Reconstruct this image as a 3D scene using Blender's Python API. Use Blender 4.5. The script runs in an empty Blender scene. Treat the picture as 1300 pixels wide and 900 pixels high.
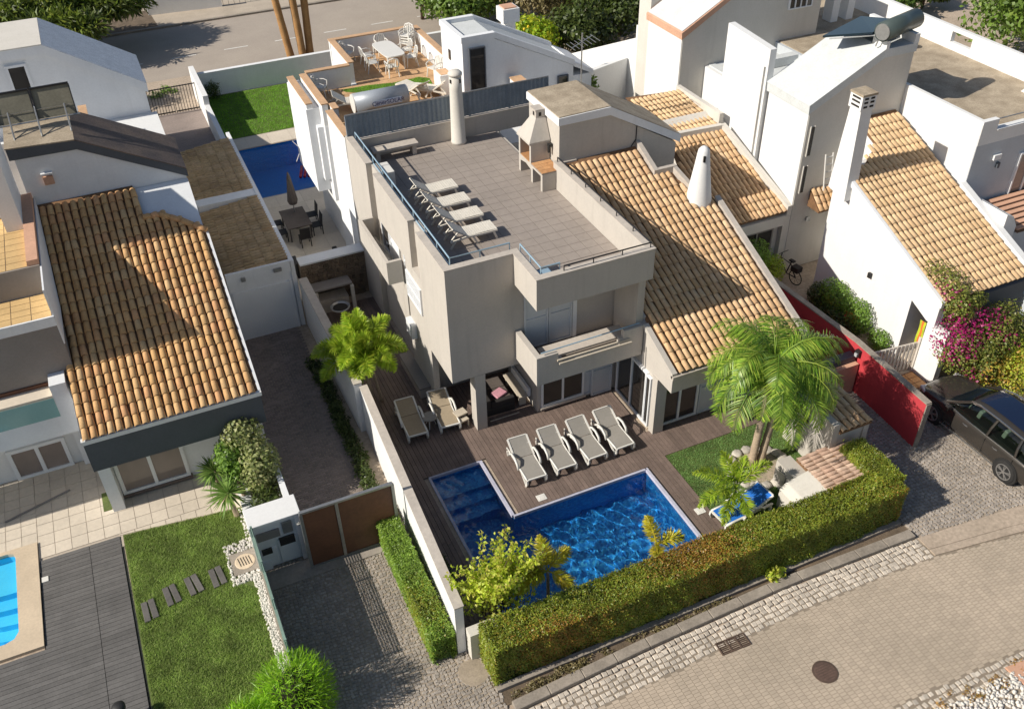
import bpy, math, random
import numpy as np
from mathutils import Vector, Matrix
random.seed(7); rng = np.random.default_rng(7)
S = bpy.context.scene; COL = S.collection
R = math.radians

# ---------------------------------------------------------------- camera
def basis(yaw, pitch, roll):
    cy, sy, cp, sp = math.cos(yaw), math.sin(yaw), math.cos(pitch), math.sin(pitch)
    f = Vector((sy*cp, cy*cp, -sp)); r = Vector((cy, -sy, 0)); u = r.cross(f)
    c, s = math.cos(roll), math.sin(roll)
    return r*c+u*s, -r*s+u*c, f
cam = bpy.data.cameras.new('camera'); camo = bpy.data.objects.new('camera', cam); COL.objects.link(camo)
_r, _u, _f = basis(0.40961996, 0.66689612, -0.02444392)
camo.matrix_world = Matrix(((_r.x, _u.x, -_f.x, 0), (_r.y, _u.y, -_f.y, 0), (_r.z, _u.z, -_f.z, 22), (0, 0, 0, 1)))
cam.sensor_width = 36; cam.lens = 36*1195.87/1300; cam.clip_start = .5; cam.clip_end = 3000
S.camera = camo
# ---------------------------------------------------------------- sun, sky, exposure
SUN = Vector((1, -0.035, -0.72)).normalized()
sl = bpy.data.lights.new('sun', 'SUN'); sl.energy = 5.0; sl.angle = R(.5); sl.color = (1, .935, .83); sl.cycles.is_caustics_light = True
so = bpy.data.objects.new('sun', sl); COL.objects.link(so)
so.rotation_euler = SUN.to_track_quat('-Z', 'Y').to_euler(); so.location = (-30, 20, 40)
W = bpy.data.worlds.new('World'); S.world = W; W.use_nodes = True
wn = W.node_tree; wn.nodes.clear()
sky = wn.nodes.new('ShaderNodeTexSky'); sky.sky_type = 'NISHITA'; sky.sun_disc = False
sky.sun_elevation = math.asin(-SUN.z); sky.sun_rotation = math.atan2(-SUN.x, -SUN.y) % (2*math.pi)
sky.air_density = 1; sky.dust_density = 1; sky.ozone_density = 1
bgn = wn.nodes.new('ShaderNodeBackground'); bgn.inputs[1].default_value = .078
wo = wn.nodes.new('ShaderNodeOutputWorld')
wn.links.new(sky.outputs[0], bgn.inputs[0]); wn.links.new(bgn.outputs[0], wo.inputs[0])
vs = S.view_settings; vs.view_transform = 'Standard'; vs.look = 'None'; vs.exposure = 0.15; vs.gamma = 1
S.render.engine = 'CYCLES'; S.cycles.max_bounces = 6; S.cycles.transparent_max_bounces = 12
S.cycles.caustics_reflective = False; S.cycles.caustics_refractive = True; S.cycles.sample_clamp_indirect = 6

# ---------------------------------------------------------------- materials
def newmat(name):
    m = bpy.data.materials.new(name); m.use_nodes = True
    nt = m.node_tree; nt.nodes.clear()
    o = nt.nodes.new('ShaderNodeOutputMaterial'); p = nt.nodes.new('ShaderNodeBsdfPrincipled')
    nt.links.new(p.outputs[0], o.inputs[0])
    return m, nt, p, o
def N(nt, t, **k):
    n = nt.nodes.new(t)
    for a, b in k.items(): setattr(n, a, b)
    return n
def noise(nt, vec, scale, detail=4, rough=.6, w=None):
    n = N(nt, 'ShaderNodeTexNoise'); n.inputs['Scale'].default_value = scale
    n.inputs['Detail'].default_value = detail; n.inputs['Roughness'].default_value = rough
    nt.links.new(vec, n.inputs['Vector']); return n
def mixc(nt, fac, a, b, mode='MIX'):
    m = N(nt, 'ShaderNodeMix', data_type='RGBA', blend_type=mode)
    for sock, v in ((m.inputs[0], fac), (m.inputs[6], a), (m.inputs[7], b)):
        if hasattr(v, 'is_linked') or isinstance(v, bpy.types.NodeSocket): nt.links.new(v, sock)
        else: sock.default_value = v if isinstance(v, (int, float)) else (*v, 1)
    return m.outputs[2]
def ramp(nt, fac, stops):
    r = N(nt, 'ShaderNodeValToRGB'); e = r.color_ramp.elements
    while len(e) < len(stops): e.new(.5)
    for i, (p, c) in enumerate(stops): e[i].position = p; e[i].color = (*c, 1) if len(c) == 3 else c
    nt.links.new(fac, r.inputs[0]); return r.outputs[0]
def rand_value(nt):
    oi = N(nt, 'ShaderNodeObjectInfo'); g = N(nt, 'ShaderNodeNewGeometry')
    a = N(nt, 'ShaderNodeMath', operation='ADD'); nt.links.new(oi.outputs['Random'], a.inputs[0])
    nt.links.new(g.outputs['Random Per Island'], a.inputs[1])
    f = N(nt, 'ShaderNodeMath', operation='FRACT'); nt.links.new(a.outputs[0], f.inputs[0]); return f.outputs[0]
def world_vec(nt):
    return N(nt, 'ShaderNodeNewGeometry').outputs['Position']
def mat(name, col, col2=None, rough=.8, var=.12, scale=1.2, fine=14, bump=0., bscale=60, metal=0, rnd=0, pal=None, dirt=None, spec=None):
    """base colour moved about by a broad and a fine noise; rnd / pal vary per piece"""
    m, nt, p, o = newmat(name); v = world_vec(nt)
    c2 = col2 or tuple(x*(1-2.2*var) for x in col)
    if pal:
        base = ramp(nt, rand_value(nt), [(i/(len(pal)-1), c) for i, c in enumerate(pal)])
    else: base = mixc(nt, 0, col, col)
    n1 = noise(nt, v, scale, 5); n2 = noise(nt, v, fine, 4)
    f1 = N(nt, 'ShaderNodeMapRange'); f1.inputs[1].default_value = .35; f1.inputs[2].default_value = .7
    nt.links.new(n1.outputs[0], f1.inputs[0])
    if pal:
        c = mixc(nt, f1.outputs[0], base, mixc(nt, 1, base, (1-2*var,)*3, 'MULTIPLY'))
        n3 = noise(nt, v, 5.5, 6, .7); k3 = ramp(nt, n3.outputs[0], [(.66, (0, 0, 0)), (.78, (.45, .45, .45))]); c = mixc(nt, k3, c, mixc(nt, 1, c, (.42, .40, .38), 'MULTIPLY'))
    else: c = mixc(nt, f1.outputs[0], col, c2)
    c = mixc(nt, .55, c, mixc(nt, 1, c, ramp(nt, n2.outputs[0], [(.3, (1-2*var,)*3), (.7, (1+2*var,)*3)]), 'MULTIPLY'))
    if rnd:
        hv = N(nt, 'ShaderNodeHueSaturation'); mr = N(nt, 'ShaderNodeMapRange')
        mr.inputs[3].default_value = 1-rnd; mr.inputs[4].default_value = 1+rnd
        nt.links.new(rand_value(nt), mr.inputs[0]); nt.links.new(mr.outputs[0], hv.inputs['Value'])
        nt.links.new(c, hv.inputs['Color']); c = hv.outputs[0]
    if dirt:
        # rain streaks: noise stretched along z
        mp = N(nt, 'ShaderNodeMapping'); mp.inputs['Scale'].default_value = (2.2, 2.2, .16)
        nt.links.new(v, mp.inputs[0]); nd = noise(nt, mp.outputs[0], 1.6, 6, .65)
        fr = ramp(nt, nd.outputs[0], [(.52, (0, 0, 0)), (.78, (1, 1, 1))])
        ms = N(nt, 'ShaderNodeMath', operation='MULTIPLY'); ms.inputs[1].default_value = .35
        nt.links.new(fr, ms.inputs[0]); c = mixc(nt, ms.outputs[0], c, dirt)
    nt.links.new(c, p.inputs['Base Color']); p.inputs['Roughness'].default_value = rough; p.inputs['Metallic'].default_value = metal
    if spec is not None: p.inputs['Specular IOR Level'].default_value = spec
    if bump:
        nb = noise(nt, v, bscale, 5); b = N(nt, 'ShaderNodeBump'); b.inputs['Strength'].default_value = bump
        b.inputs['Distance'].default_value = .02
        nt.links.new(nb.outputs[0], b.inputs['Height']); nt.links.new(b.outputs[0], p.inputs['Normal'])
    return m
def leafmat(name, pal, trans=.35, rough=.45):
    m, nt, p, o = newmat(name)
    c = ramp(nt, rand_value(nt), [(i/(len(pal)-1), q) for i, q in enumerate(pal)])
    n1 = noise(nt, world_vec(nt), 1.7, 3); c = mixc(nt, .8, c, mixc(nt, 1, c, ramp(nt, n1.outputs[0], [(.3, (.6,)*3), (.7, (1.4,)*3)]), 'MULTIPLY'))
    nt.links.new(c, p.inputs['Base Color']); p.inputs['Roughness'].default_value = rough
    t = N(nt, 'ShaderNodeBsdfTranslucent'); hs = N(nt, 'ShaderNodeHueSaturation'); hs.inputs['Value'].default_value = 1.5
    nt.links.new(c, hs.inputs['Color']); nt.links.new(hs.outputs[0], t.inputs[0])
    mx = N(nt, 'ShaderNodeMixShader'); mx.inputs[0].default_value = trans
    nt.links.new(p.outputs[0], mx.inputs[1]); nt.links.new(t.outputs[0], mx.inputs[2]); nt.links.new(mx.outputs[0], o.inputs[0])
    return m
M = {}
M['villa'] = mat('beige_stucco', (.50, .46, .41), (.465, .43, .385), rough=.9, var=.04, bump=.25, bscale=90, dirt=(.31, .28, .24))
M['villa_cap'] = mat('beige_coping', (.52, .465, .405), rough=.9, var=.08, fine=8, bump=.2)
M['white'] = mat('white_stucco', (.75, .75, .74), (.71, .71, .70), rough=.9, var=.03, bump=.25, bscale=90, dirt=(.66, .65, .62))
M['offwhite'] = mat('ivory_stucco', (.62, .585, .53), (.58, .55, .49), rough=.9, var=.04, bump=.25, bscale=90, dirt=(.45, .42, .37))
M['greyface'] = mat('dark_grey_fascia', (.085, .095, .11), rough=.7, var=.06, bump=.1)
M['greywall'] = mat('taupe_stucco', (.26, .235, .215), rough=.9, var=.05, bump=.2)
M['bluegrey'] = mat('shaded_white_render', (.50, .53, .56), rough=.9, var=.04, bump=.2)  # shade on the white walls of the right villa, mixed into the colour
M['bluewall'] = mat('white_render_cool', (.77, .78, .79), rough=.9, var=.03, bump=.2, dirt=(.62, .62, .62))
M['peach'] = mat('peach_trim', (.62, .36, .24), rough=.85, var=.08)
M['terracotta_cap'] = mat('terracotta_coping', (.60, .38, .22), rough=.85, var=.1, fine=9)
M['concrete'] = mat('weathered_roof_felt', (.43, .355, .26), (.27, .215, .15), rough=.95, var=.2, scale=1.6, fine=18, bump=.4)
M['concrete_dark'] = mat('mossy_roof_felt', (.17, .125, .10), (.085, .07, .07), rough=.95, var=.25, scale=1.1, fine=16, bump=.4)
M['palegrey_roof'] = mat('pale_roof_paint', (.60, .62, .62), (.54, .56, .55), rough=.9, var=.07, scale=2, bump=.2)
M['speckle_roof'] = mat('speckled_white_roof', (.62, .66, .72), (.50, .54, .60), rough=.9, var=.22, scale=4, fine=26, bump=.4)
TP = [(.70, .45, .235), (.74, .50, .285), (.66, .41, .205), (.77, .54, .33), (.71, .46, .25), (.68, .43, .235), (.74, .48, .26)]
M['tile'] = mat('terracotta_tile', TP[0], rough=.85, var=.13, scale=1.5, fine=22, bump=.25, bscale=70, pal=TP)
M['tile_left'] = mat('ochre_roof_tile', TP[0], rough=.85, var=.13, scale=1.5, fine=22, bump=.25, bscale=70, pal=[(.66, .385, .165), (.70, .44, .205), (.62, .355, .15), (.72, .48, .245), (.67, .40, .165), (.64, .365, .165), (.70, .38, .18)])
M['tile_far'] = mat('golden_roof_tile', TP[0], rough=.85, var=.1, scale=1.5, fine=20, pal=[(.70, .48, .26), (.75, .53, .31), (.66, .44, .24), (.72, .50, .29)])
M['tile_old'] = mat('old_brown_tile', TP[0], rough=.9, var=.16, scale=.9, fine=9, pal=[(.66, .46, .25), (.58, .40, .21), (.70, .51, .29), (.62, .43, .25)])
M['tile_pink'] = mat('pinkish_lid_tile', TP[0], rough=.9, var=.2, scale=2, fine=14, pal=[(.50, .35, .26), (.44, .29, .215), (.56, .41, .31)])
M['tile_bed'] = mat('tile_bed_clay', (.25, .135, .065), rough=.95, var=.2)
M['floor_tile'] = mat('taupe_terrace_tile', (.325, .28, .245), rough=.7, var=.06, scale=.6, fine=7, rnd=.03)
M['cream_tile'] = mat('cream_paving', (.64, .56, .455), rough=.75, var=.06, scale=.8, fine=9, rnd=.05)
M['orange_tile'] = mat('orange_terrace_tile', (.58, .36, .19), rough=.8, var=.08, rnd=.07)
M['yellow_tile'] = mat('yellow_balcony_tile', (.62, .42, .19), rough=.8, var=.08, rnd=.05)
M['grout_cream'] = mat('cream_grout', (.50, .43, .35), rough=.95, var=.08)
M['grout'] = mat('grout', (.31, .27, .236), rough=.95, var=.08)
M['deck'] = mat('brown_deck_board', (.185, .135, .112), rough=.7, var=.12, scale=2, fine=18, rnd=.13)
M['deck_grey'] = mat('grey_deck_board', (.135, .128, .122), rough=.75, var=.12, scale=1.2, fine=18, rnd=.1)
M['dark'] = mat('dark_gap', (.03, .026, .022), rough=.95)
M['stone_grey'] = mat('grey_step_slab', (.13, .12, .112), rough=.9, var=.15, rnd=.1)
M['road_paver'] = mat('road_paver', (.47, .385, .295), (.38, .315, .24), rough=.95, var=.08, scale=.3, fine=4, rnd=.05, bump=.05)
M['sett'] = mat('pale_sett', (.58, .51, .425), rough=.9, var=.1, fine=9, rnd=.2, bump=.3)
M['cobble'] = mat('grey_cobble', (.37, .325, .28), rough=.9, var=.12, scale=.7, fine=10, rnd=.2, bump=.3)
M['herring'] = mat('brown_brick_paver', (.27, .22, .195), rough=.9, var=.12, scale=.7, fine=10, rnd=.16, bump=.2)
M['paver_joint'] = mat('paver_joint', (.27, .22, .165), rough=1, var=.06)
M['sand'] = mat('sandy_joint', (.36, .295, .225), rough=1, var=.15, fine=20)
M['soil'] = mat('dry_soil', (.17, .125, .085), (.10, .075, .05), rough=1, var=.25, scale=2, fine=20, bump=.6, bscale=30)
M['earth'] = mat('pale_earth', (.46, .37, .285), (.36, .29, .22), rough=1, var=.18, scale=.5, fine=9, bump=.4)
M['asphalt'] = mat('worn_asphalt', (.39, .335, .28), (.34, .29, .245), rough=.95, var=.08, scale=.35, fine=14, bump=.3, bscale=120)
M['verge'] = mat('gravel_verge', (.47, .40, .32), (.38, .32, .25), rough=1, var=.15, scale=.8, fine=22, bump=.5, bscale=40)
M['kerb'] = mat('concrete_kerb', (.33, .285, .235), rough=.95, var=.15, scale=1.5, fine=14, bump=.3)
M['paint_white'] = mat('road_paint', (.75, .73, .68), rough=.8, var=.1)
M['lawn_base'] = mat('lawn_soil', (.13, .17, .045), rough=1, var=.2, scale=1.5, fine=14)
M['plastic'] = mat('white_plastic', (.72, .70, .65), rough=.45, var=.02)
M['plastic_old'] = mat('cream_plastic', (.72, .67, .58), rough=.5, var=.05, rnd=.03)
M['sling'] = mat('taupe_sling', (.29, .27, .24), rough=.85, var=.05, bump=.15, bscale=160)
M['sling_tan'] = mat('tan_sling', (.36, .29, .20), rough=.85, var=.06, bump=.15, bscale=160)
M['blue_sling'] = mat('blue_sling', (.01, .16, .62), rough=.7, var=.06)
M['frame_white'] = mat('white_frame', (.78, .79, .80), rough=.4, var=.02)
M['shutter'] = mat('pale_shutter', (.56, .59, .62), rough=.5, var=.03)
M['rail'] = mat('pale_blue_metal', (.36, .50, .60), rough=.4, var=.05, metal=.3)
M['fence_sheet'] = mat('grey_blue_sheet', (.22, .265, .31), rough=.6, var=.1, scale=2, metal=.1)
M['darkmetal'] = mat('dark_metal', (.035, .035, .038), rough=.5, var=.1, metal=.5)
M['steel'] = mat('galvanised_steel', (.42, .42, .41), rough=.4, var=.1, metal=.7)
M['rattan'] = mat('black_rattan', (.03, .027, .026), rough=.7, var=.2, fine=60)
M['umb'] = mat('brown_canvas', (.12, .098, .085), rough=.9, var=.1)
M['wood_gate'] = mat('brown_gate_panel', (.14, .058, .03), (.11, .045, .024), rough=.6, var=.12, scale=2, fine=10)
M['red'] = mat('red_render', (.52, .045, .055), (.46, .038, .05), rough=.9, var=.06, bump=.3, bscale=80, dirt=(.34, .05, .05))
M['trunk'] = mat('palm_trunk', (.45, .35, .25), (.31, .235, .17), rough=.95, var=.2, scale=3, fine=20, bump=.5, bscale=30)
M['trunk_gold'] = mat('golden_palm_trunk', (.42, .23, .09), (.30, .16, .06), rough=.9, var=.15, scale=2, fine=14, bump=.4, bscale=30)
M['bark'] = mat('branch_bark', (.14, .095, .06), rough=.95, var=.2)
M['boulder'] = mat('pale_stone', (.50, .46, .40), rough=.95, var=.12, rnd=.18, bump=.4, bscale=40)
M['stonewall'] = mat('rubble_stone', (.20, .15, .105), rough=.95, var=.2, fine=16, rnd=.3, bump=.5, bscale=40)
M['pebble'] = mat('white_pebble', (.66, .62, .56), rough=.8, var=.08, rnd=.14)
M['iron'] = mat('rusty_iron', (.11, .07, .05), rough=.8, var=.2, fine=30, bump=.4)
M['brickorange'] = mat('orange_brick', (.50, .28, .13), (.42, .2, .08), rough=.9, var=.15, rnd=.12)
M['firebrick'] = mat('fire_brick', (.34, .21, .09), rough=.9, var=.2, rnd=.15)
M['pink'] = mat('pink_cushion', (.62, .30, .36), rough=.9)
M['towel_lime'] = mat('lime_towel', (.45, .52, .03), rough=.95, var=.08)
M['towel_orange'] = mat('orange_towel', (.75, .17, .03), rough=.95, var=.08)
M['inflat'] = mat('red_inflatable', (.36, .02, .05), rough=.4)
M['navy'] = mat('navy_letter', (.02, .05, .20), rough=.6)
M['sticker'] = mat('pale_blue_sticker', (.42, .55, .75), rough=.5)
M['tank_grey'] = mat('grey_tank', (.34, .37, .41), rough=.45, var=.06, metal=.2)
M['tank_green'] = mat('green_grey_tank', (.075, .10, .095), rough=.35, var=.06, metal=.2)
M['collector'] = mat('solar_glass', (.02, .035, .05), rough=.12, var=.1)
M['panelback'] = mat('panel_back', (.20, .185, .135), rough=.7, var=.12)
M['car'] = mat('bronze_car_paint', (.09, .08, .07), rough=.18, var=.03, metal=.6)
def tintglass(name, tint):
    m, nt, p, o = newmat(name); nt.nodes.remove(p)
    tr = N(nt, 'ShaderNodeBsdfTransparent'); tr.inputs[0].default_value = (*tint, 1); gl = N(nt, 'ShaderNodeBsdfGlossy'); gl.inputs['Roughness'].default_value = .02
    lw = N(nt, 'ShaderNodeLayerWeight'); lw.inputs[0].default_value = .5; pw = N(nt, 'ShaderNodeMath', operation='POWER'); pw.inputs[1].default_value = 3.5; nt.links.new(lw.outputs['Facing'], pw.inputs[0])
    ma = N(nt, 'ShaderNodeMath', operation='MULTIPLY_ADD'); ma.inputs[1].default_value = .85; ma.inputs[2].default_value = .06; nt.links.new(pw.outputs[0], ma.inputs[0])
    mx = N(nt, 'ShaderNodeMixShader'); nt.links.new(ma.outputs[0], mx.inputs[0]); nt.links.new(tr.outputs[0], mx.inputs[1]); nt.links.new(gl.outputs[0], mx.inputs[2]); nt.links.new(mx.outputs[0], o.inputs[0]); return m
M['car_glass'] = tintglass('car_glass', (.50, .58, .54))
M['sunroof'] = mat('sunroof_glass', (.010, .018, .045), rough=.05, var=0)
M['tyre'] = mat('tyre_rubber', (.022, .021, .02), rough=.9)
M['alloy'] = mat('alloy_rim', (.50, .49, .48), rough=.3, metal=.8, var=.03)
M['chrome'] = mat('chrome_trim', (.65, .64, .62), rough=.2, metal=.9, var=0)
M['lamp_glass'] = mat('lamp_lens', (.45, .46, .47), rough=.15, var=0)
M['tail_red'] = mat('tail_lens', (.35, .02, .02), rough=.2, var=0)
M['seat_pale'] = mat('pale_seat', (.34, .38, .30), rough=.8)
M['black'] = mat('black_plastic', (.02, .02, .02), rough=.6)
M['manhole'] = mat('rusty_manhole', (.14, .085, .065), rough=.8, var=.2, fine=20, bump=.5)
M['balcony_beam'] = mat('beam_cream', (.55, .48, .38), rough=.8, var=.06)
M['wpaint'] = mat('white_gate_paint', (.62, .57, .50), rough=.7, var=.08)
M['aqua_glass'] = mat('aqua_glass_panel', (.26, .46, .44), rough=.15, var=.03)
M['green_film'] = mat('green_mesh_panel', (.22, .32, .27), rough=.5, var=.12)
M['flower_red'] = mat('red_flower', (.75, .10, .03), rough=.7, pal=[(.75, .09, .03), (.8, .2, .05)])
# glass pane: dark room behind, mirror-like face
def glassmat(name, col):
    m, nt, p, o = newmat(name)
    n1 = noise(nt, world_vec(nt), 1.1, 2); c = mixc(nt, n1.outputs[0], col, tuple(x*.55 for x in col))
    nt.links.new(c, p.inputs['Base Color']); p.inputs['Roughness'].default_value = .06; p.inputs['IOR'].default_value = 1.5
    return m
M['pane'] = glassmat('window_pane', (.05, .046, .042))
M['pane_curtain'] = glassmat('curtained_pane', (.34, .28, .245))
M['pane_room'] = glassmat('room_pane', (.07, .06, .055))
# grass and foliage
M['grass'] = leafmat('grass_blade', [(.27, .37, .09), (.33, .43, .12), (.21, .31, .07), (.40, .45, .16)], .35, .6)
M['grass_turf'] = leafmat('turf_blade', [(.18, .31, .09), (.22, .36, .11), (.15, .26, .08)], .35, .6)
M['grass_bright'] = leafmat('bright_turf_blade', [(.18, .40, .02), (.24, .48, .03), (.15, .34, .02)], .3, .6)
M['hedge'] = leafmat('hedge_leaf', [(.23, .30, .03), (.30, .33, .035), (.18, .27, .03), (.34, .28, .04), (.17, .24, .03), (.28, .35, .045)], .3)
M['hedge_rust'] = leafmat('rusty_hedge_leaf', [(.42, .19, .05), (.36, .23, .035), (.46, .24, .05), (.32, .26, .04)], .3)
M['hedge_green'] = leafmat('green_hedge_leaf', [(.20, .33, .045), (.27, .40, .06), (.15, .26, .035), (.33, .44, .08)], .35)
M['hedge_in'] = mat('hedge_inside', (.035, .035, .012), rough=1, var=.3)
M['palm'] = leafmat('palm_leaf', [(.10, .21, .02), (.19, .33, .032), (.065, .15, .015), (.30, .44, .05), (.38, .46, .07), (.13, .24, .025)], .28, .4)
M['palm_light'] = leafmat('young_palm_leaf', [(.32, .46, .04), (.42, .52, .055), (.22, .36, .03), (.54, .55, .075)], .4, .4)
M['palm_yellow'] = leafmat('yellow_palm_leaf', [(.50, .48, .05), (.60, .50, .06), (.36, .42, .04), (.62, .48, .08)], .4, .4)
M['yucca'] = leafmat('yucca_leaf', [(.13, .25, .05), (.22, .34, .08), (.10, .18, .04), (.34, .42, .13)], .25, .4)
M['lime_bush'] = leafmat('lime_needle', [(.21, .42, .018), (.30, .54, .025), (.14, .30, .012), (.38, .58, .04)], .4)
M['variegated'] = leafmat('variegated_leaf', [(.22, .28, .08), (.38, .39, .16), (.15, .21, .05), (.48, .46, .23)], .3)
M['darkleaf'] = leafmat('dark_leaf', [(.055, .085, .018), (.09, .125, .025), (.04, .065, .014), (.13, .16, .04)], .3)
M['oliveleaf'] = leafmat('olive_leaf', [(.20, .165, .075), (.26, .21, .10), (.15, .13, .05), (.32, .27, .14)], .3)
M['pineleaf'] = leafmat('pine_needle', [(.11, .17, .02), (.17, .23, .03), (.08, .12, .018), (.25, .28, .045)], .3)
M['lemonleaf'] = leafmat('lemon_leaf', [(.24, .40, .02), (.36, .50, .03), (.58, .56, .04), (.17, .31, .02)], .4)
M['citrusleaf'] = leafmat('laurel_leaf', [(.11, .19, .03), (.17, .27, .04), (.08, .14, .02), (.23, .31, .06)], .3)
M['shrub'] = leafmat('shrub_leaf', [(.16, .28, .045), (.23, .37, .06), (.11, .20, .03)], .35)
M['shrubyel'] = leafmat('yellow_green_leaf', [(.50, .62, .05), (.60, .66, .08), (.36, .50, .045), (.68, .68, .14), (.46, .40, .09)], .45)
M['bougleaf'] = leafmat('bougainvillea_leaf', [(.18, .24, .04), (.26, .28, .055), (.12, .17, .03), (.34, .28, .07)], .35)
M['bract'] = leafmat('magenta_bract', [(.33, .012, .12), (.42, .02, .17), (.25, .01, .09)], .25)
M['bract_or'] = leafmat('orange_yellow_leaf', [(.50, .36, .05), (.52, .28, .06), (.38, .36, .05), (.30, .36, .05)], .3)
M['lemon'] = mat('lemon_fruit', (.75, .55, .03), rough=.5)
# blue mosaic of a pool: small tiles, each its own blue
def mosaic(name, pal, size, grout):
    m, nt, p, o = newmat(name); v = world_vec(nt)
    sc = N(nt, 'ShaderNodeVectorMath', operation='SCALE'); sc.inputs[3].default_value = 1/size; nt.links.new(v, sc.inputs[0])
    ad = N(nt, 'ShaderNodeVectorMath', operation='ADD'); ad.inputs[1].default_value = (.013, .017, .019); nt.links.new(sc.outputs[0], ad.inputs[0])
    fl = N(nt, 'ShaderNodeVectorMath', operation='FLOOR'); nt.links.new(ad.outputs[0], fl.inputs[0])
    wn_ = N(nt, 'ShaderNodeTexWhiteNoise'); nt.links.new(fl.outputs[0], wn_.inputs['Vector'])
    c = ramp(nt, wn_.outputs['Value'], [(i/(len(pal)-1), q) for i, q in enumerate(pal)])
    nt.links.new(c, p.inputs['Base Color']); p.inputs['Roughness'].default_value = .3
    return m
M['mosaic'] = mosaic('blue_mosaic', [(.016, .20, .58), (.035, .30, .70), (.014, .16, .50), (.06, .42, .78), (.022, .24, .62), (.11, .52, .82)], .06, 0)
M['mosaic_back'] = mosaic('navy_mosaic', [(.008, .16, .46), (.012, .19, .52), (.01, .15, .42)], .05, 0)
M['liner'] = mat('turquoise_liner', (.08, .58, .82), (.06, .52, .78), rough=.5, var=.04)
M['coping'] = mat('lilac_coping', (.50, .50, .60), rough=.7, var=.1, rnd=.1)
M['coping_cream'] = mat('cream_coping', (.62, .50, .36), rough=.8, var=.07)
def water(name, tint, bump, scale):
    m, nt, p, o = newmat(name); v = world_vec(nt)
    tr = N(nt, 'ShaderNodeBsdfTransparent'); tr.inputs[0].default_value = (*tint, 1)
    gl = N(nt, 'ShaderNodeBsdfGlossy'); gl.inputs['Roughness'].default_value = .03
    n1 = noise(nt, v, scale, 2, .5); n2 = noise(nt, v, scale*3.1, 2, .5)
    ad = N(nt, 'ShaderNodeMath', operation='ADD'); nt.links.new(n1.outputs[0], ad.inputs[0]); nt.links.new(n2.outputs[0], ad.inputs[1])
    b = N(nt, 'ShaderNodeBump'); b.inputs['Strength'].default_value = bump; b.inputs['Distance'].default_value = .08
    nt.links.new(ad.outputs[0], b.inputs['Height']); nt.links.new(b.outputs[0], gl.inputs['Normal'])
    fr = N(nt, 'ShaderNodeLayerWeight'); fr.inputs[0].default_value = .5; nt.links.new(b.outputs[0], fr.inputs['Normal'])
    pw = N(nt, 'ShaderNodeMath', operation='POWER'); pw.inputs[1].default_value = 4.5; nt.links.new(fr.outputs['Facing'], pw.inputs[0])
    fm_ = N(nt, 'ShaderNodeMath', operation='MULTIPLY_ADD'); fm_.inputs[1].default_value = .9; fm_.inputs[2].default_value = .02; nt.links.new(pw.outputs[0], fm_.inputs[0])
    mx = N(nt, 'ShaderNodeMixShader'); nt.links.new(fm_.outputs[0], mx.inputs[0]); nt.links.new(tr.outputs[0], mx.inputs[1]); nt.links.new(gl.outputs[0], mx.inputs[2])
    nt.links.new(mx.outputs[0], o.inputs[0]); return m
def glasswater(name):
    m, nt, p, o = newmat(name); nt.nodes.remove(p); g = N(nt, 'ShaderNodeBsdfGlass'); g.inputs['Roughness'].default_value = 0; g.inputs['IOR'].default_value = 1.33
    g.inputs['Color'].default_value = (.80, .93, 1, 1); nt.links.new(g.outputs[0], o.inputs[0]); return m
M['water'] = glasswater('pool_water')
M['water_calm'] = water('still_water', (.86, .96, 1), .25, 2.5)
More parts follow.
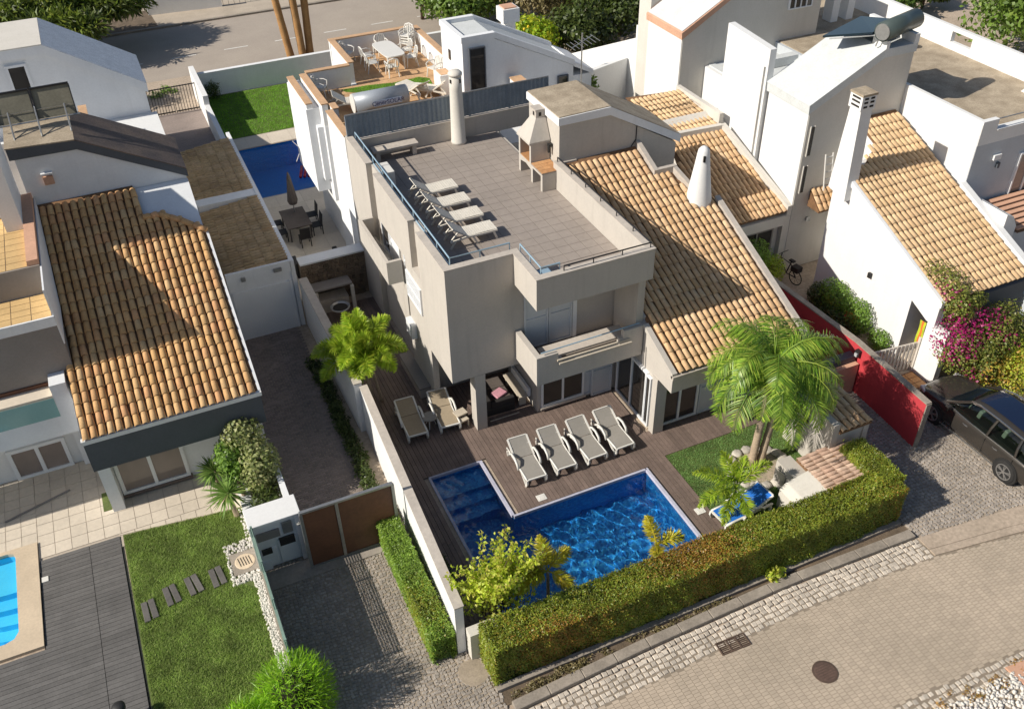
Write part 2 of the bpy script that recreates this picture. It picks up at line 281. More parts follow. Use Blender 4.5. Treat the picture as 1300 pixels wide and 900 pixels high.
# ---------------------------------------------------------------- mesh helpers
class MB:
    """collects faces, then links them as ONE mesh object"""
    def __init__(s): s.v, s.f, s.m, s.X = [], [], [], None
    def add(s, vs, fs, mi=0):
        b = len(s.v)
        s.v += [tuple(s.X @ Vector(q)) for q in vs] if s.X else [tuple(q) for q in vs]
        s.f += [tuple(b+i for i in f) for f in fs]; s.m += [mi]*len(fs); return s
    def box(s, x0, x1, y0, y1, z0, z1, mi=0, skip=''):
        vs = [(x0, y0, z0), (x1, y0, z0), (x1, y1, z0), (x0, y1, z0), (x0, y0, z1), (x1, y0, z1), (x1, y1, z1), (x0, y1, z1)]
        F = dict(b=(0, 3, 2, 1), t=(4, 5, 6, 7), f=(0, 1, 5, 4), r=(1, 2, 6, 5), k=(2, 3, 7, 6), l=(3, 0, 4, 7))
        return s.add(vs, [F[k] for k in F if k not in skip], mi)
    def cbox(s, c, d, mi=0, rz=0, rx=0, ry=0):
        K = Matrix.Translation(c) @ Matrix.Rotation(rz, 4, 'Z') @ Matrix.Rotation(ry, 4, 'Y') @ Matrix.Rotation(rx, 4, 'X')
        o = s.X; s.X = (o @ K) if o else K; s.box(-d[0]/2, d[0]/2, -d[1]/2, d[1]/2, -d[2]/2, d[2]/2, mi); s.X = o; return s
    def prism(s, pts, a0, a1, ax='z', mi=0):
        """polygon pts extruded along ax; for ax x pts are (y,z), for y (x,z), for z (x,y)"""
        n = len(pts); g = dict(z=lambda p, a: (p[0], p[1], a), x=lambda p, a: (a, p[0], p[1]), y=lambda p, a: (p[0], a, p[1]))[ax]
        vs = [g(p, a0) for p in pts]+[g(p, a1) for p in pts]
        ar = sum(pts[i][0]*pts[(i+1) % n][1]-pts[(i+1) % n][0]*pts[i][1] for i in range(n))
        flip = (ar < 0) != (ax == 'y')
        fs = [tuple(range(n))[::-1], tuple(range(n, 2*n))]+[(i, (i+1) % n, n+(i+1) % n, n+i) for i in range(n)]
        if flip: fs = [f[::-1] for f in fs]
        return s.add(vs, fs, mi)
    def cyl(s, p0, p1, r0, r1=None, n=10, mi=0, caps=True):
        r1 = r0 if r1 is None else r1; p0, p1 = Vector(p0), Vector(p1); d = (p1-p0).normalized()
        a = d.orthogonal().normalized(); b = d.cross(a); vs = []
        for p, r in ((p0, r0), (p1, r1)):
            vs += [p+a*(r*math.cos(2*math.pi*i/n))+b*(r*math.sin(2*math.pi*i/n)) for i in range(n)]
        fs = [(i, (i+1) % n, n+(i+1) % n, n+i) for i in range(n)]
        if caps: fs += [tuple(range(n))[::-1], tuple(range(n, 2*n))]
        return s.add(vs, fs, mi)
    def tube(s, pts, r, n=6, mi=0):
        pts = [Vector(p) for p in pts]; rs = r if isinstance(r, (list, tuple)) else [r]*len(pts); vs = []; a = None
        for i, p in enumerate(pts):
            d = (pts[min(i+1, len(pts)-1)]-pts[max(i-1, 0)]).normalized()
            a = d.orthogonal().normalized() if a is None else (a-d*a.dot(d)).normalized()
            b = d.cross(a); vs += [p+a*(rs[i]*math.cos(2*math.pi*k/n))+b*(rs[i]*math.sin(2*math.pi*k/n)) for k in range(n)]
        fs = []
        for i in range(len(pts)-1):
            fs += [(i*n+k, i*n+(k+1) % n, (i+1)*n+(k+1) % n, (i+1)*n+k) for k in range(n)]
        e = (len(pts)-1)*n; fs += [tuple(range(n))[::-1], tuple(range(e, e+n))]
        return s.add(vs, fs, mi)
    def lathe(s, prof, c=(0, 0, 0), n=16, mi=0):
        vs = []; c = Vector(c)
        for r, z in prof: vs += [c+Vector((r*math.cos(2*math.pi*k/n), r*math.sin(2*math.pi*k/n), z)) for k in range(n)]
        m = len(prof); fs = []
        for i in range(m-1): fs += [(i*n+k, i*n+(k+1) % n, (i+1)*n+(k+1) % n, (i+1)*n+k) for k in range(n)]
        fs += [tuple(range(n))[::-1], tuple(range((m-1)*n, m*n))]
        return s.add(vs, fs, mi)
    def build(s, name, m, parent=None, smooth=False, bevel=0):
        me = bpy.data.meshes.new(name); me.from_pydata(s.v, [], s.f)
        ms = m if isinstance(m, (list, tuple)) else [m]
        for q in ms: me.materials.append(M[q] if isinstance(q, str) else q)
        if len(ms) > 1: me.polygons.foreach_set('material_index', s.m)
        if smooth: me.polygons.foreach_set('use_smooth', [True]*len(me.polygons))
        me.update(); return link(name, me, parent, bevel)
def link(name, me, parent=None, bevel=0):
    o = bpy.data.objects.new(name, me); COL.objects.link(o)
    if parent is not None:
        o.parent = parent; o.matrix_parent_inverse = WM(parent).inverted()
    if bevel:
        b = o.modifiers.new('bevel', 'BEVEL'); b.width = bevel; b.segments = 2; b.limit_method = 'ANGLE'
    return o
def WM(o):
    m = o.matrix_basis.copy()
    if o.parent: m = WM(o.parent) @ o.matrix_parent_inverse @ m
    return m
def tag(o, label=None, cat=None, group=None, kind=None):
    if label: o['label'] = label
    if cat: o['category'] = cat
    if group: o['group'] = group
    if kind: o['kind'] = kind
    return o
def thing(name, label, cat, loc=(0, 0, 0), rz=0, group=None):
    o = bpy.data.objects.new(name, None); COL.objects.link(o); o.empty_display_size = .2
    o.location = loc; o.rotation_euler = (0, 0, rz); return tag(o, label, cat, group)
def struct(name, mb, m, parent=None):
    o = mb.build(name, m, parent)
    if parent is None: o['kind'] = 'structure'
    return o
KIDS = {}
def dup(o, loc, rz=0, label=None, sc=None):
    def cp(a, par):
        c = a.copy(); COL.objects.link(c)
        if par is not None: c.parent = par
        for ch in [q for q in PARTS if q.parent == a]: cp(ch, c)
        return c
    PARTS = list(o.children_recursive)
    c = cp(o, None); c.location = loc; c.rotation_euler = (0, 0, rz)
    if sc: c.scale = (sc, sc, sc)
    if label: c['label'] = label
    return c
def arrays(name, V, F, m, parent=None, kind=None, mi=None):
    """fast mesh from numpy: V (n,3), F (k,3|4)"""
    me = bpy.data.meshes.new(name); V = np.asarray(V, np.float32); F = np.asarray(F, np.int32)
    k = F.shape[1]; me.vertices.add(len(V)); me.vertices.foreach_set('co', V.ravel())
    me.loops.add(F.size); me.loops.foreach_set('vertex_index', F.ravel())
    me.polygons.add(len(F)); me.polygons.foreach_set('loop_start', np.arange(0, F.size, k, dtype=np.int32))
    me.polygons.foreach_set('loop_total', np.full(len(F), k, np.int32))
    ms = m if isinstance(m, (list, tuple)) else [m]
    for q in ms: me.materials.append(M[q])
    if mi is not None: me.polygons.foreach_set('material_index', np.asarray(mi, np.int32))
    if name in ('road_paver', 'gutter_sett', 'cobble', 'brick_paver', 'stone'): me.polygons.foreach_set('use_smooth', [False]*len(F))
    me.update(calc_edges=True); o = link(name, me, parent)
    if kind: o['kind'] = kind
    return o
def leaves(P, Nn, L, Wd, droop=.3, up=None):
    """bent rhombic leaves at P, facing roughly along Nn -> V,F"""
    P = np.asarray(P, float); n = len(P); Nn = np.asarray(Nn, float)
    Nn = Nn+rng.normal(0, .55, (n, 3)); Nn /= np.linalg.norm(Nn, axis=1)[:, None]+1e-9
    t = rng.normal(0, 1, (n, 3)) if up is None else np.asarray(up, float)+rng.normal(0, .35, (n, 3))
    t -= Nn*(t*Nn).sum(1)[:, None]; t /= np.linalg.norm(t, axis=1)[:, None]+1e-9; b = np.cross(Nn, t)
    L = np.asarray(L)*rng.uniform(.65, 1.3, n); Wd = np.asarray(Wd)*rng.uniform(.75, 1.25, n)
    mid = P+t*(L*.5)[:, None]+Nn*(L*.08)[:, None]
    V = np.stack([P, mid+b*(Wd*.5)[:, None], P+t*L[:, None]-Nn*(L*droop*.5)[:, None], mid-b*(Wd*.5)[:, None]], 1).reshape(-1, 3)
    return V, np.arange(4*n).reshape(n, 4)
def join(parts):
    Vs, Fs, b = [], [], 0
    for V, F in parts: Vs.append(V); Fs.append(F+b); b += len(V)
    return np.concatenate(Vs), np.concatenate(Fs)
def blob(c, r, n, shell=.45):
    """points in the outer part of an ellipsoid with outward normals"""
    d = rng.normal(0, 1, (n, 3)); d /= np.linalg.norm(d, axis=1)[:, None]
    k = (1-shell*rng.random(n)**1.5)[:, None]
    return np.asarray(c)+d*np.asarray(r)*k, d
def scatter(x0, x1, y0, y1, n): return np.stack([rng.uniform(x0, x1, n), rng.uniform(y0, y1, n)], 1)
def grass(name, rects, dens, h, m, z=0, poly=None, parent=None, label=None):
    pts = np.concatenate([scatter(*r, int((r[1]-r[0])*(r[3]-r[2])*dens)) for r in rects])
    if poly is not None: pts = pts[inside(pts, poly)]
    n = len(pts); a = rng.uniform(0, 6.28, n); hh = h*rng.uniform(.5, 1.3, n); w = .011
    lean = rng.normal(0, .45, (n, 2))*hh[:, None]
    V = np.zeros((n, 3, 3)); V[:, 0, 0] = pts[:, 0]-w*np.cos(a); V[:, 0, 1] = pts[:, 1]-w*np.sin(a)
    V[:, 1, 0] = pts[:, 0]+w*np.cos(a); V[:, 1, 1] = pts[:, 1]+w*np.sin(a)
    V[:, 2, :2] = pts+lean; V[:, 2, 2] = hh; V[:, :, 2] += z
    return arrays(name, V.reshape(-1, 3), np.arange(3*n).reshape(n, 3), m, parent, 'stuff')
def inside(P, poly):
    x, y = P[:, 0], P[:, 1]; r = np.zeros(len(P), bool); j = len(poly)-1
    for i in range(len(poly)):
        xi, yi = poly[i]; xj, yj = poly[j]
        r ^= ((yi > y) != (yj > y)) & (x < (xj-xi)*(y-yi)/(yj-yi+1e-12)+xi); j = i
    return r
def stones(cx, cy, sx, sy, h, z, rot=None, jit=.0, bev=.16, foot=-.01):
    """a field of little chamfered setts as one array mesh: top smaller than base"""
    n = len(cx); h = np.broadcast_to(h, n)*rng.uniform(.75, 1.2, n); rot = np.zeros(n) if rot is None else rot
    sx = np.broadcast_to(sx, n)*rng.uniform(1-jit, 1+jit*.4, n); sy = np.broadcast_to(sy, n)*rng.uniform(1-jit, 1+jit*.4, n)
    q = np.array([(-1, -1), (1, -1), (1, 1), (-1, 1)])*.5; V = np.zeros((n, 8, 3)); c, s = np.cos(rot), np.sin(rot)
    for lv, k in ((0, 1.), (1, 1-bev)):
        for i in range(4):
            x = q[i, 0]*sx*k; y = q[i, 1]*sy*k
            if jit: x = x+rng.normal(0, jit*.12, n)*sx; y = y+rng.normal(0, jit*.12, n)*sy
            V[:, lv*4+i, 0] = cx+x*c-y*s; V[:, lv*4+i, 1] = cy+x*s+y*c
            V[:, lv*4+i, 2] = z+(h if lv else foot)
    F0 = np.array([(4, 5, 6, 7), (0, 1, 5, 4), (1, 2, 6, 5), (2, 3, 7, 6), (3, 0, 4, 7)])
    return V.reshape(-1, 3), (F0[None]+8*np.arange(n)[:, None, None]).reshape(-1, 4)
def slabs(name, parent, rects, m, z0, z1, gap=.006):
    """separate paving pieces that share nothing but a look"""
    for x0, x1, y0, y1 in rects: MB().box(x0+gap, x1-gap, y0+gap, y1-gap, z0, z1).build(name, m, parent)
cache = {}
def boxmesh(name, dx, dy, dz, m):
    k = (name, round(dx, 3), round(dy, 3), round(dz, 3), m)
    if k not in cache:
        o = MB().box(0, dx, 0, dy, 0, dz); me = bpy.data.meshes.new(name); me.from_pydata(o.v, [], o.f); me.materials.append(M[m]); cache[k] = me
    return cache[k]
def piece(name, me, parent, loc, mtx=None):
    o = bpy.data.objects.new(name, me); COL.objects.link(o); o.parent = parent; o.matrix_parent_inverse = WM(parent).inverted()
    o.matrix_basis = (Matrix.Translation(loc) if mtx is None else mtx); return o
def tilefloor(parent, name, x0, x1, y0, y1, z, px, py, m, gap=.012, h=.02, holes=(), wobble=0):
    nx = max(1, round((x1-x0)/px)); ny = max(1, round((y1-y0)/py)); px, py = (x1-x0)/nx, (y1-y0)/ny
    me = boxmesh(name, px-gap, py-gap, h, m)
    for j in range(ny):
        for i in range(nx):
            x, y = x0+i*px+gap/2, y0+j*py+gap/2
            if any(a < x+px/2 < b and c < y+py/2 < d for a, b, c, d in holes): continue
            piece(name, me, parent, (x, y, z+random.uniform(-wobble, wobble)))
# barrel tiles -------------------------------------------------
def barrel(Lt, w):
    r0, r1, t = w*.5, w*.43, .018; vs = []; k = 6
    for y, r, zo in ((0, r0, .03), (0, r0-t, .03), (Lt*1.08, r1, 0)):
        vs += [(r*math.cos(math.pi*i/k)*1.0, y, zo+r*.86*math.sin(math.pi*i/k)) for i in range(k+1)]
    n = k+1; fs = []
    for i in range(k):
        fs.append((i, i+1, 2*n+i+1, 2*n+i)); fs.append((n+i, n+i+1, i+1, i))
    return vs, fs
def rooftiles(roof, o, u, v, cols, rows, pitch, Lt, m, limit=300, keep=None, w=None):
    """cols x rows of barrel tiles on a plane: o + u*across + v*up; nearest rows are pieces, the rest one mesh"""
    o, u, v = Vector(o), Vector(u).normalized(), Vector(v).normalized(); n = u.cross(v)
    vs, fs = barrel(Lt, w or pitch*.86); me = bpy.data.meshes.new('roof_tile'); me.from_pydata(vs, [], fs); me.materials.append(M[m])
    me.polygons.foreach_set('use_smooth', [True]*len(fs)); cnt = 0; far = []
    va = np.array(vs); fa = np.array(fs)
    for j in range(rows):
        for i in range(cols):
            a, b = (i+.5)*pitch, j*Lt
            if keep and not keep(a, b): continue
            ang = random.gauss(0, .016) if random.random() > .02 else random.gauss(0, .03); p = o+u*(a+random.gauss(0, .005))+v*(b+random.gauss(0, .006))+n*random.uniform(0, .008)
            u2 = u*math.cos(ang)+v*math.sin(ang); v2 = v*math.cos(ang)-u*math.sin(ang)
            if cnt < limit:
                piece('roof_tile', me, roof, None, Matrix(((u2.x, v2.x, n.x, p.x), (u2.y, v2.y, n.y, p.y), (u2.z, v2.z, n.z, p.z), (0, 0, 0, 1)))); cnt += 1
            else:
                far.append((va @ np.array([u2, v2, n])+np.array(p), fa))
    if far:
        V, F = join(far); q = arrays('roof_tile_field', V, F, m, roof, 'stuff'); q.data.polygons.foreach_set('use_smooth', [True]*len(q.data.polygons))
# windows ------------------------------------------------------
def window(parent, c, w, h, face, panes=2, fm='frame_white', pm='pane', d=.09, name='window', fw=.07, sill=None):
    """frame proud of a wall; face = '-y','-x','+x'; c is the centre on the wall plane"""
    K = Matrix.Translation(c) @ Matrix.Rotation({'-y': 0, '-x': -math.pi/2, '+x': math.pi/2, '+y': math.pi}[face], 4, 'Z')
    f = MB(); f.X = K; f.box(-w/2, w/2, -d, .02, h/2-fw, h/2); f.box(-w/2, w/2, -d, .02, -h/2, -h/2+fw)
    for i in range(panes+1):
        x = -w/2+fw/2+(w-fw)*i/panes; f.box(x-fw/2, x+fw/2, -d*.97, .02, -h/2+fw, h/2-fw)
    fo = f.build(name, fm, parent)
    for i in range(panes):
        a = -w/2+(w-fw)*i/panes+fw; b = -w/2+(w-fw)*(i+1)/panes
        g = MB(); g.X = K; g.box(a, b, -d*.45, .01, -h/2+fw, h/2-fw); g.build('pane', pm, fo)
    if sill:
        s_ = MB(); s_.X = K; s_.box(-w/2-.05, w/2+.05, -d-.06, .02, -h/2-.08, -h/2-.002); s_.build('sill', sill, fo)
    return fo
def shutter(parent, c, w, h, face, m='shutter', slats=12, panel=False, name='shutter'):
    K = Matrix.Translation(c) @ Matrix.Rotation({'-y': 0, '-x': -math.pi/2, '+x': math.pi/2}[face], 4, 'Z')
    f = MB(); f.X = K; t = .06
    for a, b, z0, z1 in ((-w/2, -w/2+t, -h/2, h/2), (w/2-t, w/2, -h/2, h/2)): f.box(a, b, -.05, .01, z0, z1)
    for z in (-h/2, -t*.5, h/2-t): f.box(-w/2+t, w/2-t, -.048, .008, z, z+t)
    o = f.build(name, m, parent); g = MB(); g.X = K
    g.box(-w/2+t, w/2-t, -.012, .004, -h/2+t, h/2-t)
    if not panel:
        for i in range(slats):
            z = -h/2+t+(h-2*t)*(i+.5)/slats; g.cbox((0, -.024, z), (w-2*t, .012, (h-2*t)/slats*.9), rx=.5)
    g.build('slat_panel' if not panel else 'panel', m, o); return o
# ================================================================ GROUND, ROADS, POOLS
def sheet(name, rect, holes, z, m, parent=None):
    xs = sorted({rect[0], rect[1]} | {h[i] for h in holes for i in (0, 1) if rect[0] < h[i] < rect[1]})
    ys = sorted({rect[2], rect[3]} | {h[i] for h in holes for i in (2, 3) if rect[2] < h[i] < rect[3]})
    b = MB()
    for i in range(len(xs)-1):
        for j in range(len(ys)-1):
            x, y = (xs[i]+xs[i+1])/2, (ys[j]+ys[j+1])/2
            if any(h[0] < x < h[1] and h[2] < y < h[3] for h in holes): continue
            b.add([(xs[i], ys[j], z), (xs[i+1], ys[j], z), (xs[i+1], ys[j+1], z), (xs[i], ys[j+1], z)], [(0, 1, 2, 3)])
    return struct(name, b, m, parent)
POOL = [(6.05, 7.85, 14.75, 20.88), (7.85, 12.58, 14.75, 18.23)]
LPOOL = [(-11.5, -6.35, 19.9, 23.3)]
BPOOL = [(5.05, 8.7, 42.0, 47.7), (7.1, 8.7, 41.9, 42.0)]
sheet('ground', (-500, 500, -300, 700), POOL+LPOOL+BPOOL, -.035, 'earth')
# ---- front road of interlocking pavers, gutter rows of setts
b = MB(); b.add([(-12, 2, -.0032), (40, 2, -.0032), (40, 11.3, -.0032), (26, 10.4, -.0032), (18.4, 11.6, -.0032), (18.4, 12.0, -.0032), (-12, 12.0, -.0032)], [(0, 1, 2, 3, 4, 5, 6)])
road = struct('road', b, 'paver_joint')
def road_y(x): return float(np.interp(x, [2, 7.1, 13.5, 17, 18.5, 21.2, 26], [11.15, 11.40, 11.62, 11.60, 11.50, 11.12, 10.3]))      # upper paver edge, sweeps gently
def road_lo(x): return 8.25-.03*max(0, x-14)
def kerb_y(x): return float(np.interp(x, [3, 5.1, 9, 13.8, 18.4], [12.05, 12.15, 12.34, 12.44, 12.28]))
cx, cy, rt = [], [], []
for i, x in enumerate(np.arange(2.0, 25.5, .2)):
    for j, y in enumerate(np.arange(5.6, 11.7, .101)):
        if road_lo(x)+.02 < y+(.05 if i % 2 else 0) < road_y(x)-.03: cx.append(x); cy.append(y+(.05 if i % 2 else 0)); rt.append(.0)
cx, cy = np.array(cx), np.array(cy)
rt = rng.normal(0, .025, len(cx))
V, F = stones(cx, cy, .189, .091, .003, -.002, rt*.4, .012, .03, -.004); arrays('road_paver', V, F, 'road_paver', road, 'stuff')
# gutter setts between pavers and kerb (5 rows) and the far edge rows
gx, gy, gr = [], [], []
for r in range(5):
    for x in np.arange(3.6, 18.4, .165):
        t = (r+.5)/5; y = road_y(x)*(1-t)+(kerb_y(x)-.02)*t; gx.append(x+rng.normal(0, .012)); gy.append(y+rng.normal(0, .012)); gr.append(rng.normal(.0, .09))
for r in range(3):
    for x in np.arange(5, 18.1, .17):
        gx.append(x+rng.normal(0, .02)); gy.append(road_lo(x)-.1-r*.17+rng.normal(0, .02)); gr.append(rng.normal(0, .12))
V, F = stones(np.array(gx), np.array(gy), .15, .145, .018, -.004, np.array(gr), .16, .2); arrays('gutter_sett', V, F, 'sett', road, 'stuff')
# kerb stones, planting bed behind them, low edging by the hedge
kb = MB(); kerb = struct('kerb', MB().box(5.1, 5.12, 12.2, 12.3, -.05, .02), 'kerb')
xs = np.linspace(5.15, 18.35, 14)
for i in range(13):
    k = MB(); x0, x1 = xs[i]+.006, xs[i+1]-.006; y0, y1 = kerb_y(x0), kerb_y(x1)
    k.prism([(x0, y0), (x1, y1), (x1, y1+.30), (x0, y0+.30)], -.03, .12); k.build('kerb_stone', 'kerb', kerb, bevel=.02)
edg = struct('hedge_edging', MB().box(4.95, 18.3, 12.86, 13.02, -.03, .12), 'kerb')
struct('planting_bed', MB().add([(4.9, 12.45, -.004), (18.4, 12.5, -.004), (18.4, 14.0, -.004), (4.9, 14.0, -.004)], [(0, 1, 2, 3)]), 'soil')
# drop kerb at the parking place and the pale far corner
dk = struct('drop_kerb', MB().prism([(18.42, 11.78), (21.3, 11.42), (26, 10.6), (26, 11.2), (21.9, 11.95), (18.42, 12.26)], -.02, .02), 'earth')
MB().prism([(18.40, 11.53), (21.2, 11.15), (26, 10.33), (26, 10.58), (21.3, 11.40), (18.40, 11.76)], -.02, .035).build('kerb_strip', 'earth', dk)
struct('far_pavement', MB().prism([(17.3, 7.9), (26, 7.25), (26, 5), (17.6, 5)], -.02, .06), 'peach')
struct('pebble_bed', MB().add([(8, 4.5, -.004), (17.3, 4.5, -.004), (17.3, 7.8, -.004), (8, 7.8, -.004)], [(0, 1, 2, 3)]), 'soil')
n = 900; V, F = stones(rng.uniform(13, 18.2, n), rng.uniform(6.6, 7.72, n), .11, .09, .06, 0, rng.uniform(0, 6, n), .5, .35)
q = arrays('pebbles', V, F, 'pebble', None, 'stuff'); tag(q, 'white pebbles heaped at the bottom right corner of the road', 'pebbles')
cv = [rng.uniform(14, 17.8, 26), rng.uniform(7.5, 7.95, 26)]
P, Nn = [], []
for x, y in zip(*cv):
    p, d = blob((x, y, .03), (.13, .1, .07), 40); P.append(p); Nn.append(d)
V, F = leaves(np.concatenate(P), np.concatenate(Nn), .05, .03); q = arrays('weeds', V, F, 'hedge_rust', None, 'stuff'); tag(q, 'dry rusty weeds growing among the far edge stones of the road', 'weeds')
# manhole and drain
mh = thing('manhole_cover', 'round rusty manhole cover in the paved road', 'manhole cover', (12.99, 9.80, 0))
MB().lathe([(.335, -.01), (.335, .018), (.29, .02)], (12.99, 9.80, 0), 28).build('rim', 'iron', mh)
MB().lathe([(.285, 0), (.285, .016), (.27, .022)], (12.99, 9.80, 0), 28).build('lid', 'manhole', mh)
k = MB()
for a in range(-3, 4):
    w = math.sqrt(.25**2-(a*.07)**2); k.box(12.99-w, 12.99+w, 9.80+a*.07-.012, 9.80+a*.07+.012, .021, .027)
k.build('lid_rib', 'iron', mh)
dr = thing('drain_grate', 'rusty rectangular drain grate among the gutter stones', 'drain grate', (11.3, 11.6, 0), R(-4))
fr = MB(); fr.X = Matrix.Translation((11.3, 11.52, .0)) @ Matrix.Rotation(R(-2), 4, 'Z')
for a in ((-.45, .45, -.2, -.17), (-.45, .45, .17, .2), (-.45, -.42, -.17, .17), (.42, .45, -.17, .17), (-.15, -.12, -.17, .17), (.14, .17, -.17, .17)): fr.box(*a, .0, .034)
fr.build('grate_frame', 'iron', dr)
for i in range(3):
    s_ = MB(); s_.X = fr.X
    for j in range(6): s_.box(-.41+i*.285, -.17+i*.285, -.15+j*.055, -.125+j*.055, 0, .03)
    s_.build('bars', 'iron', dr)
# ---- parking place of grey cobbles (right)
pk = struct('parking_place', MB().prism([(18.35, 11.9), (26, 10.9), (30, 11.1), (30, 17.6), (21.3, 18.3), (19.0, 19.4), (18.35, 15)], -.02, -.008), 'sand')
cx, cy = np.meshgrid(np.arange(18.0, 27, .125), np.arange(10.8, 19.4, .125)); cx = cx.ravel(); cy = cy.ravel()
cx = cx+rng.normal(0, .012, len(cx)); cy = cy+.10*np.sin(cx*2.1)+rng.normal(0, .012, len(cy))
k = inside(np.stack([cx, cy], 1), [(18.42, 12.28), (21.9, 11.97), (27, 11.0), (27, 17.4), (21.3, 18.3), (19.0, 19.4), (18.42, 15)])
V, F = stones(cx[k], cy[k], .115, .115, .02, -.004, rng.normal(.5, .2, k.sum()), .15, .18); arrays('cobble', V, F, 'cobble', pk, 'stuff')
# ---- cobbled drive in front of the brown gate
dv = struct('drive_entrance', MB().prism([(.2, 10.8), (5.0, 10.8), (5.0, 14.2), (4.3, 14.3), (4.2, 19.3), (.2, 19.6)], -.02, -.006), 'sand')
cx, cy = np.meshgrid(np.arange(.25, 5.0, .105), np.arange(10.5, 19.5, .105)); cx = cx.ravel(); cy = cy.ravel()
cx = cx+rng.normal(0, .013, len(cx)); cy = cy+.05*np.sin(cx*2.6)+rng.normal(0, .013, len(cy))
k = (cx < 4.25) | (cy < 14.4)
V, F = stones(cx[k], cy[k], .098, .092, .016, -.003, rng.normal(0, .3, k.sum()), .2, .2); arrays('cobble', V, F, 'cobble', dv, 'stuff')
MB().box(.3, 4.2, 18.6, 19.3, -.01, .035).build('threshold', 'cobble', dv)
# ---- inner drive of brown brick pavers
iv = struct('driveway', MB().prism([(1.6, 19.0), (4.15, 19.0), (4.15, 31.0), (1.6, 31.0)], -.02, -.006), 'sand')
cx, cy, rt = [], [], []
for j, y in enumerate(np.arange(19.1, 31, .104)):
    for x in np.arange(1.6+(.1 if j % 2 else 0), 4.2, .204):
        if 1.62 < x < 4.16: cx.append(x+.02*math.sin(y*1.7)); cy.append(y+.05*math.sin(x*2.4)); rt.append(.12*math.cos(x*2.4))
V, F = stones(np.array(cx), np.array(cy), .196, .096, .008, -.004, np.array(rt)+rng.normal(0, .02, len(cx)), .03, .1); arrays('brick_paver', V, F, 'herring', iv, 'stuff')
# ---- back street
bs = struct('back_street', MB().add([(-120, 58.6, -.02), (140, 60.6, -.02), (140, 71, -.02), (-120, 69.5, -.02)], [(0, 1, 2, 3)]), 'asphalt')
struct('verge', MB().add([(-120, 55.5, -.026), (140, 55.5, -.026), (140, 62.2, -.026), (-120, 61.4, -.026)], [(0, 1, 2, 3)]), 'earth')
struct('street_verge', MB().add([(-20, 69.35, -.008), (4.2, 69.4, -.008), (4.0, 73.5, -.008), (-20, 73.5, -.008)], [(0, 1, 2, 3)]), 'soil')
bs2 = struct('back_pavement', MB().add([(-120, 69.2, -.012), (140, 70.2, -.012), (140, 75.5, -.012), (-120, 74.5, -.012)], [(0, 1, 2, 3)]), 'verge')
MB().box(-60, 80, 69.1, 69.35, -.02, .1).build('kerb_edge', 'kerb', bs2)
for i in range(14):
    x = -16+i*3.35; MB().box(x, x+1.55, 62.85+.012*x, 62.97+.012*x, -.016, -.012).build('lane_dash', 'paint_white', bs)
# ================================================================ MAIN POOL
def basin(name, rects, depth, mw, parent=None, rim=-.03):
    b = MB()
    for i, r in enumerate(rects): b.box(r[0], r[1], r[2], r[3], -depth, -depth+.001, skip='frkl')
    def edge(x0, y0, x1, y1): b.add([(x0, y0, -depth), (x1, y1, -depth), (x1, y1, rim), (x0, y0, rim)], [(0, 1, 2, 3)])
    return b, edge
b, e = basin('pool', POOL, 1.45, 'mosaic')
for a in ((6.05, 14.75, 6.05, 20.88), (6.05, 20.88, 7.85, 20.88), (7.85, 20.88, 7.85, 18.23), (7.85, 18.23, 12.58, 18.23), (12.58, 18.23, 12.58, 14.75), (12.58, 14.75, 6.05, 14.75)): e(*a)
pool = struct('swimming_pool', b, 'mosaic')
for i in range(3): MB().box(6.06, 7.84, 20.05-.42*i, 20.87-.42*i, -1.44, -.32-.27*i).build('step', 'mosaic', pool)
w_ = MB()
for r in POOL: w_.add([(r[0], r[2], -.085), (r[1], r[2], -.085), (r[1], r[3], -.085), (r[0], r[3], -.085)], [(0, 1, 2, 3)])
def ripples(rects, z, st, amp):
    vs, fs, ix = [], [], {}
    def hgt(x, y):
        s_ = 0
        for k, (a, f, ph) in enumerate(WAVES): s_ += math.sin((x*math.cos(a)+y*math.sin(a))*f+ph+.6*math.sin(y*1.3+k)+.5*math.sin(x*1.7+k*2.1))/f
        return z+amp*s_
    x0, y0 = min(r[0] for r in rects), min(r[2] for r in rects)
    def vid(i, j):
        if (i, j) not in ix: ix[i, j] = len(vs); x, y = x0+i*st, y0+j*st; vs.append((x, y, hgt(x, y)))
        return ix[i, j]
    nx = int((max(r[1] for r in rects)-x0)/st); ny = int((max(r[3] for r in rects)-y0)/st)
    for i in range(nx):
        for j in range(ny):
            x, y = x0+(i+.5)*st, y0+(j+.5)*st
            if any(r[0] < x < r[1] and r[2] < y < r[3] for r in rects): fs.append((vid(i, j), vid(i+1, j), vid(i+1, j+1), vid(i, j+1)))
    b = MB(); b.add(vs, fs); return b
WAVES = [(random.uniform(0, 6.28), random.uniform(8, 26), random.uniform(0, 6.28)) for _ in range(14)]
wo_ = ripples(POOL, -.085, .05, .028).build('water', 'water', None, True); tag(wo_, kind='structure'); wo_.cycles.is_caustics_caster = True
pool.cycles.is_caustics_receiver = True
for c_ in pool.children: c_.cycles.is_caustics_receiver = True
for a in ((7.85, 12.58, 18.19, 18.265), (12.545, 12.64, 14.7, 18.265), (7.79, 7.885, 18.265, 20.9), (6.02, 7.79, 20.85, 20.915)): MB().box(*a, -.08, .028).build('coping', 'coping', pool)
MB().box(6.0, 6.085, 14.7, 20.85, -.08, .028).build('coping', 'coping', pool)
MB().box(6.085, 12.545, 14.7, 14.79, -.08, .028).build('coping', 'coping', pool)
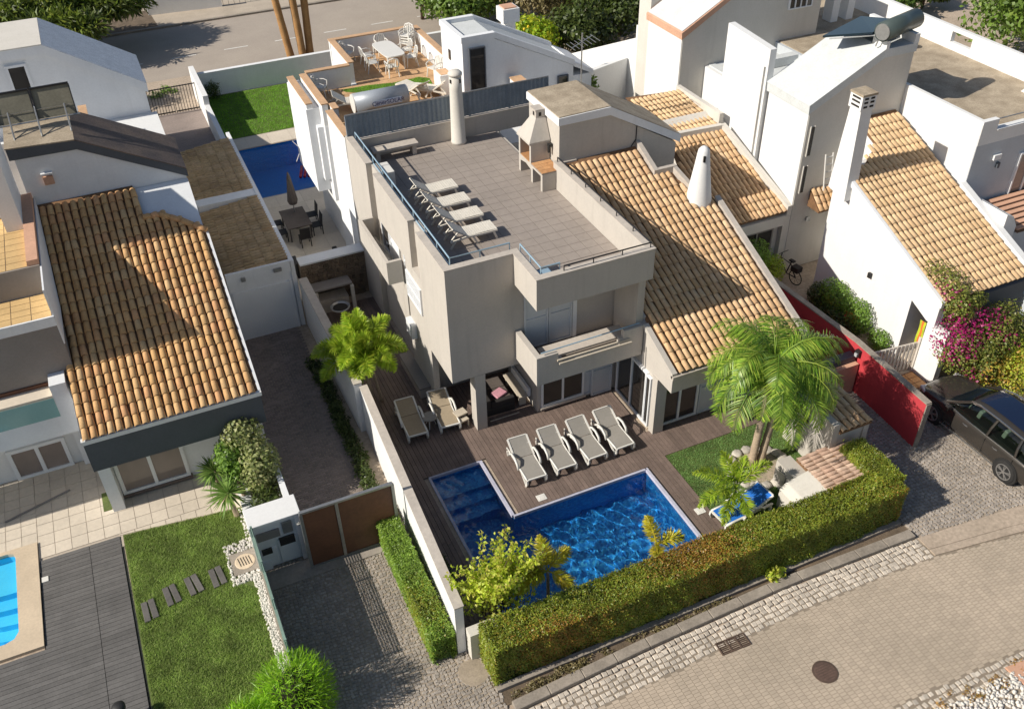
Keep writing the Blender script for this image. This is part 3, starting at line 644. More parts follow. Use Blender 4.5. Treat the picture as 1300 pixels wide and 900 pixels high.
# ---- deck planks, laid front to back, round the pool
deck = struct('pool_deck', MB(), 'dark')
AREA = [(4.98, 13.42, 14.0, 22.32), (4.98, 7.6, 22.32, 31.6), (7.6, 10.6, 22.32, 24.85), (10.6, 13.6, 22.2, 22.32), (13.42, 19.0, 18.5, 19.75)]
HOL = [(5.98, 7.90, 14.65, 20.93), (7.80, 12.66, 14.65, 18.28), (10.6, 13.6, 22.33, 23)]
bd = MB()
for a in AREA: pass
x = 4.98; pw = .146; allp = []
while x < 18.95:
    xc = x+pw/2; iv_ = sorted([[a[2], a[3]] for a in AREA if a[0] <= xc <= a[1]]); mg = []
    for s_, t_ in iv_:
        if mg and s_ <= mg[-1][1]+.01: mg[-1][1] = max(mg[-1][1], t_)
        else: mg.append([s_, t_])
    for h in HOL:
        if h[0]-pw*.5 < xc < h[1]+pw*.5:
            out = []
            for s_, t_ in mg:
                if h[3] <= s_ or h[2] >= t_: out.append([s_, t_]); continue
                if h[2]-s_ > .05: out.append([s_, h[2]])
                if t_-h[3] > .05: out.append([h[3], t_])
            mg = out
    for s_, t_ in mg: allp.append((x, s_, t_))
    x += pw
for x, s_, t_ in allp:
    bd.add([(x-.01, s_, -.012), (x+pw+.01, s_, -.012), (x+pw+.01, t_, -.012), (x-.01, t_, -.012)], [(0, 1, 2, 3)])
    off = random.uniform(1.5, 4.5); cuts = [s_]+[c for c in np.arange(s_+off, t_-.5, 4.2)]+[t_]
    for c0, c1 in zip(cuts, cuts[1:]):
        p_ = MB().box(x+.0055, x+pw-.0055, c0+.003, c1-.003, -.008, .021+random.uniform(-.0015, .0015)); p_.build('plank', 'deck', deck)
me = bpy.data.meshes.new('deck_base'); me.from_pydata(bd.v, [], bd.f); me.materials.append(M['dark']); deck.data = me
# ---- lawn with turf, planting ring with palms
struct('front_lawn', MB().add([(13.42, 14.0, -.004), (18.4, 14.0, -.004), (18.4, 18.5, -.004), (13.42, 18.5, -.004)], [(0, 1, 2, 3)]), 'lawn_base')
g = grass('turf', [(13.45, 18.0, 14.0, 18.48)], 2600, .035, 'grass_turf'); tag(g, 'short green artificial turf beside the pool deck', 'turf')
rg = thing('stone_ring', 'ring of pale boulders around the palm trunks on the lawn', 'stone ring', (15.95, 16.85, 0))
for i in range(17):
    a = i/17*2*math.pi+random.uniform(-.05, .05)
    c = (15.9+.98*math.cos(a), 16.75+.82*math.sin(a), .02); bm_ = MB()
    bm_.X = Matrix.Translation(c) @ Matrix.Rotation(a+math.pi/2, 4, 'Z') @ Matrix.Diagonal((1.05, .95, 1, 1))
    bm_.lathe([(.02, -.06), (.17, -.05), (.185, .02), (.16, .065), (.08, .085), (.02, .088)], (0, 0, 0), 10)
    bm_.v = [(p[0]+random.gauss(0, .012), p[1]+random.gauss(0, .012), p[2]+random.gauss(0, .006)) for p in bm_.v]
    bm_.build('boulder', 'boulder', rg, smooth=True)
MB().lathe([(.86, -.02), (.86, .015), (.3, .03)], (15.9, 16.75, 0), 20).build('ring_soil', 'earth', rg)
for i, (x, y, lb) in enumerate([(13.15, 15.95, 'square white skimmer lid beside the pool corner'), (8.95, 18.55, 'small white square plate on the deck by the pool edge')]):
    t = thing('skimmer_lid', lb, 'lid', (x, y, 0)); MB().cbox((x, y, .025), (.3, .26, .03)).build('lid', 'plastic', t, bevel=.006); MB().cbox((x, y, .042), (.18, .15, .01)).build('inner_plate', 'plastic', t)
# ================================================================ LEFT GARDEN
LP = LPOOL[0]
b, e = basin('lpool', LPOOL, 1.3, 'liner')
cr = [(LP[0], LP[2]), (LP[1]-.35, LP[2]), (LP[1]-.12, LP[2]+.08), (LP[1], LP[2]+.3), (LP[1], LP[3]-.2), (LP[1]-.06, LP[3]-.06), (LP[1]-.2, LP[3]), (LP[0], LP[3])]
for p, q in zip(cr, cr[1:]+cr[:1]): e(p[0], p[1], q[0], q[1])
lp = struct('neighbour_pool', b, 'liner')
for i in range(4):
    r = .75+.38*i; pts = [(LP[1], LP[3]), (LP[1], LP[3]-.5-r*1.05)]+[(LP[1]-2.3*math.sin(t)-.0, LP[3]-.5-r*1.05*math.cos(t)) for t in np.linspace(.12, 1.5, 8)]+[(LP[1]-2.3, LP[3])]
    MB().prism(pts, -1.29, -.28-.22*i).build('step', 'liner', lp)
tag(MB().add([(p[0], p[1], -.075) for p in cr], [tuple(range(len(cr)))]).build('water.001', 'water_calm'), kind='structure')
for a in ((LP[0], LP[1]+.62, LP[3], LP[3]+.14), (LP[1], LP[1]+.62, LP[2]-.1, LP[3]), (LP[0], LP[1]+.62, LP[2]-.5, LP[2]-.1)): MB().box(*a, -.05, .07).build('coping', 'coping_cream', lp)
MB().box(LP[0], LP[1], LP[2]-.1, LP[2], -.05, .069).build('coping', 'coping_cream', lp)
for pts in ([(LP[1]-.36, LP[2]), (LP[1]-.12, LP[2]+.08), (LP[1], LP[2]+.3), (LP[1], LP[2])], [(LP[1], LP[3]-.22), (LP[1]-.06, LP[3]-.06), (LP[1]-.22, LP[3]), (LP[1], LP[3])]):
    MB().prism(pts, -.05, .068).build('coping', 'coping_cream', lp)
pt = struct('patio', sheet('patio_bed', (-12, 1.0, 22.6, 27.0), [(-12, -5.73, 20, 23.44)], -.004, 'grout'), None) if False else sheet('patio', (-12, 1.0, 22.2, 27.0), [(-12, -5.73, 20, 23.44)], -.006, 'grout_cream')
tilefloor(pt, 'paving_tile', -5.72, .9, 22.75, 26.6, 0, .46, .46, 'cream_tile', .014, .014, [(-3.4, 2, 24.2, 27)])
tilefloor(pt, 'paving_tile', -12, -5.722, 23.46, 26.6, 0, .46, .46, 'cream_tile', .014, .014)
for i in range(9):
    xa, xb = -3.42+i*.46+.007, -3.42+(i+1)*.46-.007; MB().prism([(xa, 22.70-(xa+3.46)*.117), (xb, 22.70-(xb+3.46)*.117), (xb, 22.74), (xa, 22.74)], -.005, .014).build('paving_tile', 'cream_tile', pt)
gd = struct('grey_deck', MB().add([(-12, 13.5, -.012), (-3.3, 13.5, -.012), (-3.4, 22.72, -.012), (-5.74, 22.72, -.012), (-5.74, 19.3, -.012), (-12, 19.3, -.012)], [(0, 1, 2, 3, 4, 5)]), 'dark')
y = 13.6
while y < 22.6:
    x0 = -5.70 if y+.14 > 19.32 else -12
    for a, c in ((x0, -4.305), (-4.29, -3.42+.02*(22.7-y)*.4)):
        MB().box(a, c, y+.004, y+.141, -.008, .02+random.uniform(-.002, .002)).build('plank', 'deck_grey', gd)
    y += .146
ll = struct('neighbour_lawn', MB().prism([(-3.30, 13.4), (.2, 13.4), (.3, 22.24), (-3.32, 22.67)], -.03, -.005), 'lawn_base')
g = grass('grass', [(-3.3, .3, 13.5, 22.6)], 3600, .05, 'grass', 0, [(-3.25, 13.4), (-.12, 13.4), (.02, 18.9), (-.55, 19.35), (-.55, 20.7), (.2, 20.9), (.25, 22.24), (-3.3, 22.66)]); tag(g, 'mown green grass of the neighbouring garden beside the grey deck', 'grass')
for i, (x, y, r) in enumerate([(-2.95, 19.40, 4), (-2.30, 19.68, 8), (-1.66, 19.78, 10), (-.98, 19.78, 6)]):
    t = thing('stepping_slab', ['grey split stepping slab nearest the grey deck', 'grey split stepping slab, second from the deck', 'grey split stepping slab, third from the deck', 'grey split stepping slab nearest the drain cover'][i], 'stepping slab', (x, y, 0), 0, 'stepping slabs across the lawn')
    for s_ in (-1, 1):
        k = MB(); k.cbox((x+s_*.095+(.02 if s_ > 0 else 0), y+s_*.02, .03), (.17, .72, .06), rz=R(r+s_*1.5)); k.build('slab_half', 'stone_grey', t, bevel=.012)
dc = thing('drain_cover', 'square sandy drain cover in the pebbles by the lawn', 'drain cover', (-.12, 20.0, 0))
MB().cbox((-.12, 20.0, .01), (.78, .86, .06)).build('frame', 'kerb', dc, bevel=.01)
MB().lathe([(.30, .03), (.30, .05), (.27, .06)], (-.12, 20.0, 0), 14).build('plate', 'coping_cream', dc)
k = MB()
for i in range(5): k.cbox((-.28+i*.08, 20.0, .063), (.022, .34, .008), rz=R(8))
k.build('slots', 'dark', dc)
P = np.concatenate([np.stack([rng.uniform(-.02, .26, 900), rng.uniform(15.2, 19.4, 900)], 1), np.stack([rng.uniform(-.6, .3, 420), rng.uniform(19.25, 20.85, 420)], 1), np.stack([rng.uniform(.1, .33, 60), rng.uniform(20.8, 22.2, 60)], 1)])
k = ~((abs(P[:, 0]+.12) < .4) & (abs(P[:, 1]-20) < .44)); P = P[k]
V, F = stones(P[:, 0], P[:, 1], .085, .07, .045, 0, rng.uniform(0, 6, len(P)), .4, .35)
q = arrays('pebbles', V, F, 'pebble', None, 'stuff'); tag(q, 'strip of white pebbles along the green mesh fence', 'pebbles')
# ================================================================ BACK GARDEN of the villa next door
b, e = basin('bpool', BPOOL[:1], 1.4, 'mosaic_back'); r = BPOOL[0]
for a in ((r[0], r[2], r[0], r[3]), (r[0], r[3], r[1], r[3]), (r[1], r[3], r[1], r[2]), (r[1], r[2], r[0], r[2])): e(*a)
struct('back_pool', b, 'mosaic_back')
tag(MB().add([(r[0], r[2], -.07), (r[1], r[2], -.07), (r[1], r[3], -.07), (r[0], r[3], -.07)], [(0, 1, 2, 3)]).build('water.002', 'water_calm'), kind='structure')
bp = sheet('back_patio', (4.6, 9.6, 32.6, 49.2), [(5.05, 8.7, 42, 47.7)], -.004, 'grout_cream')
tilefloor(bp, 'paving_slab', 4.7, 9.4, 32.7, 41.9, .0, 1.2, 1.15, 'cream_tile', .01, .016)
tilefloor(bp, 'paving_slab', 4.7, 9.4, 47.75, 49.1, .0, 1.2, 1.3, 'cream_tile', .01, .016)
struct('back_lawn', MB().add([(4.6, 49.2, -.006), (11.2, 49.2, -.006), (11.2, 55.6, -.006), (4.6, 55.6, -.006)], [(0, 1, 2, 3)]), 'lawn_base')
g = grass('turf', [(4.8, 11.0, 49.25, 55.5)], 900, .05, 'grass_bright'); tag(g, 'bright green lawn behind the back pool', 'turf')
struct('back_drive', MB().add([(1.6, 43.5, -.006), (4.5, 43.5, -.006), (4.5, 54.2, -.006), (1.6, 54.2, -.006)], [(0, 1, 2, 3)]), 'herring')
# ---- lane on the right, behind the red wall
struct('side_lane', MB().add([(20.2, 18.4, -.006), (24.0, 18.2, -.006), (24.0, 27.5, -.006), (20.2, 27.5, -.006)], [(0, 1, 2, 3)]), 'earth')
# ================================================================ MAIN VILLA
SL = .41
def wing(V, ox, oy, oz, wall, tilem, fascia, cap, sx=1, x1=18.75, corner=True):
    """tiled lean-to wing shared by the three houses of the row; sx=-1 mirrors it about x=ox"""
    X = lambda x: ox+sx*x
    def bx(b, a, c, *r): b.box(min(X(a), X(c)), max(X(a), X(c)), *r); return b
    zr = lambda y: 3.02+SL*(y-18.8)                       # underside of the roof bed
    wl = MB(); wl.prism([(oy+19.85, 0), (oy+27.2, 0), (oy+27.2, oz+zr(27.2)), (oy+19.85, oz+zr(19.85))], min(X(13.66), X(16.9)), max(X(13.66), X(16.9)), 'x')
    wl.prism([(oy+19.85, 0), (oy+24.4, 0), (oy+24.4, oz+zr(24.4)), (oy+19.85, oz+zr(19.85))], min(X(16.902), X(x1-.05)), max(X(16.902), X(x1-.05)), 'x'); wl.box(16.902, 17.6, 24.402, 25.8, 0, zr(24.4))
    wl.build('wall', wall, V)
    ov = MB(); ov.prism([(oy+18.8, oz+2.41), (oy+19.84, oz+2.41), (oy+19.84, oz+zr(19.84)), (oy+18.8, oz+zr(18.8))], min(X(13.64), X(x1-.02)), max(X(13.64), X(x1-.02)), 'x')
    ov.build('eave_beam', fascia, V)
    return zr
def roof_bed(V, ox, oy, oz, poly, sx=1, th=.1, m='tile_bed'):
    """poly in plan (x,y): a sloping slab under the tiles"""
    vs = []
    for dz in (0, th): vs += [(ox+sx*x, oy+y, oz+3.03+SL*(y-18.8)+dz) for x, y in poly]
    n = len(poly); b = MB(); b.add(vs, [tuple(range(n))[::-1], tuple(range(n, 2*n))]+[(i, (i+1) % n, n+(i+1) % n, n+i) for i in range(n)])
    return b.build('roof', m, V)
CS = 1/math.sqrt(1+SL*SL)
villa = thing('villa', 'large beige villa with roof terrace, balcony and tiled wing beside the blue pool', 'villa', (10.6, 22.3, 0))
V = villa
b = MB(); b.box(10.6, 13.66, 22.3, 32.4, 0, 2.39); b.box(7.76, 10.59, 24.9, 32.4, 0, 2.39); b.box(7.76, 13.70, 22.30, 32.4, 2.392, 5.70)
b.build('wall', 'villa', V)
b = MB()                                                   # outer skin of the left face, with two vertical grooves
b.box(7.55, 7.758, 22.29, 24.75, 2.39, 5.7); b.box(7.55, 7.758, 24.25, 26.45, 0, 2.388); b.box(7.55, 7.758, 24.752, 26.3, 2.39, 4.95)
b.box(7.55, 7.758, 25.56, 29.15, 4.952, 5.7); b.box(7.55, 7.758, 30.03, 32.6, 0, 5.7); b.box(7.552, 7.757, 26.46, 26.72, 2.4, 3.6)
b.build('facade_skin', 'villa', V)
b = MB()
b.box(7.55, 7.77, 22.29, 24.75, 5.702, 6.7); b.box(7.75, 7.93, 24.752, 25.558, 5.702, 6.66); b.box(7.55, 7.77, 25.56, 29.15, 5.702, 6.7); b.box(7.75, 7.93, 29.152, 30.028, 5.702, 6.66); b.box(7.55, 7.77, 30.03, 32.62, 5.702, 6.7)
b.box(7.772, 9.80, 22.29, 22.5, 5.702, 6.7); b.box(9.80, 10.0, 20.65, 22.5, 5.62, 6.7); b.box(10.002, 13.598, 20.65, 20.86, 5.62, 6.7); b.box(13.6, 13.81, 20.65, 27.22, 5.702, 6.7); b.box(13.6, 13.81, 20.652, 22.3, 5.62, 5.7)
b.box(7.772, 13.9, 32.4, 32.62, 5.702, 6.48); b.box(13.9, 16.6, 32.4, 32.62, 5.702, 6.48)
b.build('parapet', 'villa', V)
b = MB()                                                   # copings
for a in ((7.53, 7.79, 22.27, 24.77), (7.53, 7.79, 25.54, 29.17), (7.53, 7.79, 30.01, 32.4), (7.79, 9.78, 22.27, 22.52), (9.78, 10.02, 20.63, 22.52), (10.02, 13.58, 20.63, 20.88), (13.58, 13.83, 20.63, 27.22), (7.79, 16.6, 32.38, 32.64)):
    b.box(*a, 6.701 if a[3] < 32.5 else 6.481, 6.735 if a[3] < 32.5 else 6.53)
b.build('coping', 'villa_cap', V)
MB().box(10.0, 13.6, 20.86, 22.3, 5.6, 5.7).build('terrace_slab', 'villa', V)
fl = MB().box(7.93, 13.6, 22.5, 32.4, 5.702, 5.722).box(10.0, 13.6, 20.86, 22.5, 5.702, 5.722).build('terrace_floor', 'grout', V)
tilefloor(fl, 'floor_tile', 7.95, 13.58, 22.52, 32.38, 5.722, .45, .45, 'floor_tile', .012, .018)
tilefloor(fl, 'floor_tile', 10.02, 13.58, 20.88, 22.50, 5.722, .45, .40, 'floor_tile', .012, .018)
# bay box, shutters and louvre of the left face
b = MB(); b.box(7.0, 7.55, 26.72, 30.02, 3.7, 3.82); b.box(7.0, 7.12, 26.72, 30.02, 3.821, 4.6); b.box(7.121, 7.55, 26.72, 26.84, 3.821, 4.6); b.box(7.121, 7.55, 29.9, 30.02, 3.821, 4.6)
b.build('bay_box', 'villa', V)
shutter(V, (7.745, 26.35, 4.4), 1.3, 1.9, '-x', 'frame_white', panel=True); shutter(V, (7.745, 27.95, 4.4), 1.0, 1.9, '-x', 'frame_white', panel=True)
window(V, (7.75, 28.9, 4.5), .9, 1.6, '-x', 1)
shutter(V, (7.54, 25.5, 4.0), 1.45, 1.05, '-x', 'frame_white', slats=12, name='louvre_shutter')
MB().box(7.35, 7.55, 25.7, 26.3, 1.9, 2.5).build('meter_box', 'frame_white', V, bevel=.01)
# porch column, balcony, middle block openings
b = MB(); b.box(8.33, 8.70, 22.285, 22.75, 0, 2.388); b.build('column', 'villa', V)
MB().box(10.58, 10.95, 22.26, 22.40, 0, 2.388).build('column', 'villa', V)
b = MB(); b.box(9.80, 13.60, 20.65, 22.28, 2.70, 2.86); b.box(9.80, 9.98, 20.65, 22.28, 2.862, 3.8); b.box(9.982, 10.55, 20.65, 20.83, 2.862, 3.8); b.box(10.552, 12.9, 20.65, 20.83, 2.862, 3.36); b.box(12.902, 13.62, 20.65, 20.83, 2.862, 3.88)
b.box(10.552, 10.7, 20.652, 20.828, 3.36, 3.55); b.box(12.75, 12.9, 20.652, 20.828, 3.36, 3.6)
b.build('balcony', 'villa', V)
b = MB(); b.box(10.5, 13.1, 20.58, 20.64, 3.5, 3.56); b.box(10.5, 13.1, 20.45, 20.5, 3.47, 3.52); b.build('balcony_beam', 'balcony_beam', V)
b = MB().box(10.2, 13.2, 20.9, 21.5, 3.42, 3.50); b.build('balcony_bench', 'villa_cap', V)
MB().tube([(9.99, 20.74, 3.9), (13.5, 20.74, 3.95)], .022).build('balcony_rail', 'rail', V)
MB().box(9.99, 13.6, 20.84, 22.28, 2.861, 2.875).build('balcony_floor', 'floor_tile', V)
b = MB().box(13.44, 13.70, 20.86, 22.28, 2.88, 5.6); b.build('balcony_side_wall', 'villa', V)
shutter(V, (10.55, 22.28, 4.08), .85, 2.3, '-y', 'shutter', panel=True); shutter(V, (11.42, 22.28, 4.08), .85, 2.3, '-y', 'shutter', panel=True)
MB().box(11.87, 12.02, 22.24, 22.30, 2.9, 5.2).build('door_post', 'frame_white', V)
window(V, (11.55, 22.30, 1.15), 1.65, 1.9, '-y', 2, sill='villa_cap'); shutter(V, (12.55, 22.30, 1.12), .36, 2.0, '-y', panel=True); shutter(V, (13.06, 22.22, 1.12), .80, 2.15, '-y', panel=True)
wing(V, 0, 0, 0, 'villa', 'tile', 'villa', 'villa_cap')
MB().box(13.60, 14.0, 19.55, 19.84, 0, 2.408).build('column', 'villa', V)
window(V, (13.65, 21.1, 1.18), 1.95, 2.2, '-x', 2, fw=.09); window(V, (13.63, 20.03, 1.18), .34, 2.1, '-x', 1, pm='pane', fw=.05)
window(V, (14.72, 19.85, 1.2), 1.5, 2.3, '-y', 2, pm='pane_room', fw=.08); shutter(V, (16.0, 19.8, 1.18), 1.0, 2.25, '-y', panel=True)
shutter(V, (17.1, 19.8, 1.18), 1.0, 2.25, '-y', panel=True); window(V, (18.05, 19.85, 1.2), .9, 2.2, '-y', 1)
MB().box(13.60, 13.82, 19.9, 20.9, -.01, .03).build('doorstep', 'cream_tile', V)
# verges of the wing and the roof
zc = lambda y: 3.02+SL*(y-18.8)
b = MB(); b.prism([(18.78, zc(18.78)+.0), (20.64, zc(20.64)), (20.64, zc(20.64)+.16), (18.78, zc(18.78)+.2)], 13.60, 13.78, 'x'); b.prism([(20.88, zc(20.88)), (22.29, zc(22.29)), (22.29, zc(22.29)+.16), (20.88, zc(20.88)+.16)], 13.72, 13.82, 'x')
b.build('verge_trim', 'villa', V)
b = MB(); b.prism([(18.72, zc(18.8)-.02), (18.86, zc(18.8)-.02), (18.86, zc(18.8)+.10), (18.72, zc(18.8)+.10)], 13.60, 18.84, 'x'); b.build('eave_trim', 'villa_cap', V)
rf = roof_bed(V, 0, 0, 0, [(13.80, 18.86), (18.6, 18.86), (18.6, 24.4), (17.7, 25.5), (17.7, 25.92), (16.95, 25.92), (16.95, 27.22), (13.83, 27.22)])
def keepm(a, bb):
    x, y = 13.86+a, 18.80+bb*CS
    return y < 26.95 and (x < 16.9 or (y < 25.6 and x < 17.6) or (y < 25.2-(x-17.6)*1.0 and x < 18.55))
rooftiles(rf, (13.86, 18.80, zc(18.80)+.12), (1, 0, 0), (0, CS, SL*CS), 20, 23, .2335, .385, 'tile', 300, keepm)
def trim(pts, w, h0, h1, m='villa_cap', name='roof_trim'):
    b = MB()
    for p, q in zip(pts, pts[1:]):
        d = Vector((q[0]-p[0], q[1]-p[1])).normalized(); nx, ny = -d.y*w/2, d.x*w/2; e = d*w*.0
        vs = []
        for (x, y) in (p, q):
            z = zc(y)
            for s_ in (-1, 1):
                for hh in (h0, h1): vs.append((x+s_*nx, y+s_*ny, z+hh))
        b.add(vs, [(0, 1, 3, 2), (4, 6, 7, 5), (0, 4, 5, 1), (2, 3, 7, 6), (1, 5, 7, 3), (0, 2, 6, 4)])
    return b.build(name, m, V)
trim([(17.02, 27.2), (17.02, 25.86)], .17, -.1, .34); trim([(16.93, 25.88), (17.86, 25.88)], .16, -.1, .325); trim([(17.78, 25.8), (17.95, 24.95)], .17, -.1, .33)
trim([(18.70, 24.35), (18.70, 18.74)], .2, -.12, .24)
MB().prism([(19.6, 0), (24.4, 0), (24.4, zc(24.4)-.1), (19.6, zc(19.6)-.1)], 18.705, 18.80, 'x').build('side_wall', 'villa', V)
# stair tower
b = MB(); b.prism([(13.83, 5.71), (16.5, 5.5), (16.6, 3.5), (18.70, 3.5), (18.70, 6.36), (15.8, 8.02), (13.83, 8.02)], 27.24, 29.72, 'y'); b.build('stair_tower', 'villa', V)
b = MB(); b.prism([(13.76, 8.03), (15.8, 8.03), (18.84, 6.36), (18.84, 6.66), (15.8, 8.335), (13.76, 8.30)], 27.16, 29.8, 'y'); b.build('tower_roof', 'bluewall', V)
b = MB(); b.prism([(13.80, 8.301), (15.78, 8.336), (18.82, 6.665), (18.82, 6.70), (15.79, 8.372), (13.80, 8.336)], 27.20, 29.78, 'y'); b.build('roof_felt', 'concrete', V)
MB().tube([(16.95, 27.225, 7.6), (16.95, 27.225, 6.85), (16.75, 27.21, 6.6)], .02).build('cable', 'darkmetal', V)
MB().box(13.80, 14.5, 27.16, 27.24, 6.3, 6.62).build('flashing', 'villa_cap', V)
lt = MB(); lt.box(13.66, 13.83, 27.72, 27.86, 7.02, 7.12); lt.box(13.66, 13.72, 27.74, 27.84, 6.8, 7.02); lt.build('wall_lamp', 'black', V)
# small hatch door on terrace side of the tower, cylindrical chimney, white cone chimney
ch = thing('chimney', 'round beige chimney standing on the terrace against its back wall', 'chimney', (11.88, 32.12, 5.72))
MB().lathe([(.30, 0), (.30, .1), (.285, .12), (.24, 2.2), (.24, 2.72)], (11.88, 32.08, 5.74), 20).build('shaft', 'offwhite', ch, True)
MB().lathe([(.27, 2.72), (.275, 2.80), (.2, 2.88), (.05, 2.92)], (11.88, 32.08, 5.74), 20).build('cap', 'offwhite', ch, True)
k = MB()
for a in range(4): k.cbox((11.88+.24*math.cos(a*1.57+.4), 32.08+.24*math.sin(a*1.57+.4), 8.28), (.06, .06, .14), rz=a*1.57+.4)
k.build('vent', 'dark', ch)
ch = thing('chimney', 'white cone chimney with a rounded top rising from the tiled roof edge', 'chimney', (18.02, 24.5, 5.3))
MB().lathe([(.50, 0), (.47, .35), (.36, 1.1), (.27, 1.75), (.22, 2.15), (.19, 2.32), (.10, 2.42), (.02, 2.45)], (18.05, 24.55, 5.05), 24).build('cone', 'white', ch, True)
MB().cbox((17.94, 24.32, 7.12), (.07, .05, .22)).build('vent', 'dark', ch)
# railing round the terrace
def rail(pts, z0, z1, m, name, label, step=1.1, two=False):
    t = thing(name, label, 'railing', (*pts[0], z0)); zz = [z1]+([z1-.28] if two else [])
    for z in zz: MB().tube([(x, y, z) for x, y in pts], .026, 6).build('handrail', m, t)
    for p, q in zip(pts, pts[1:]):
        L = math.dist(p, q); n = max(1, round(L/step))
        for i in range(n+(1 if q == pts[-1] else 0)):
            x, y = p[0]+(q[0]-p[0])*i/n, p[1]+(q[1]-p[1])*i/n; MB().cyl((x, y, z0), (x, y, z1), .018, n=6).build('post', m, t)
rail([(7.84, 32.2), (7.84, 22.56), (9.8, 22.56)], 6.45, 6.95, 'rail', 'terrace_railing', 'pale blue metal railing along the left side of the roof terrace', two=True)
rail([(10.08, 22.4), (10.08, 20.94), (10.7, 20.94)], 6.5, 6.92, 'rail', 'terrace_railing', 'short pale blue railing at the inner corner of the terrace parapet', .6, True)
rail([(10.75, 20.76), (13.7, 20.76), (13.7, 27.1)], 6.73, 6.9, 'darkmetal', 'terrace_railing', 'thin dark metal rail on the front and right terrace parapet')
b = MB(); b.box(10.12, 10.5, 20.9, 21.3, 6.55, 6.6); b.build('x', 'rail', villa).name = 'light_fitting'
# bench, air conditioner, barbecue
t = thing('bench', 'low concrete bench against the back wall of the roof terrace', 'bench', (9.2, 32.1, 5.74))
MB().box(8.35, 10.15, 31.8, 32.25, 6.12, 6.22).build('seat', 'villa_cap', t, bevel=.01)
for x in (8.45, 9.9): MB().box(x, x+.16, 31.84, 32.22, 5.74, 6.118).build('leg', 'villa_cap', t)
t = thing('air_conditioner', 'white air conditioner unit at the left railing of the roof terrace', 'air conditioner', (8.25, 29.9, 5.74))
MB().box(8.08, 8.42, 29.45, 30.3, 5.86, 6.5).build('casing', 'plastic', t, bevel=.02)
MB().box(8.421, 8.432, 29.52, 30.0, 5.92, 6.44).build('grille', 'black', t); MB().box(8.05, 8.45, 29.5, 29.56, 5.74, 5.859).box(8.05, 8.45, 30.2, 30.26, 5.74, 5.859).build('feet', 'steel', t)
t = thing('barbecue', 'beige masonry barbecue with hood and brick worktop beside the stair tower', 'barbecue', (13.45, 28.2, 5.74)); z = 5.74
b = MB(); b.box(13.05, 13.8, 26.98, 27.12, z, 6.42); b.box(13.05, 13.8, 27.78, 27.92, z, 6.42); b.box(13.05, 13.8, 28.82, 28.96, z, 6.42)
b.prism([(27.92, 6.2), (28.37, 6.28), (28.82, 6.2), (28.82, 6.42), (27.92, 6.42)], 13.05, 13.8, 'x'); b.box(13.05, 13.8, 27.12, 27.78, 6.32, 6.42); b.build('base', 'villa', t)
wt = MB().box(13.03, 13.8, 26.97, 27.9, 6.421, 6.46).build('worktop', 'grout', t)
for i in range(3):
    for j in range(4): MB().box(13.04+i*.25, 13.28+i*.25, 26.98+j*.23, 27.20+j*.23, 6.46, 6.475).build('brick', 'brickorange', wt)
b = MB(); b.box(13.05, 13.8, 27.93, 28.05, 6.421, 7.15); b.box(13.05, 13.8, 28.84, 28.96, 6.421, 7.15); b.box(13.68, 13.8, 28.051, 28.839, 6.421, 7.15); b.build('firebox', 'villa', t)
fb = MB().box(13.06, 13.68, 28.06, 28.83, 6.421, 6.45).build('hearth', 'brickorange', t)
for i in range(4):
    MB().box(13.6, 13.675, 28.06, 28.83, 6.455+i*.16, 6.6+i*.16).build('fire_brick', 'firebrick', t)
b = MB(); vs = []
for (x0, x1, y0, y1, zz) in ((12.98, 13.8, 27.9, 28.99, 7.15), (12.98, 13.8, 27.9, 28.99, 7.22), (13.42, 13.8, 28.28, 28.66, 7.95), (13.42, 13.8, 28.28, 28.66, 8.18)): vs += [(x0, y0, zz), (x1, y0, zz), (x1, y1, zz), (x0, y1, zz)]
b.add(vs, [(3, 2, 1, 0), (12, 13, 14, 15)]+[(l*4+i, l*4+(i+1) % 4, l*4+4+(i+1) % 4, l*4+4+i) for l in range(3) for i in range(4)]); b.build('hood', 'villa', t)
b = MB(); b.box(13.38, 13.84, 28.24, 28.70, 8.2, 8.26); b.build('chimney_cap', 'villa_cap', t)
b = MB(); b.box(13.41, 13.43, 28.40, 28.52, 8.0, 8.14); b.box(13.53, 13.63, 28.272, 28.29, 8.0, 8.14); b.build('vent', 'dark', t)
# porch: dark sofa, pink cushion, bench; wall plants on the facade edge
t = thing('rattan_sofa', 'black rattan sofa with dark cushions under the porch', 'sofa', (9.2, 23.2, 0))
MB().box(8.85, 9.95, 22.75, 24.3, .02, .36).build('base', 'rattan', t, bevel=.03); MB().box(8.85, 9.05, 22.75, 24.3, .361, .75).build('backrest', 'rattan', t, bevel=.03)
MB().box(9.06, 9.95, 22.75, 22.92, .361, .6).build('armrest', 'rattan', t, bevel=.03); MB().box(9.08, 9.93, 22.95, 23.6, .361, .46).build('seat_cushion', 'umb', t, bevel=.03); MB().box(9.08, 9.93, 23.62, 24.28, .361, .46).build('seat_cushion', 'umb', t, bevel=.03)
t = thing('cushion', 'pink cushion lying on the black rattan sofa', 'cushion', (9.5, 23.2, .47)); MB().cbox((9.55, 23.25, .50), (.5, .4, .10), rz=.4).build('cover', 'pink', t, bevel=.04)
t = thing('bench', 'low wooden bench with a white edge at the porch side wall', 'bench', (10.3, 23.4, 0))
MB().box(10.12, 10.45, 22.75, 24.2, .40, .46).build('seat', 'balcony_beam', t); MB().box(10.45, 10.55, 22.75, 24.2, .40, .75).build('backrest', 'frame_white', t)
for y in (22.85, 24.0): MB().box(10.16, 10.42, y, y+.08, 0, .40).build('leg', 'balcony_beam', t)
MB().box(8.9, 10.0, 22.5, 22.52, .021, .05).build('threshold', 'cream_tile', V)
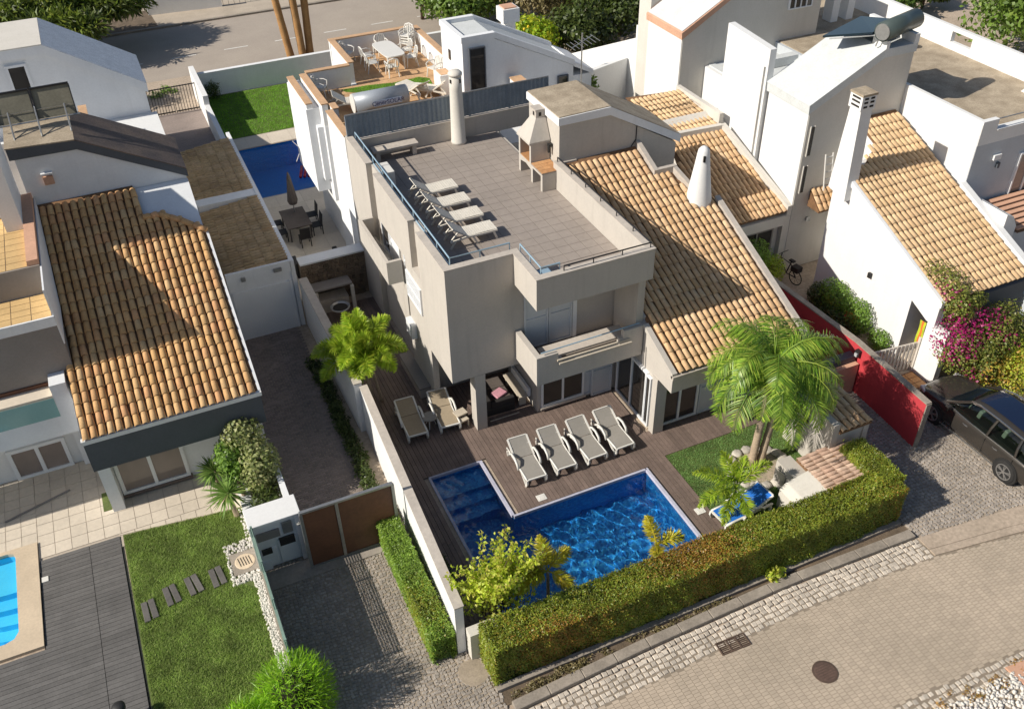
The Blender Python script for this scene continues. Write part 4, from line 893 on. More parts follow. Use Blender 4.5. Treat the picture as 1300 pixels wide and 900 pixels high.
t = thing('planter_ledge', 'low brown masonry ledge along the left wall of the villa', 'ledge', (7.9, 26, 0))
MB().box(7.15, 7.55, 24.7, 26.9, 0, .42).build('body', 'villa_cap', t); MB().box(7.12, 7.56, 24.68, 26.92, .421, .47).build('top', 'greywall', t)
# left passage: boundary wall, planting strip, stone wall and garden kitchen
bw = thing('boundary_wall', 'long white boundary wall stepping between the driveway and the pool deck', 'wall', (4.6, 22, 0))
b = MB(); b.prism([(4.46, 14.4), (4.70, 14.4), (5.12, 23.99), (4.88, 23.99)], -.05, 1.93); b.prism([(4.70, 24.0), (4.96, 24.0), (4.92, 31.0), (4.62, 31.0)], -.05, 2.06); b.build('wall', 'white', bw)
MB().prism([(4.45, 14.37), (4.72, 14.37), (5.135, 23.98), (4.865, 23.98)], 1.931, 1.97).build('coping', 'villa_cap', bw); MB().prism([(4.69, 23.99), (4.98, 23.99), (4.94, 31.0), (4.61, 31.0)], 2.061, 2.10).build('coping', 'villa_cap', bw)
MB().box(4.72, 5.5, 14.05, 14.36, -.05, 1.05).build('return_wall', 'offwhite', bw)
MB().lathe([(.42, -.02), (.42, .01), (.40, .016)], (4.62, 13.7, 0), 18).build('tree_pit', 'sand', struct('pit_ground', MB().box(4.3, 4.9, 13.5, 13.9, -.03, -.02), 'sand'))
sw = thing('stone_wall', 'brown rubble stone retaining wall at the end of the side passage', 'wall', (6.2, 32.3, 0))
MB().box(4.95, 7.55, 32.1, 32.55, 0, 1.95).build('core', 'stonewall', sw); MB().box(4.93, 7.56, 32.05, 32.65, 1.951, 2.02).build('coping', 'bluewall', sw)
x, z = np.meshgrid(np.arange(5.05, 7.5, .19), np.arange(.1, 1.95, .16)); x = x.ravel()+rng.normal(0, .03, x.size); z = z.ravel()+rng.normal(0, .02, z.size)
V_, F_ = stones(x, z, .19, .16, .05, 0, rng.normal(0, .3, len(x)), .3, .3); V2 = np.stack([V_[:, 0], 32.1-V_[:, 2], V_[:, 1]], 1); arrays('stone', V2, F_[:, ::-1], 'stonewall', sw, 'stuff')
gk = thing('garden_kitchen', 'dark lean-to shelter with a round grill against the stone wall', 'garden kitchen', (5.7, 31.4, 0))
MB().cbox((5.85, 31.55, 1.15), (1.7, .75, .06), rx=-.12).build('roof', 'greywall', gk)
for x in (5.15, 6.6): MB().box(x, x+.13, 31.1, 31.25, 0, 1.12).build('post', 'offwhite', gk)
MB().box(5.3, 6.5, 31.3, 31.9, .0, .6).build('counter', 'villa_cap', gk)
t = thing('grill', 'round grey grill table in the dark side passage', 'grill', (6.0, 30.6, 0)); MB().lathe([(.06, 0), (.06, .5), (.36, .62), (.40, .7), (.34, .71), (.3, .62), (.05, .6)], (5.95, 30.55, 0), 20).build('bowl', 'steel', t, True)
MB().lathe([(.29, .63), (.29, .65), (.02, .66)], (5.95, 30.55, 0), 16).build('coals', 'dark', t)
t = thing('wall_emblem', 'black ironwork ornament on the white boundary wall top', 'ornament', (4.9, 22.9, 1.3))
MB().tube([(5.10+.0, 22.9+.14*math.cos(a*.5), 1.55+.2*math.sin(a*.5)*(1+.1*a)) for a in range(12)], .02).tube([(5.11, 22.7, 1.4), (5.11, 23.1, 1.7)], .02).build('scroll', 'black', t)
# ================================================================ ATTACHED VILLA BEHIND (roof terrace with white furniture)
bv = thing('villa', 'white villa behind with an orange tiled roof terrace and white plastic furniture', 'villa', (10.6, 38, 0))
b = MB(); b.box(7.76, 13.9, 32.66, 39.56, 0, 5.70); b.box(9.8, 13.9, 39.561, 43.0, 0, 5.70); b.box(13.902, 18.6, 32.66, 40.5, 0, 4.9); b.build('wall', 'white', bv)
b = MB(); b.box(7.55, 7.758, 32.66, 35.26, 0, 5.7); b.box(7.95, 8.0, 35.262, 35.9, 4.9, 5.7); b.box(7.55, 7.758, 35.92, 39.6, 2.3, 5.7); b.box(7.0, 7.548, 36.5, 39.75, 2.6, 6.3); b.box(7.3, 7.75, 36.2, 36.498, 3.2, 5.6); b.build('facade_skin', 'bluewall', bv)
def par(parts, z0, z1, cap, wallm, capm, V, cth=.05, ov=.03):
    w_ = MB(); c_ = MB()
    for a in parts: w_.box(*a, z0, z1); c_.box(a[0]-ov, a[1]+ov, a[2]-ov, a[3]+ov, z1+.001, z1+cth)
    w_.build('parapet', wallm, V); c_.build('coping', capm, V)
par([(7.55, 7.78, 32.7, 35.24), (7.86, 8.06, 35.32, 35.86), (7.55, 7.79, 35.94, 39.42), (7.85, 9.74, 39.48, 39.70), (9.80, 10.02, 39.80, 42.72), (9.80, 13.78, 42.80, 43.02), (13.86, 14.08, 38.05, 42.9)], 5.702, 6.62, True, 'white', 'terracotta_cap', bv)
par([(7.05, 7.28, 36.55, 39.7)], 6.302, 6.5, True, 'white', 'terracotta_cap', bv)
f2 = MB().box(7.79, 13.86, 32.7, 39.48, 5.702, 5.722).box(10.02, 13.86, 39.482, 42.8, 5.702, 5.722).build('terrace_floor', 'grout', bv)
tilefloor(f2, 'floor_tile', 8.1, 13.84, 34.2, 39.47, 5.722, .42, .42, 'orange_tile', .01, .015)
tilefloor(f2, 'floor_tile', 10.04, 13.84, 39.49, 42.78, 5.722, .42, .42, 'orange_tile', .01, .015)
tp = [(9.2, 39.2), (9.3, 38.9), (10.6, 37.9), (12.3, 37.5), (13.0, 38.0), (13.1, 38.7), (12.7, 39.0), (11.6, 38.9), (10.3, 39.15)]
tf = thing('turf_mat', 'curved strip of green artificial turf on the orange roof terrace', 'turf mat', (11.2, 38.5, 5.74)); MB().prism(tp, 5.735, 5.75).build('mat', 'lawn_base', tf)
grass('pile', [(9.2, 13.1, 37.4, 39.2)], 1500, .035, 'grass_bright', 5.75, tp, tf)
b = MB(); b.prism([(13.50, 5.71), (18.62, 4.9), (18.62, 6.5), (14.9, 8.28), (13.50, 8.28)], 35.42, 37.86, 'y'); b.build('stair_tower', 'bluewall', bv)
b = MB(); prof = [(13.46, 8.281), (14.95, 8.281), (18.66, 6.5), (18.66, 6.75), (14.95, 8.53), (13.46, 8.53)]
b.prism([(13.68, 8.27), (14.95, 8.27), (18.6, 6.52), (18.6, 6.6), (14.95, 8.36), (13.68, 8.36)], 35.63, 37.66, 'y'); b.build('tower_roof', 'palegrey_roof', bv)
b = MB(); b.prism(prof, 35.38, 35.62, 'y'); b.prism(prof, 37.67, 37.91, 'y'); b.box(13.46, 13.67, 35.622, 37.668, 8.281, 8.529); b.build('roof_edge', 'bluewall', bv)
MB().prism([(18.62, 6.45), (19.6, 5.95), (19.6, 6.15), (18.67, 6.62)], 35.38, 37.9, 'y').build('roof_edge', 'bluewall', bv)
MB().box(18.62, 19.55, 35.45, 37.85, 0, 6.0).build('wall', 'bluewall', bv)
window(bv, (14.12, 35.41, 6.95), .72, 2.2, '-y', 1, 'greyface', 'pane', name='door', fw=.05); window(bv, (18.1, 35.41, 5.75), .5, .8, '-y', 1, 'greyface', fw=.04)
MB().cbox((13.49, 36.9, 7.35), (.05, .22, .42)).build('small_window', 'pane', bv)
ch = thing('chimney', 'white square chimney with an open top behind the sloping white roof', 'chimney', (17.2, 39.2, 4.5))
MB().box(17.0, 17.5, 39.0, 39.5, 4.5, 7.5).build('shaft', 'white', ch); b = MB()
b.box(16.85, 17.65, 38.85, 39.65, 7.501, 8.1); b.build('head', 'white', ch); MB().box(16.95, 17.55, 38.95, 39.55, 8.101, 8.15).build('flue', 'peach', ch)
t = thing('planter', 'terracotta lined white planter box beside the terrace door', 'planter', (13.2, 36.9, 5.74)); MB().box(12.85, 13.44, 36.5, 37.3, 5.74, 6.65).build('box', 'white', t); MB().box(12.92, 13.37, 36.57, 37.23, 6.651, 6.67).build('soil', 'terracotta_cap', t)
t = thing('planter', 'small white planter box with a terracotta top at the grey tower wall', 'planter', (15.9, 35.0, 5.7)); MB().box(15.5, 16.0, 34.6, 35.2, 5.7, 6.55).build('box', 'white', t); MB().box(15.48, 16.02, 34.58, 35.22, 6.551, 6.6).build('coping', 'terracotta_cap', t)
# corrugated privacy fence
fc = thing('fence', 'grey blue corrugated sheet fence between the two roof terraces', 'fence', (11.8, 32.5, 6.53))
xs = [7.62, 9.35, 10.85, 12.55, 14.25, 15.95]
for x0, x1 in zip(xs, xs[1:]):
    b = MB(); n = int((x1-x0)/.045); pts = [(x0+(x1-x0)*i/n, 32.50+(.013 if (i//2) % 2 else -.013)) for i in range(n+1)]
    vs = [(x, y, z) for z in (6.56, 7.5) for x, y in pts]; b.add(vs, [(i, i+1, n+2+i, n+1+i) for i in range(n)]); b.build('sheet', 'fence_sheet', fc)
    MB().box(x0-.02, x0+.02, 32.46, 32.54, 6.53, 7.52).build('post', 'fence_sheet', fc)
MB().box(7.6, 15.97, 32.47, 32.53, 7.503, 7.54).build('top_rail', 'steel', fc)
MB().box(15.93, 15.97, 32.46, 32.54, 6.53, 7.502).build('post', 'fence_sheet', fc)
# solar tank with its lettering (the print is too blurred to read in full)
tk = thing('solar_tank', 'grey cylindrical water tank with a blue lettered label on the orange terrace', 'water tank', (10, 36.4, 5.74))
MB().cyl((8.95, 36.3, 6.28), (11.2, 36.3, 6.28), .40, n=22).build('drum', 'tank_grey', tk, True)
MB().cyl((8.90, 36.3, 6.28), (8.949, 36.3, 6.28), .39, n=22).build('end_cap', 'plastic', tk); MB().cyl((11.201, 36.3, 6.28), (11.25, 36.3, 6.28), .39, n=22).build('end_cap', 'tank_grey', tk)
for x in (9.4, 10.8): MB().box(x, x+.08, 35.95, 36.65, 5.74, 6.0).build('support', 'steel', tk)
lb = MB(); n = 6
for i in range(n):
    a0, a1 = math.pi+.22+.34*i/n*2*.5, math.pi+.22+.34*(i+1)/n*2*.5
    lb.add([(9.72, 36.3+.405*math.cos(a), 6.28-.405*math.sin(-a)*-1) for a in (a0, a1)]+[(10.95, 36.3+.405*math.cos(a), 6.28-.405*math.sin(-a)*-1) for a in (a1, a0)], [(0, 1, 2, 3)])
stk = MB().cbox((10.3, 35.872, 6.27), (1.2, .012, .24)).build('label', 'sticker', tk)
txt = bpy.data.curves.new('lettering', 'FONT'); txt.body = 'CenerSOLAR'; txt.size = .25; txt.extrude = .003; txt.align_x = 'CENTER'; txt.align_y = 'CENTER'
to = bpy.data.objects.new('tmp', txt); COL.objects.link(to); dg = bpy.context.evaluated_depsgraph_get(); tm = bpy.data.meshes.new_from_object(to.evaluated_get(dg)); bpy.data.objects.remove(to)
tm.materials.clear(); tm.materials.append(M['navy']); lo = link('lettering', tm, None); lo.parent = stk; lo.matrix_parent_inverse = WM(stk).inverted(); lo.matrix_basis = Matrix.Translation((10.3, 35.862, 6.27)) @ Matrix.Rotation(math.pi/2, 4, 'X')
# back garden: walls, planter, palm bed
gw = thing('garden_wall', 'grey blue shaded garden wall along the back street', 'wall', (8, 56, 0)); b = MB(); b.box(4.72, 30, 55.7, 55.95, -.05, 1.35); b.build('wall', 'bluewall', gw); MB().box(4.7, 30, 55.68, 55.97, 1.351, 1.40).build('coping', 'bluewall', gw)
gw = thing('garden_wall', 'white wall with a stepped top between the back gate drive and the lawn', 'wall', (4.6, 50, 0)); b = MB(); b.box(4.44, 4.70, 43.6, 51.4, -.05, 1.25); b.box(4.44, 4.72, 51.401, 56.2, -.05, 1.75); b.build('wall', 'white', gw)
gt = thing('driveway_gate', 'dark iron double gate with vertical bars at the back drive', 'gate', (3, 54, 0))
for x0, x1 in ((1.75, 3.05), (3.1, 4.4)):
    l_ = MB(); l_.box(x0, x1, 53.97, 54.02, .12, .18).box(x0, x1, 53.97, 54.02, 1.55, 1.6); l_.build('gate_frame', 'black', gt)
    for i in range(9): MB().box(x0+(x1-x0)*i/8.2, x0+(x1-x0)*i/8.2+.03, 53.98, 54.01, .05, 1.62).build('bar', 'black', gt)
t = thing('umbrella', 'closed dark brown parasol over the dark dining table of the back patio', 'umbrella', (6.1, 38.6, 0))
MB().cyl((6.15, 38.6, .02), (6.15, 38.6, 2.7), .025, n=8).build('pole', 'steel', t); MB().lathe([(.03, 1.15), (.19, 1.2), (.24, 1.35), (.17, 1.9), (.09, 2.5), (.03, 2.75)], (6.15, 38.6, 0), 10).build('canopy', 'umb', t)
MB().lathe([(.25, .016), (.25, .06), (.05, .1)], (6.15, 38.6, 0), 14).build('base', 'stone_grey', t)
t = thing('dining_table', 'dark square dining table under the closed parasol', 'table', (6.05, 38.1, 0)); MB().box(5.5, 6.6, 37.2, 39.0, .70, .75).build('tabletop', 'umb', t, bevel=.01)
for x in (5.56, 6.48):
    for y in (37.28, 38.86): MB().box(x, x+.06, y, y+.06, .016, .70).build('leg', 'umb', t)
def dchair(x, y, rz, lb):
    t = thing('dining_chair', lb, 'chair', (x, y, .016), rz, 'dark chairs round the patio table')
    K = Matrix.Translation((x, y, .016)) @ Matrix.Rotation(rz, 4, 'Z')
    def mk(): q = MB(); q.X = K; return q
    mk().box(-.24, .24, -.24, .24, .42, .46).build('seat', 'rattan', t); mk().cbox((0, .24, .72), (.46, .03, .55), rx=-.12).build('backrest', 'rattan', t)
    for sx in (-1, 1):
        for sy in (-1, 1): mk().box(sx*.21-.02, sx*.21+.02, sy*.21-.02, sy*.21+.02, 0, .42).build('leg', 'rattan', t)
    return t
for x, y, rz, lb in ((5.25, 38.5, math.pi/2, 'dark patio chair on the far left side of the table'), (5.25, 37.6, math.pi/2, 'dark patio chair on the near left side of the table'), (6.9, 38.6, -math.pi/2, 'dark patio chair on the right side of the table, by the parasol'), (6.85, 37.6, -math.pi/2, 'dark patio chair on the right side of the table, near end'), (6.1, 36.8, math.pi, 'dark patio chair at the near end of the table')): dchair(x, y, rz, lb)
t = thing('garden_sofa', 'black garden sofa with its back to the stone wall', 'sofa', (5.9, 35.2, 0)); MB().box(5.1, 7.1, 34.4, 35.2, .02, .4).build('seat', 'rattan', t, bevel=.03); MB().box(5.1, 7.1, 34.2, 34.399, .02, .78).build('backrest', 'rattan', t, bevel=.03)
for x in (5.1, 6.9): MB().box(x, x+.2, 34.4, 35.2, .401, .6).build('armrest', 'rattan', t, bevel=.03)
t = thing('planter', 'empty white rectangular planter at the foot of the beige facade', 'planter', (8.0, 33.2, 0))
b = MB()
for a in ((7.0, 7.5, 33.1, 33.15), (7.0, 7.5, 33.95, 34.0), (7.0, 7.05, 33.151, 33.949), (7.45, 7.5, 33.151, 33.949)): b.box(*a, .016, .4)
b.build('rim', 'plastic', t); MB().box(7.05, 7.45, 33.15, 33.95, .016, .32).build('soil', 'soil', t)
for i, (c, lb) in enumerate([((7.9, 44.3, .0), 'red inflatable mattress at the edge of the back pool')]):
    t = thing('pool_float', lb, 'float', (7.5, 43, 0)); 
    for j in range(3): MB().cyl((7.5+j*.2, 43.3-j*.05, .0), (7.85+j*.2, 44.4-j*.05, .0), .08, n=8).build('tube', 'inflat', t, True)
t = thing('drying_rack', 'white folding drying rack beside the back pool', 'drying rack', (8.2, 45.5, 0)); MB().tube([(7.7, 44.9, .05), (8.3, 45.3, .9), (8.9, 45.3, .9)], .02).tube([(8.5, 44.9, .05), (7.8, 45.6, .9), (8.8, 45.9, .9)], .02).tube([(8.3, 45.3, .9), (8.2, 45.95, .9)], .02).build('frame', 'plastic', t)
# ================================================================ LEFT NEIGHBOUR (ochre tiled wing)
OX, OY, OZ = -17.05, 4.13, .50
cv_ = thing('villa', 'white neighbouring villa on the left with an ochre tiled roof and grey fascia', 'villa', (-3, 27, 0)); V = cv_
zl = lambda y: OZ+3.02+SL*(y-OY-18.8)
b = MB(); b.prism([(24.35, 0), (31.3, 0), (31.3, zl(31.3)), (24.35, zl(24.35))], -3.36, 1.6, 'x'); b.build('wall', 'bluewall', V)
b = MB(); b.prism([(23.06, 2.42), (24.34, 2.42), (24.34, zl(24.34)), (23.06, zl(23.06))], -3.45, 1.66, 'x'); b.build('eave_beam', 'greyface', V)
MB().box(-3.46, -3.1, 23.76, 24.349, 0, 2.418).build('column', 'bluewall', V)
MB().prism([(22.98, zl(23.06)-.04), (23.058, zl(23.06)-.04), (23.12, zl(23.06)+.12), (22.98, zl(23.06)+.10)], -3.47, 1.70, 'x').build('eave_trim', 'white', V)
window(V, (-2.02, 24.34, 1.18), 2.1, 2.1, '-y', 2, 'frame_white', 'pane_curtain', fw=.11, sill='deck')
rf = roof_bed(V, OX, OY, OZ, [(13.66, 18.90), (18.70, 18.90), (18.70, 24.7), (18.05, 25.35), (17.45, 25.75), (16.85, 25.8), (16.85, 27.2), (13.80, 27.2), (13.80, 22.55), (13.58, 22.5)])
def keepl(a, bb):
    x, y = 13.62+a, 18.86+bb*CS
    return y < 26.95 and (x > 13.84 or y < 22.6) and (x < 16.88 or (y < 25.7-(max(0, x-17.4))*.75))
rooftiles(rf, (OX+13.62, OY+18.86, OZ+zc(18.86)+.13), (1, 0, 0), (0, CS, SL*CS), 21, 22, .2375, .40, 'tile_left', 300, keepl)
b = MB()
for p, q in (((16.9, 25.75), (17.45, 25.72)), ((17.45, 25.72), (18.05, 25.3)), ((18.05, 25.3), (18.70, 24.75))):
    n = max(2, int(math.dist(p, q)/.3))
    for i in range(n):
        a = [p[k]+(q[k]-p[k])*i/n for k in (0, 1)]; c = [p[k]+(q[k]-p[k])*(i+1)/n for k in (0, 1)]
        k_ = MB().cyl((OX+a[0], OY+a[1], OZ+zc(a[1])+.22), (OX+c[0], OY+c[1], OZ+zc(c[1])+.22), .11, .095, 10); k_.build('ridge_tile', 'tile_left', rf, True)
MB().prism([(23.05, zl(23.05)+.0), (28.9, zl(28.9)), (28.9, zl(28.9)+.14), (23.05, zl(23.05)+.14)], 1.62, 1.70, 'x').build('verge_trim', 'bluewall', V)
MB().prism([(26.8, zl(26.8)-.1), (31.3, zl(31.3)-.1), (31.3, zl(31.3)+.12), (26.8, zl(26.8)+.12)], -3.48, -3.30, 'x').build('verge_trim', 'bluewall', V)
b = MB(); b.prism([(-3.36, 5.0), (1.58, 3.5), (1.58, 7.02), (-1.5, 8.7), (-3.36, 8.72)], 31.34, 33.8, 'y'); b.build('stair_tower', 'bluewall', V)
pr = [(-3.5, 8.74), (-1.5, 8.71), (1.64, 7.03), (1.64, 7.31), (-1.5, 9.02), (-3.5, 9.12)]
MB().prism(pr, 31.26, 33.85, 'y').build('tower_roof', 'greyface', V)
MB().prism([(-1.48, 9.018), (1.64, 7.312), (1.64, 7.36), (-1.48, 9.06)], 31.24, 33.87, 'y').build('roof_felt', 'concrete_dark', V)
MB().prism([(-3.52, 9.122), (-1.485, 9.022), (-1.485, 9.062), (-3.52, 9.16)], 31.24, 33.87, 'y').build('roof_felt', 'concrete', V)
MB().box(-2.75, -2.45, 31.24, 31.338, 7.72, 8.0).build('wall_vent', 'peach', V); MB().box(-2.78, -2.42, 31.2, 31.339, 8.1, 8.13).build('vent_hood', 'bluewall', V)
# west part: terrace, ledge, balcony, ground floor windows
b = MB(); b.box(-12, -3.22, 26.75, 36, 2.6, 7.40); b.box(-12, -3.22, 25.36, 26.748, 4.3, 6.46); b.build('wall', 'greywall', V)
MB().box(-12, -3.46, 26.64, 36, 0, 2.598).build('wall', 'white', V)
b = MB(); b.box(-12, -3.5, 24.78, 26.62, 2.72, 4.15); b.box(-4.1, -3.49, 26.4, 26.63, 0, 1.6); b.box(-3.95, -3.50, 24.75, 25.358, 4.152, 4.6); b.build('balcony', 'bluewall', V)
MB().box(-12, -3.96, 24.77, 25.30, 4.152, 4.24).build('coping', 'cream_tile', V); MB().box(-12, -3.96, 24.76, 24.778, 3.45, 4.15).build('glass_panel', 'aqua_glass', V)
MB().box(-12, -3.97, 25.302, 25.358, 4.16, 4.36).build('threshold', 'wood_gate', V)
t1 = MB().box(-12, -3.24, 26.74, 30.6, 7.402, 7.42).build('terrace_floor', 'grout', V); tilefloor(t1, 'floor_tile', -7, -3.56, 26.8, 30.5, 7.42, .55, .36, 'yellow_tile', .02, .012)
t1 = MB().box(-12, -3.24, 25.36, 26.73, 6.462, 6.48).build('ledge_floor', 'grout', V); tilefloor(t1, 'floor_tile', -7, -3.26, 25.40, 26.72, 6.48, .5, .36, 'yellow_tile', .02, .012)
MB().box(-12, -3.20, 25.30, 25.358, 6.2, 6.52).build('ledge_edge', 'bluewall', V); MB().box(-3.238, -3.19, 25.362, 31.2, 5.5, 7.38).build('side_face', 'bluewall', V)
MB().box(-3.54, -3.23, 26.8, 31.2, 7.422, 7.60).build('parapet', 'peach', V)
MB().box(-4.05, -3.54, 29.14, 31.2, 7.43, 10.1).build('pier', 'bluewall', V); MB().box(-7, -4.06, 30.2, 30.5, 7.43, 9.9).build('wall', 'bluewall', V)
window(V, (-5.30, 26.64, .62), 1.75, 1.25, '-y', 2, 'frame_white', 'pane_curtain', fw=.12, sill='deck')
MB().box(-5.75, -5.66, 26.52, 26.6, 1.75, 1.87).build('wall_lamp', 'black', V)
t = thing('door_mat', 'green door mat on the cream patio by the wing corner', 'mat', (-3.7, 24.2, 0)); MB().box(-3.75, -3.5, 23.9, 24.75, .016, .03).build('mat', 'lawn_base', t)
t = thing('pole', 'thin dark rod laid as the shadow of a pole on the cream patio tiles', 'pole', (-6, 24.7, .02)); MB().tube([(-6.6, 24.75, .05), (-4.65, 25.35, .05)], .03).build('rod', 'greywall', t)  # dark rod stands in for a thin shadow cast on the tiles
t = thing('bollard_lamp', 'black round bollard lamp at the bottom edge of the grey deck', 'lamp', (-4.0, 16.1, 0)); MB().lathe([(.10, .02), (.10, .5), (.16, .52), (.17, .62), (.1, .66), (.02, .67)], (-3.98, 16.2, 0), 16).build('post', 'black', t, True)
t = thing('floor_lid', 'small white lid on the grey deck beside the turquoise pool', 'lid', (-5.6, 22.2, .02)); MB().box(-5.68, -5.5, 21.75, 21.95, .022, .04).build('lid', 'plastic', t)
# solar panels seen from behind on the left tower
sp = thing('solar_collectors', 'solar panels seen from behind on the mossy roof of the left villa', 'solar panel', (-2.5, 33, 9.1))
for x0, x1 in ((-3.55, -2.42), (-2.36, -1.2)):
    q = MB(); q.add([(x0, 32.5, 9.42), (x1, 32.5, 9.42), (x1, 32.9, 10.28), (x0, 32.9, 10.28), (x0, 32.56, 9.40), (x1, 32.56, 9.40), (x1, 32.96, 10.26), (x0, 32.96, 10.26)], [(0, 1, 2, 3), (7, 6, 5, 4), (0, 4, 5, 1), (1, 5, 6, 2), (2, 6, 7, 3), (3, 7, 4, 0)]); q.build('panel', 'panelback', sp); MB().tube([(x0, 32.47, 9.40), (x0, 32.86, 10.27)], .025, 4).tube([(x1, 32.47, 9.40), (x1, 32.86, 10.27)], .025, 4).build('panel_frame', 'darkmetal', sp); MB().tube([(x0, 32.60, 9.70), (x1, 32.60, 9.70)], .012, 4).build('panel_rib', 'steel', sp)
    MB().tube([(x0, 32.88, 10.3), (x1, 32.88, 10.3)], .04, 4).build('panel_frame', 'darkmetal', sp)
for x in (-3.2, -2.39, -1.5): MB().tube([(x, 31.9, 9.12), (x, 32.62, 9.75)], .03, 5).tube([(x, 32.5, 9.4), (x, 31.8, 9.12)], .02, 5).build('strut', 'steel', sp)
MB().tube([(-3.7, 32.45, 9.4), (-1.1, 32.45, 9.4)], .03, 5).build('bottom_rail', 'steel', sp)
# ---- villa behind the left neighbour, with the speckled roof
dv_ = thing('villa', 'white villa at the top left with a speckled white roof', 'villa', (-1, 41, 0)); V = dv_
b = MB(); b.prism([(-9, 0), (1.28, 0), (1.28, 7.05), (-1.95, 9.1), (-9, 9.1)], 39.7, 42.4, 'y'); b.build('wall', 'bluewall', V)
MB().prism([(42.402, 0), (51.5, 0), (51.5, 3.4), (42.402, 5.4)], -9, 1.2, 'x').build('wing', 'bluewall', V)
b = MB(); b.prism([(-9, 9.102), (-1.95, 9.102), (1.38, 6.98), (1.40, 7.36), (-1.92, 9.47), (-9, 9.47)], 39.58, 42.9, 'y'); b.build('tower_roof', 'bluewall', V)
MB().prism([(-1.92, 9.472), (1.40, 7.362), (1.40, 7.40), (-1.92, 9.51)], 39.56, 42.92, 'y').build('roof_felt', 'speckle_roof', V)
MB().box(-9, -1.93, 39.56, 42.92, 9.472, 9.51).build('roof_felt', 'offwhite', V)
window(V, (-3.05, 39.69, 8.0), .75, 1.75, '-y', 1, 'bluewall', 'pane', name='door', fw=.09)
MB().box(.82, 1.02, 39.66, 39.698, 4.65, 5.25).build('slit_window', 'pane', V)
par([(-1.3, -1.05, 34.5, 38.2)], 6.2, 7.4, True, 'white', 'terracotta_cap', V)
MB().box(-9, 1.5, 33.9, 39.69, 0, 6.1).build('terrace', 'white', V)
# ---- two garages with old tiles
gv = thing('garage', 'white garage with two old brown tiled roofs beside the driveway', 'garage', (3.2, 34, 0)); V = gv
b = MB(); b.box(2.02, 4.40, 31.0, 42.9, 0, 2.55); b.build('wall', 'bluewall', V)
MB().box(2.0, 4.42, 30.94, 31.06, 2.552, 3.02).build('front_parapet', 'bluewall', V); MB().box(1.98, 4.42, 36.75, 37.35, 2.552, 2.98).build('party_wall', 'bluewall', V)
MB().box(4.40, 4.56, 30.94, 43.4, 0, 3.0).build('side_wall', 'bluewall', V)
b = MB().box(2.2, 4.25, 30.93, 30.998, 0, 2.15).build('garage_door', 'frame_white', V)
MB().box(2.1, 2.2, 30.90, 30.99, 0, 2.2).box(4.25, 4.35, 30.90, 30.99, 0, 2.2).build('door_frame', 'bluewall', V)
for y0, y1 in ((31.08, 36.74), (37.36, 42.9)):
    rfb = MB(); rfb.add([(1.66, y0, 2.60), (4.39, y0, 2.93), (4.39, y1, 2.93), (1.66, y1, 2.60), (1.66, y0, 2.50), (4.39, y0, 2.56), (4.39, y1, 2.56), (1.66, y1, 2.50)], [(0, 1, 2, 3), (4, 7, 6, 5), (0, 4, 5, 1), (2, 6, 7, 3), (3, 7, 4, 0)]); r_ = rfb.build('roof', 'tile_bed', V)
    cols = int((y1-y0)/.21); rooftiles(r_, (1.62, y1-.05, 2.605), (0, -1, 0), (2.73, 0, .33), cols, 7, .21, .40, 'tile_old', 300)
MB().cbox((2.6, 30.90, 2.72), (.16, .1, .16)).build('floodlight', 'steel', V); MB().cbox((3.9, 30.90, 2.78), (.3, .1, .14)).build('wall_light', 'steel', V)
# ---- brown gate, white meter hut, green mesh fence
gt = thing('driveway_gate', 'brown panelled sliding gate with grey metal frame at the driveway', 'gate', (3, 19, 0))
MB().box(1.66, 2.62, 18.93, 18.97, .10, 2.30).build('panel', 'wood_gate', gt); MB().box(2.72, 4.30, 18.93, 18.97, .10, 2.30).build('panel', 'wood_gate', gt)
f = MB(); f.box(1.62, 4.36, 18.9, 19.0, 2.301, 2.37); f.box(1.62, 4.36, 18.9, 19.0, .03, .099)
for x in (1.60, 2.625, 4.305): f.box(x, x+.09, 18.898, 19.002, .0995, 2.3005)
f.build('frame', 'steel', gt)
hut = thing('meter_hut', 'white masonry meter hut with letter boxes at the driveway gate', 'meter hut', (1, 20, 0))
b = MB(); b.box(.30, 1.62, 19.5, 20.1, -.03, 1.84); b.build('body', 'bluewall', hut); b = MB(); b.box(.2, 1.70, 19.36, 20.16, 1.842, 1.95); b.build('roof_slab', 'white', hut, bevel=.015)
MB().box(1.50, 1.70, 19.36, 19.499, -.03, 1.84).build('pillar', 'bluewall', hut); MB().box(.22, .30, 19.36, 19.499, -.03, 1.84).build('pillar', 'bluewall', hut)
for x0, x1, z0, z1, nm, m_ in ((.34, .82, .15, .80, 'cupboard_door', 'frame_white'), (.90, 1.44, .1, 1.02, 'cupboard_door', 'frame_white'), (.36, 1.02, 1.2, 1.50, 'letter_box', 'greywall'), (.95, 1.40, .78, 1.08, 'glass_hatch', 'pane'), (1.12, 1.40, 1.22, 1.66, 'switch_box', 'steel'), (.40, .70, .62, .82, 'glass_hatch', 'pane')):
    MB().box(x0, x1, 19.44 if nm != 'glass_hatch' else 19.425, 19.499, z0, z1).build(nm, m_, hut, bevel=.006)
MB().tube([(1.56, 19.34, 1.55), (1.6, 19.3, 1.6), (1.64, 19.34, 1.55)], .05).build('bell', 'steel', hut)
mf = thing('mesh_fence', 'low green mesh fence on a stone kerb between lawn and cobbled drive', 'fence', (.28, 17.5, 0))
MB().box(.22, .36, 13.6, 19.35, -.03, .12).build('kerb', 'kerb', mf); MB().box(.27, .31, 15.2, 19.35, .121, 1.60).build('mesh_panel', 'green_film', mf)
for i in range(7): MB().box(.28, .30, 15.2, 19.35, 1.66+.058*i, 1.688+.058*i).build('wire', 'green_film', mf)
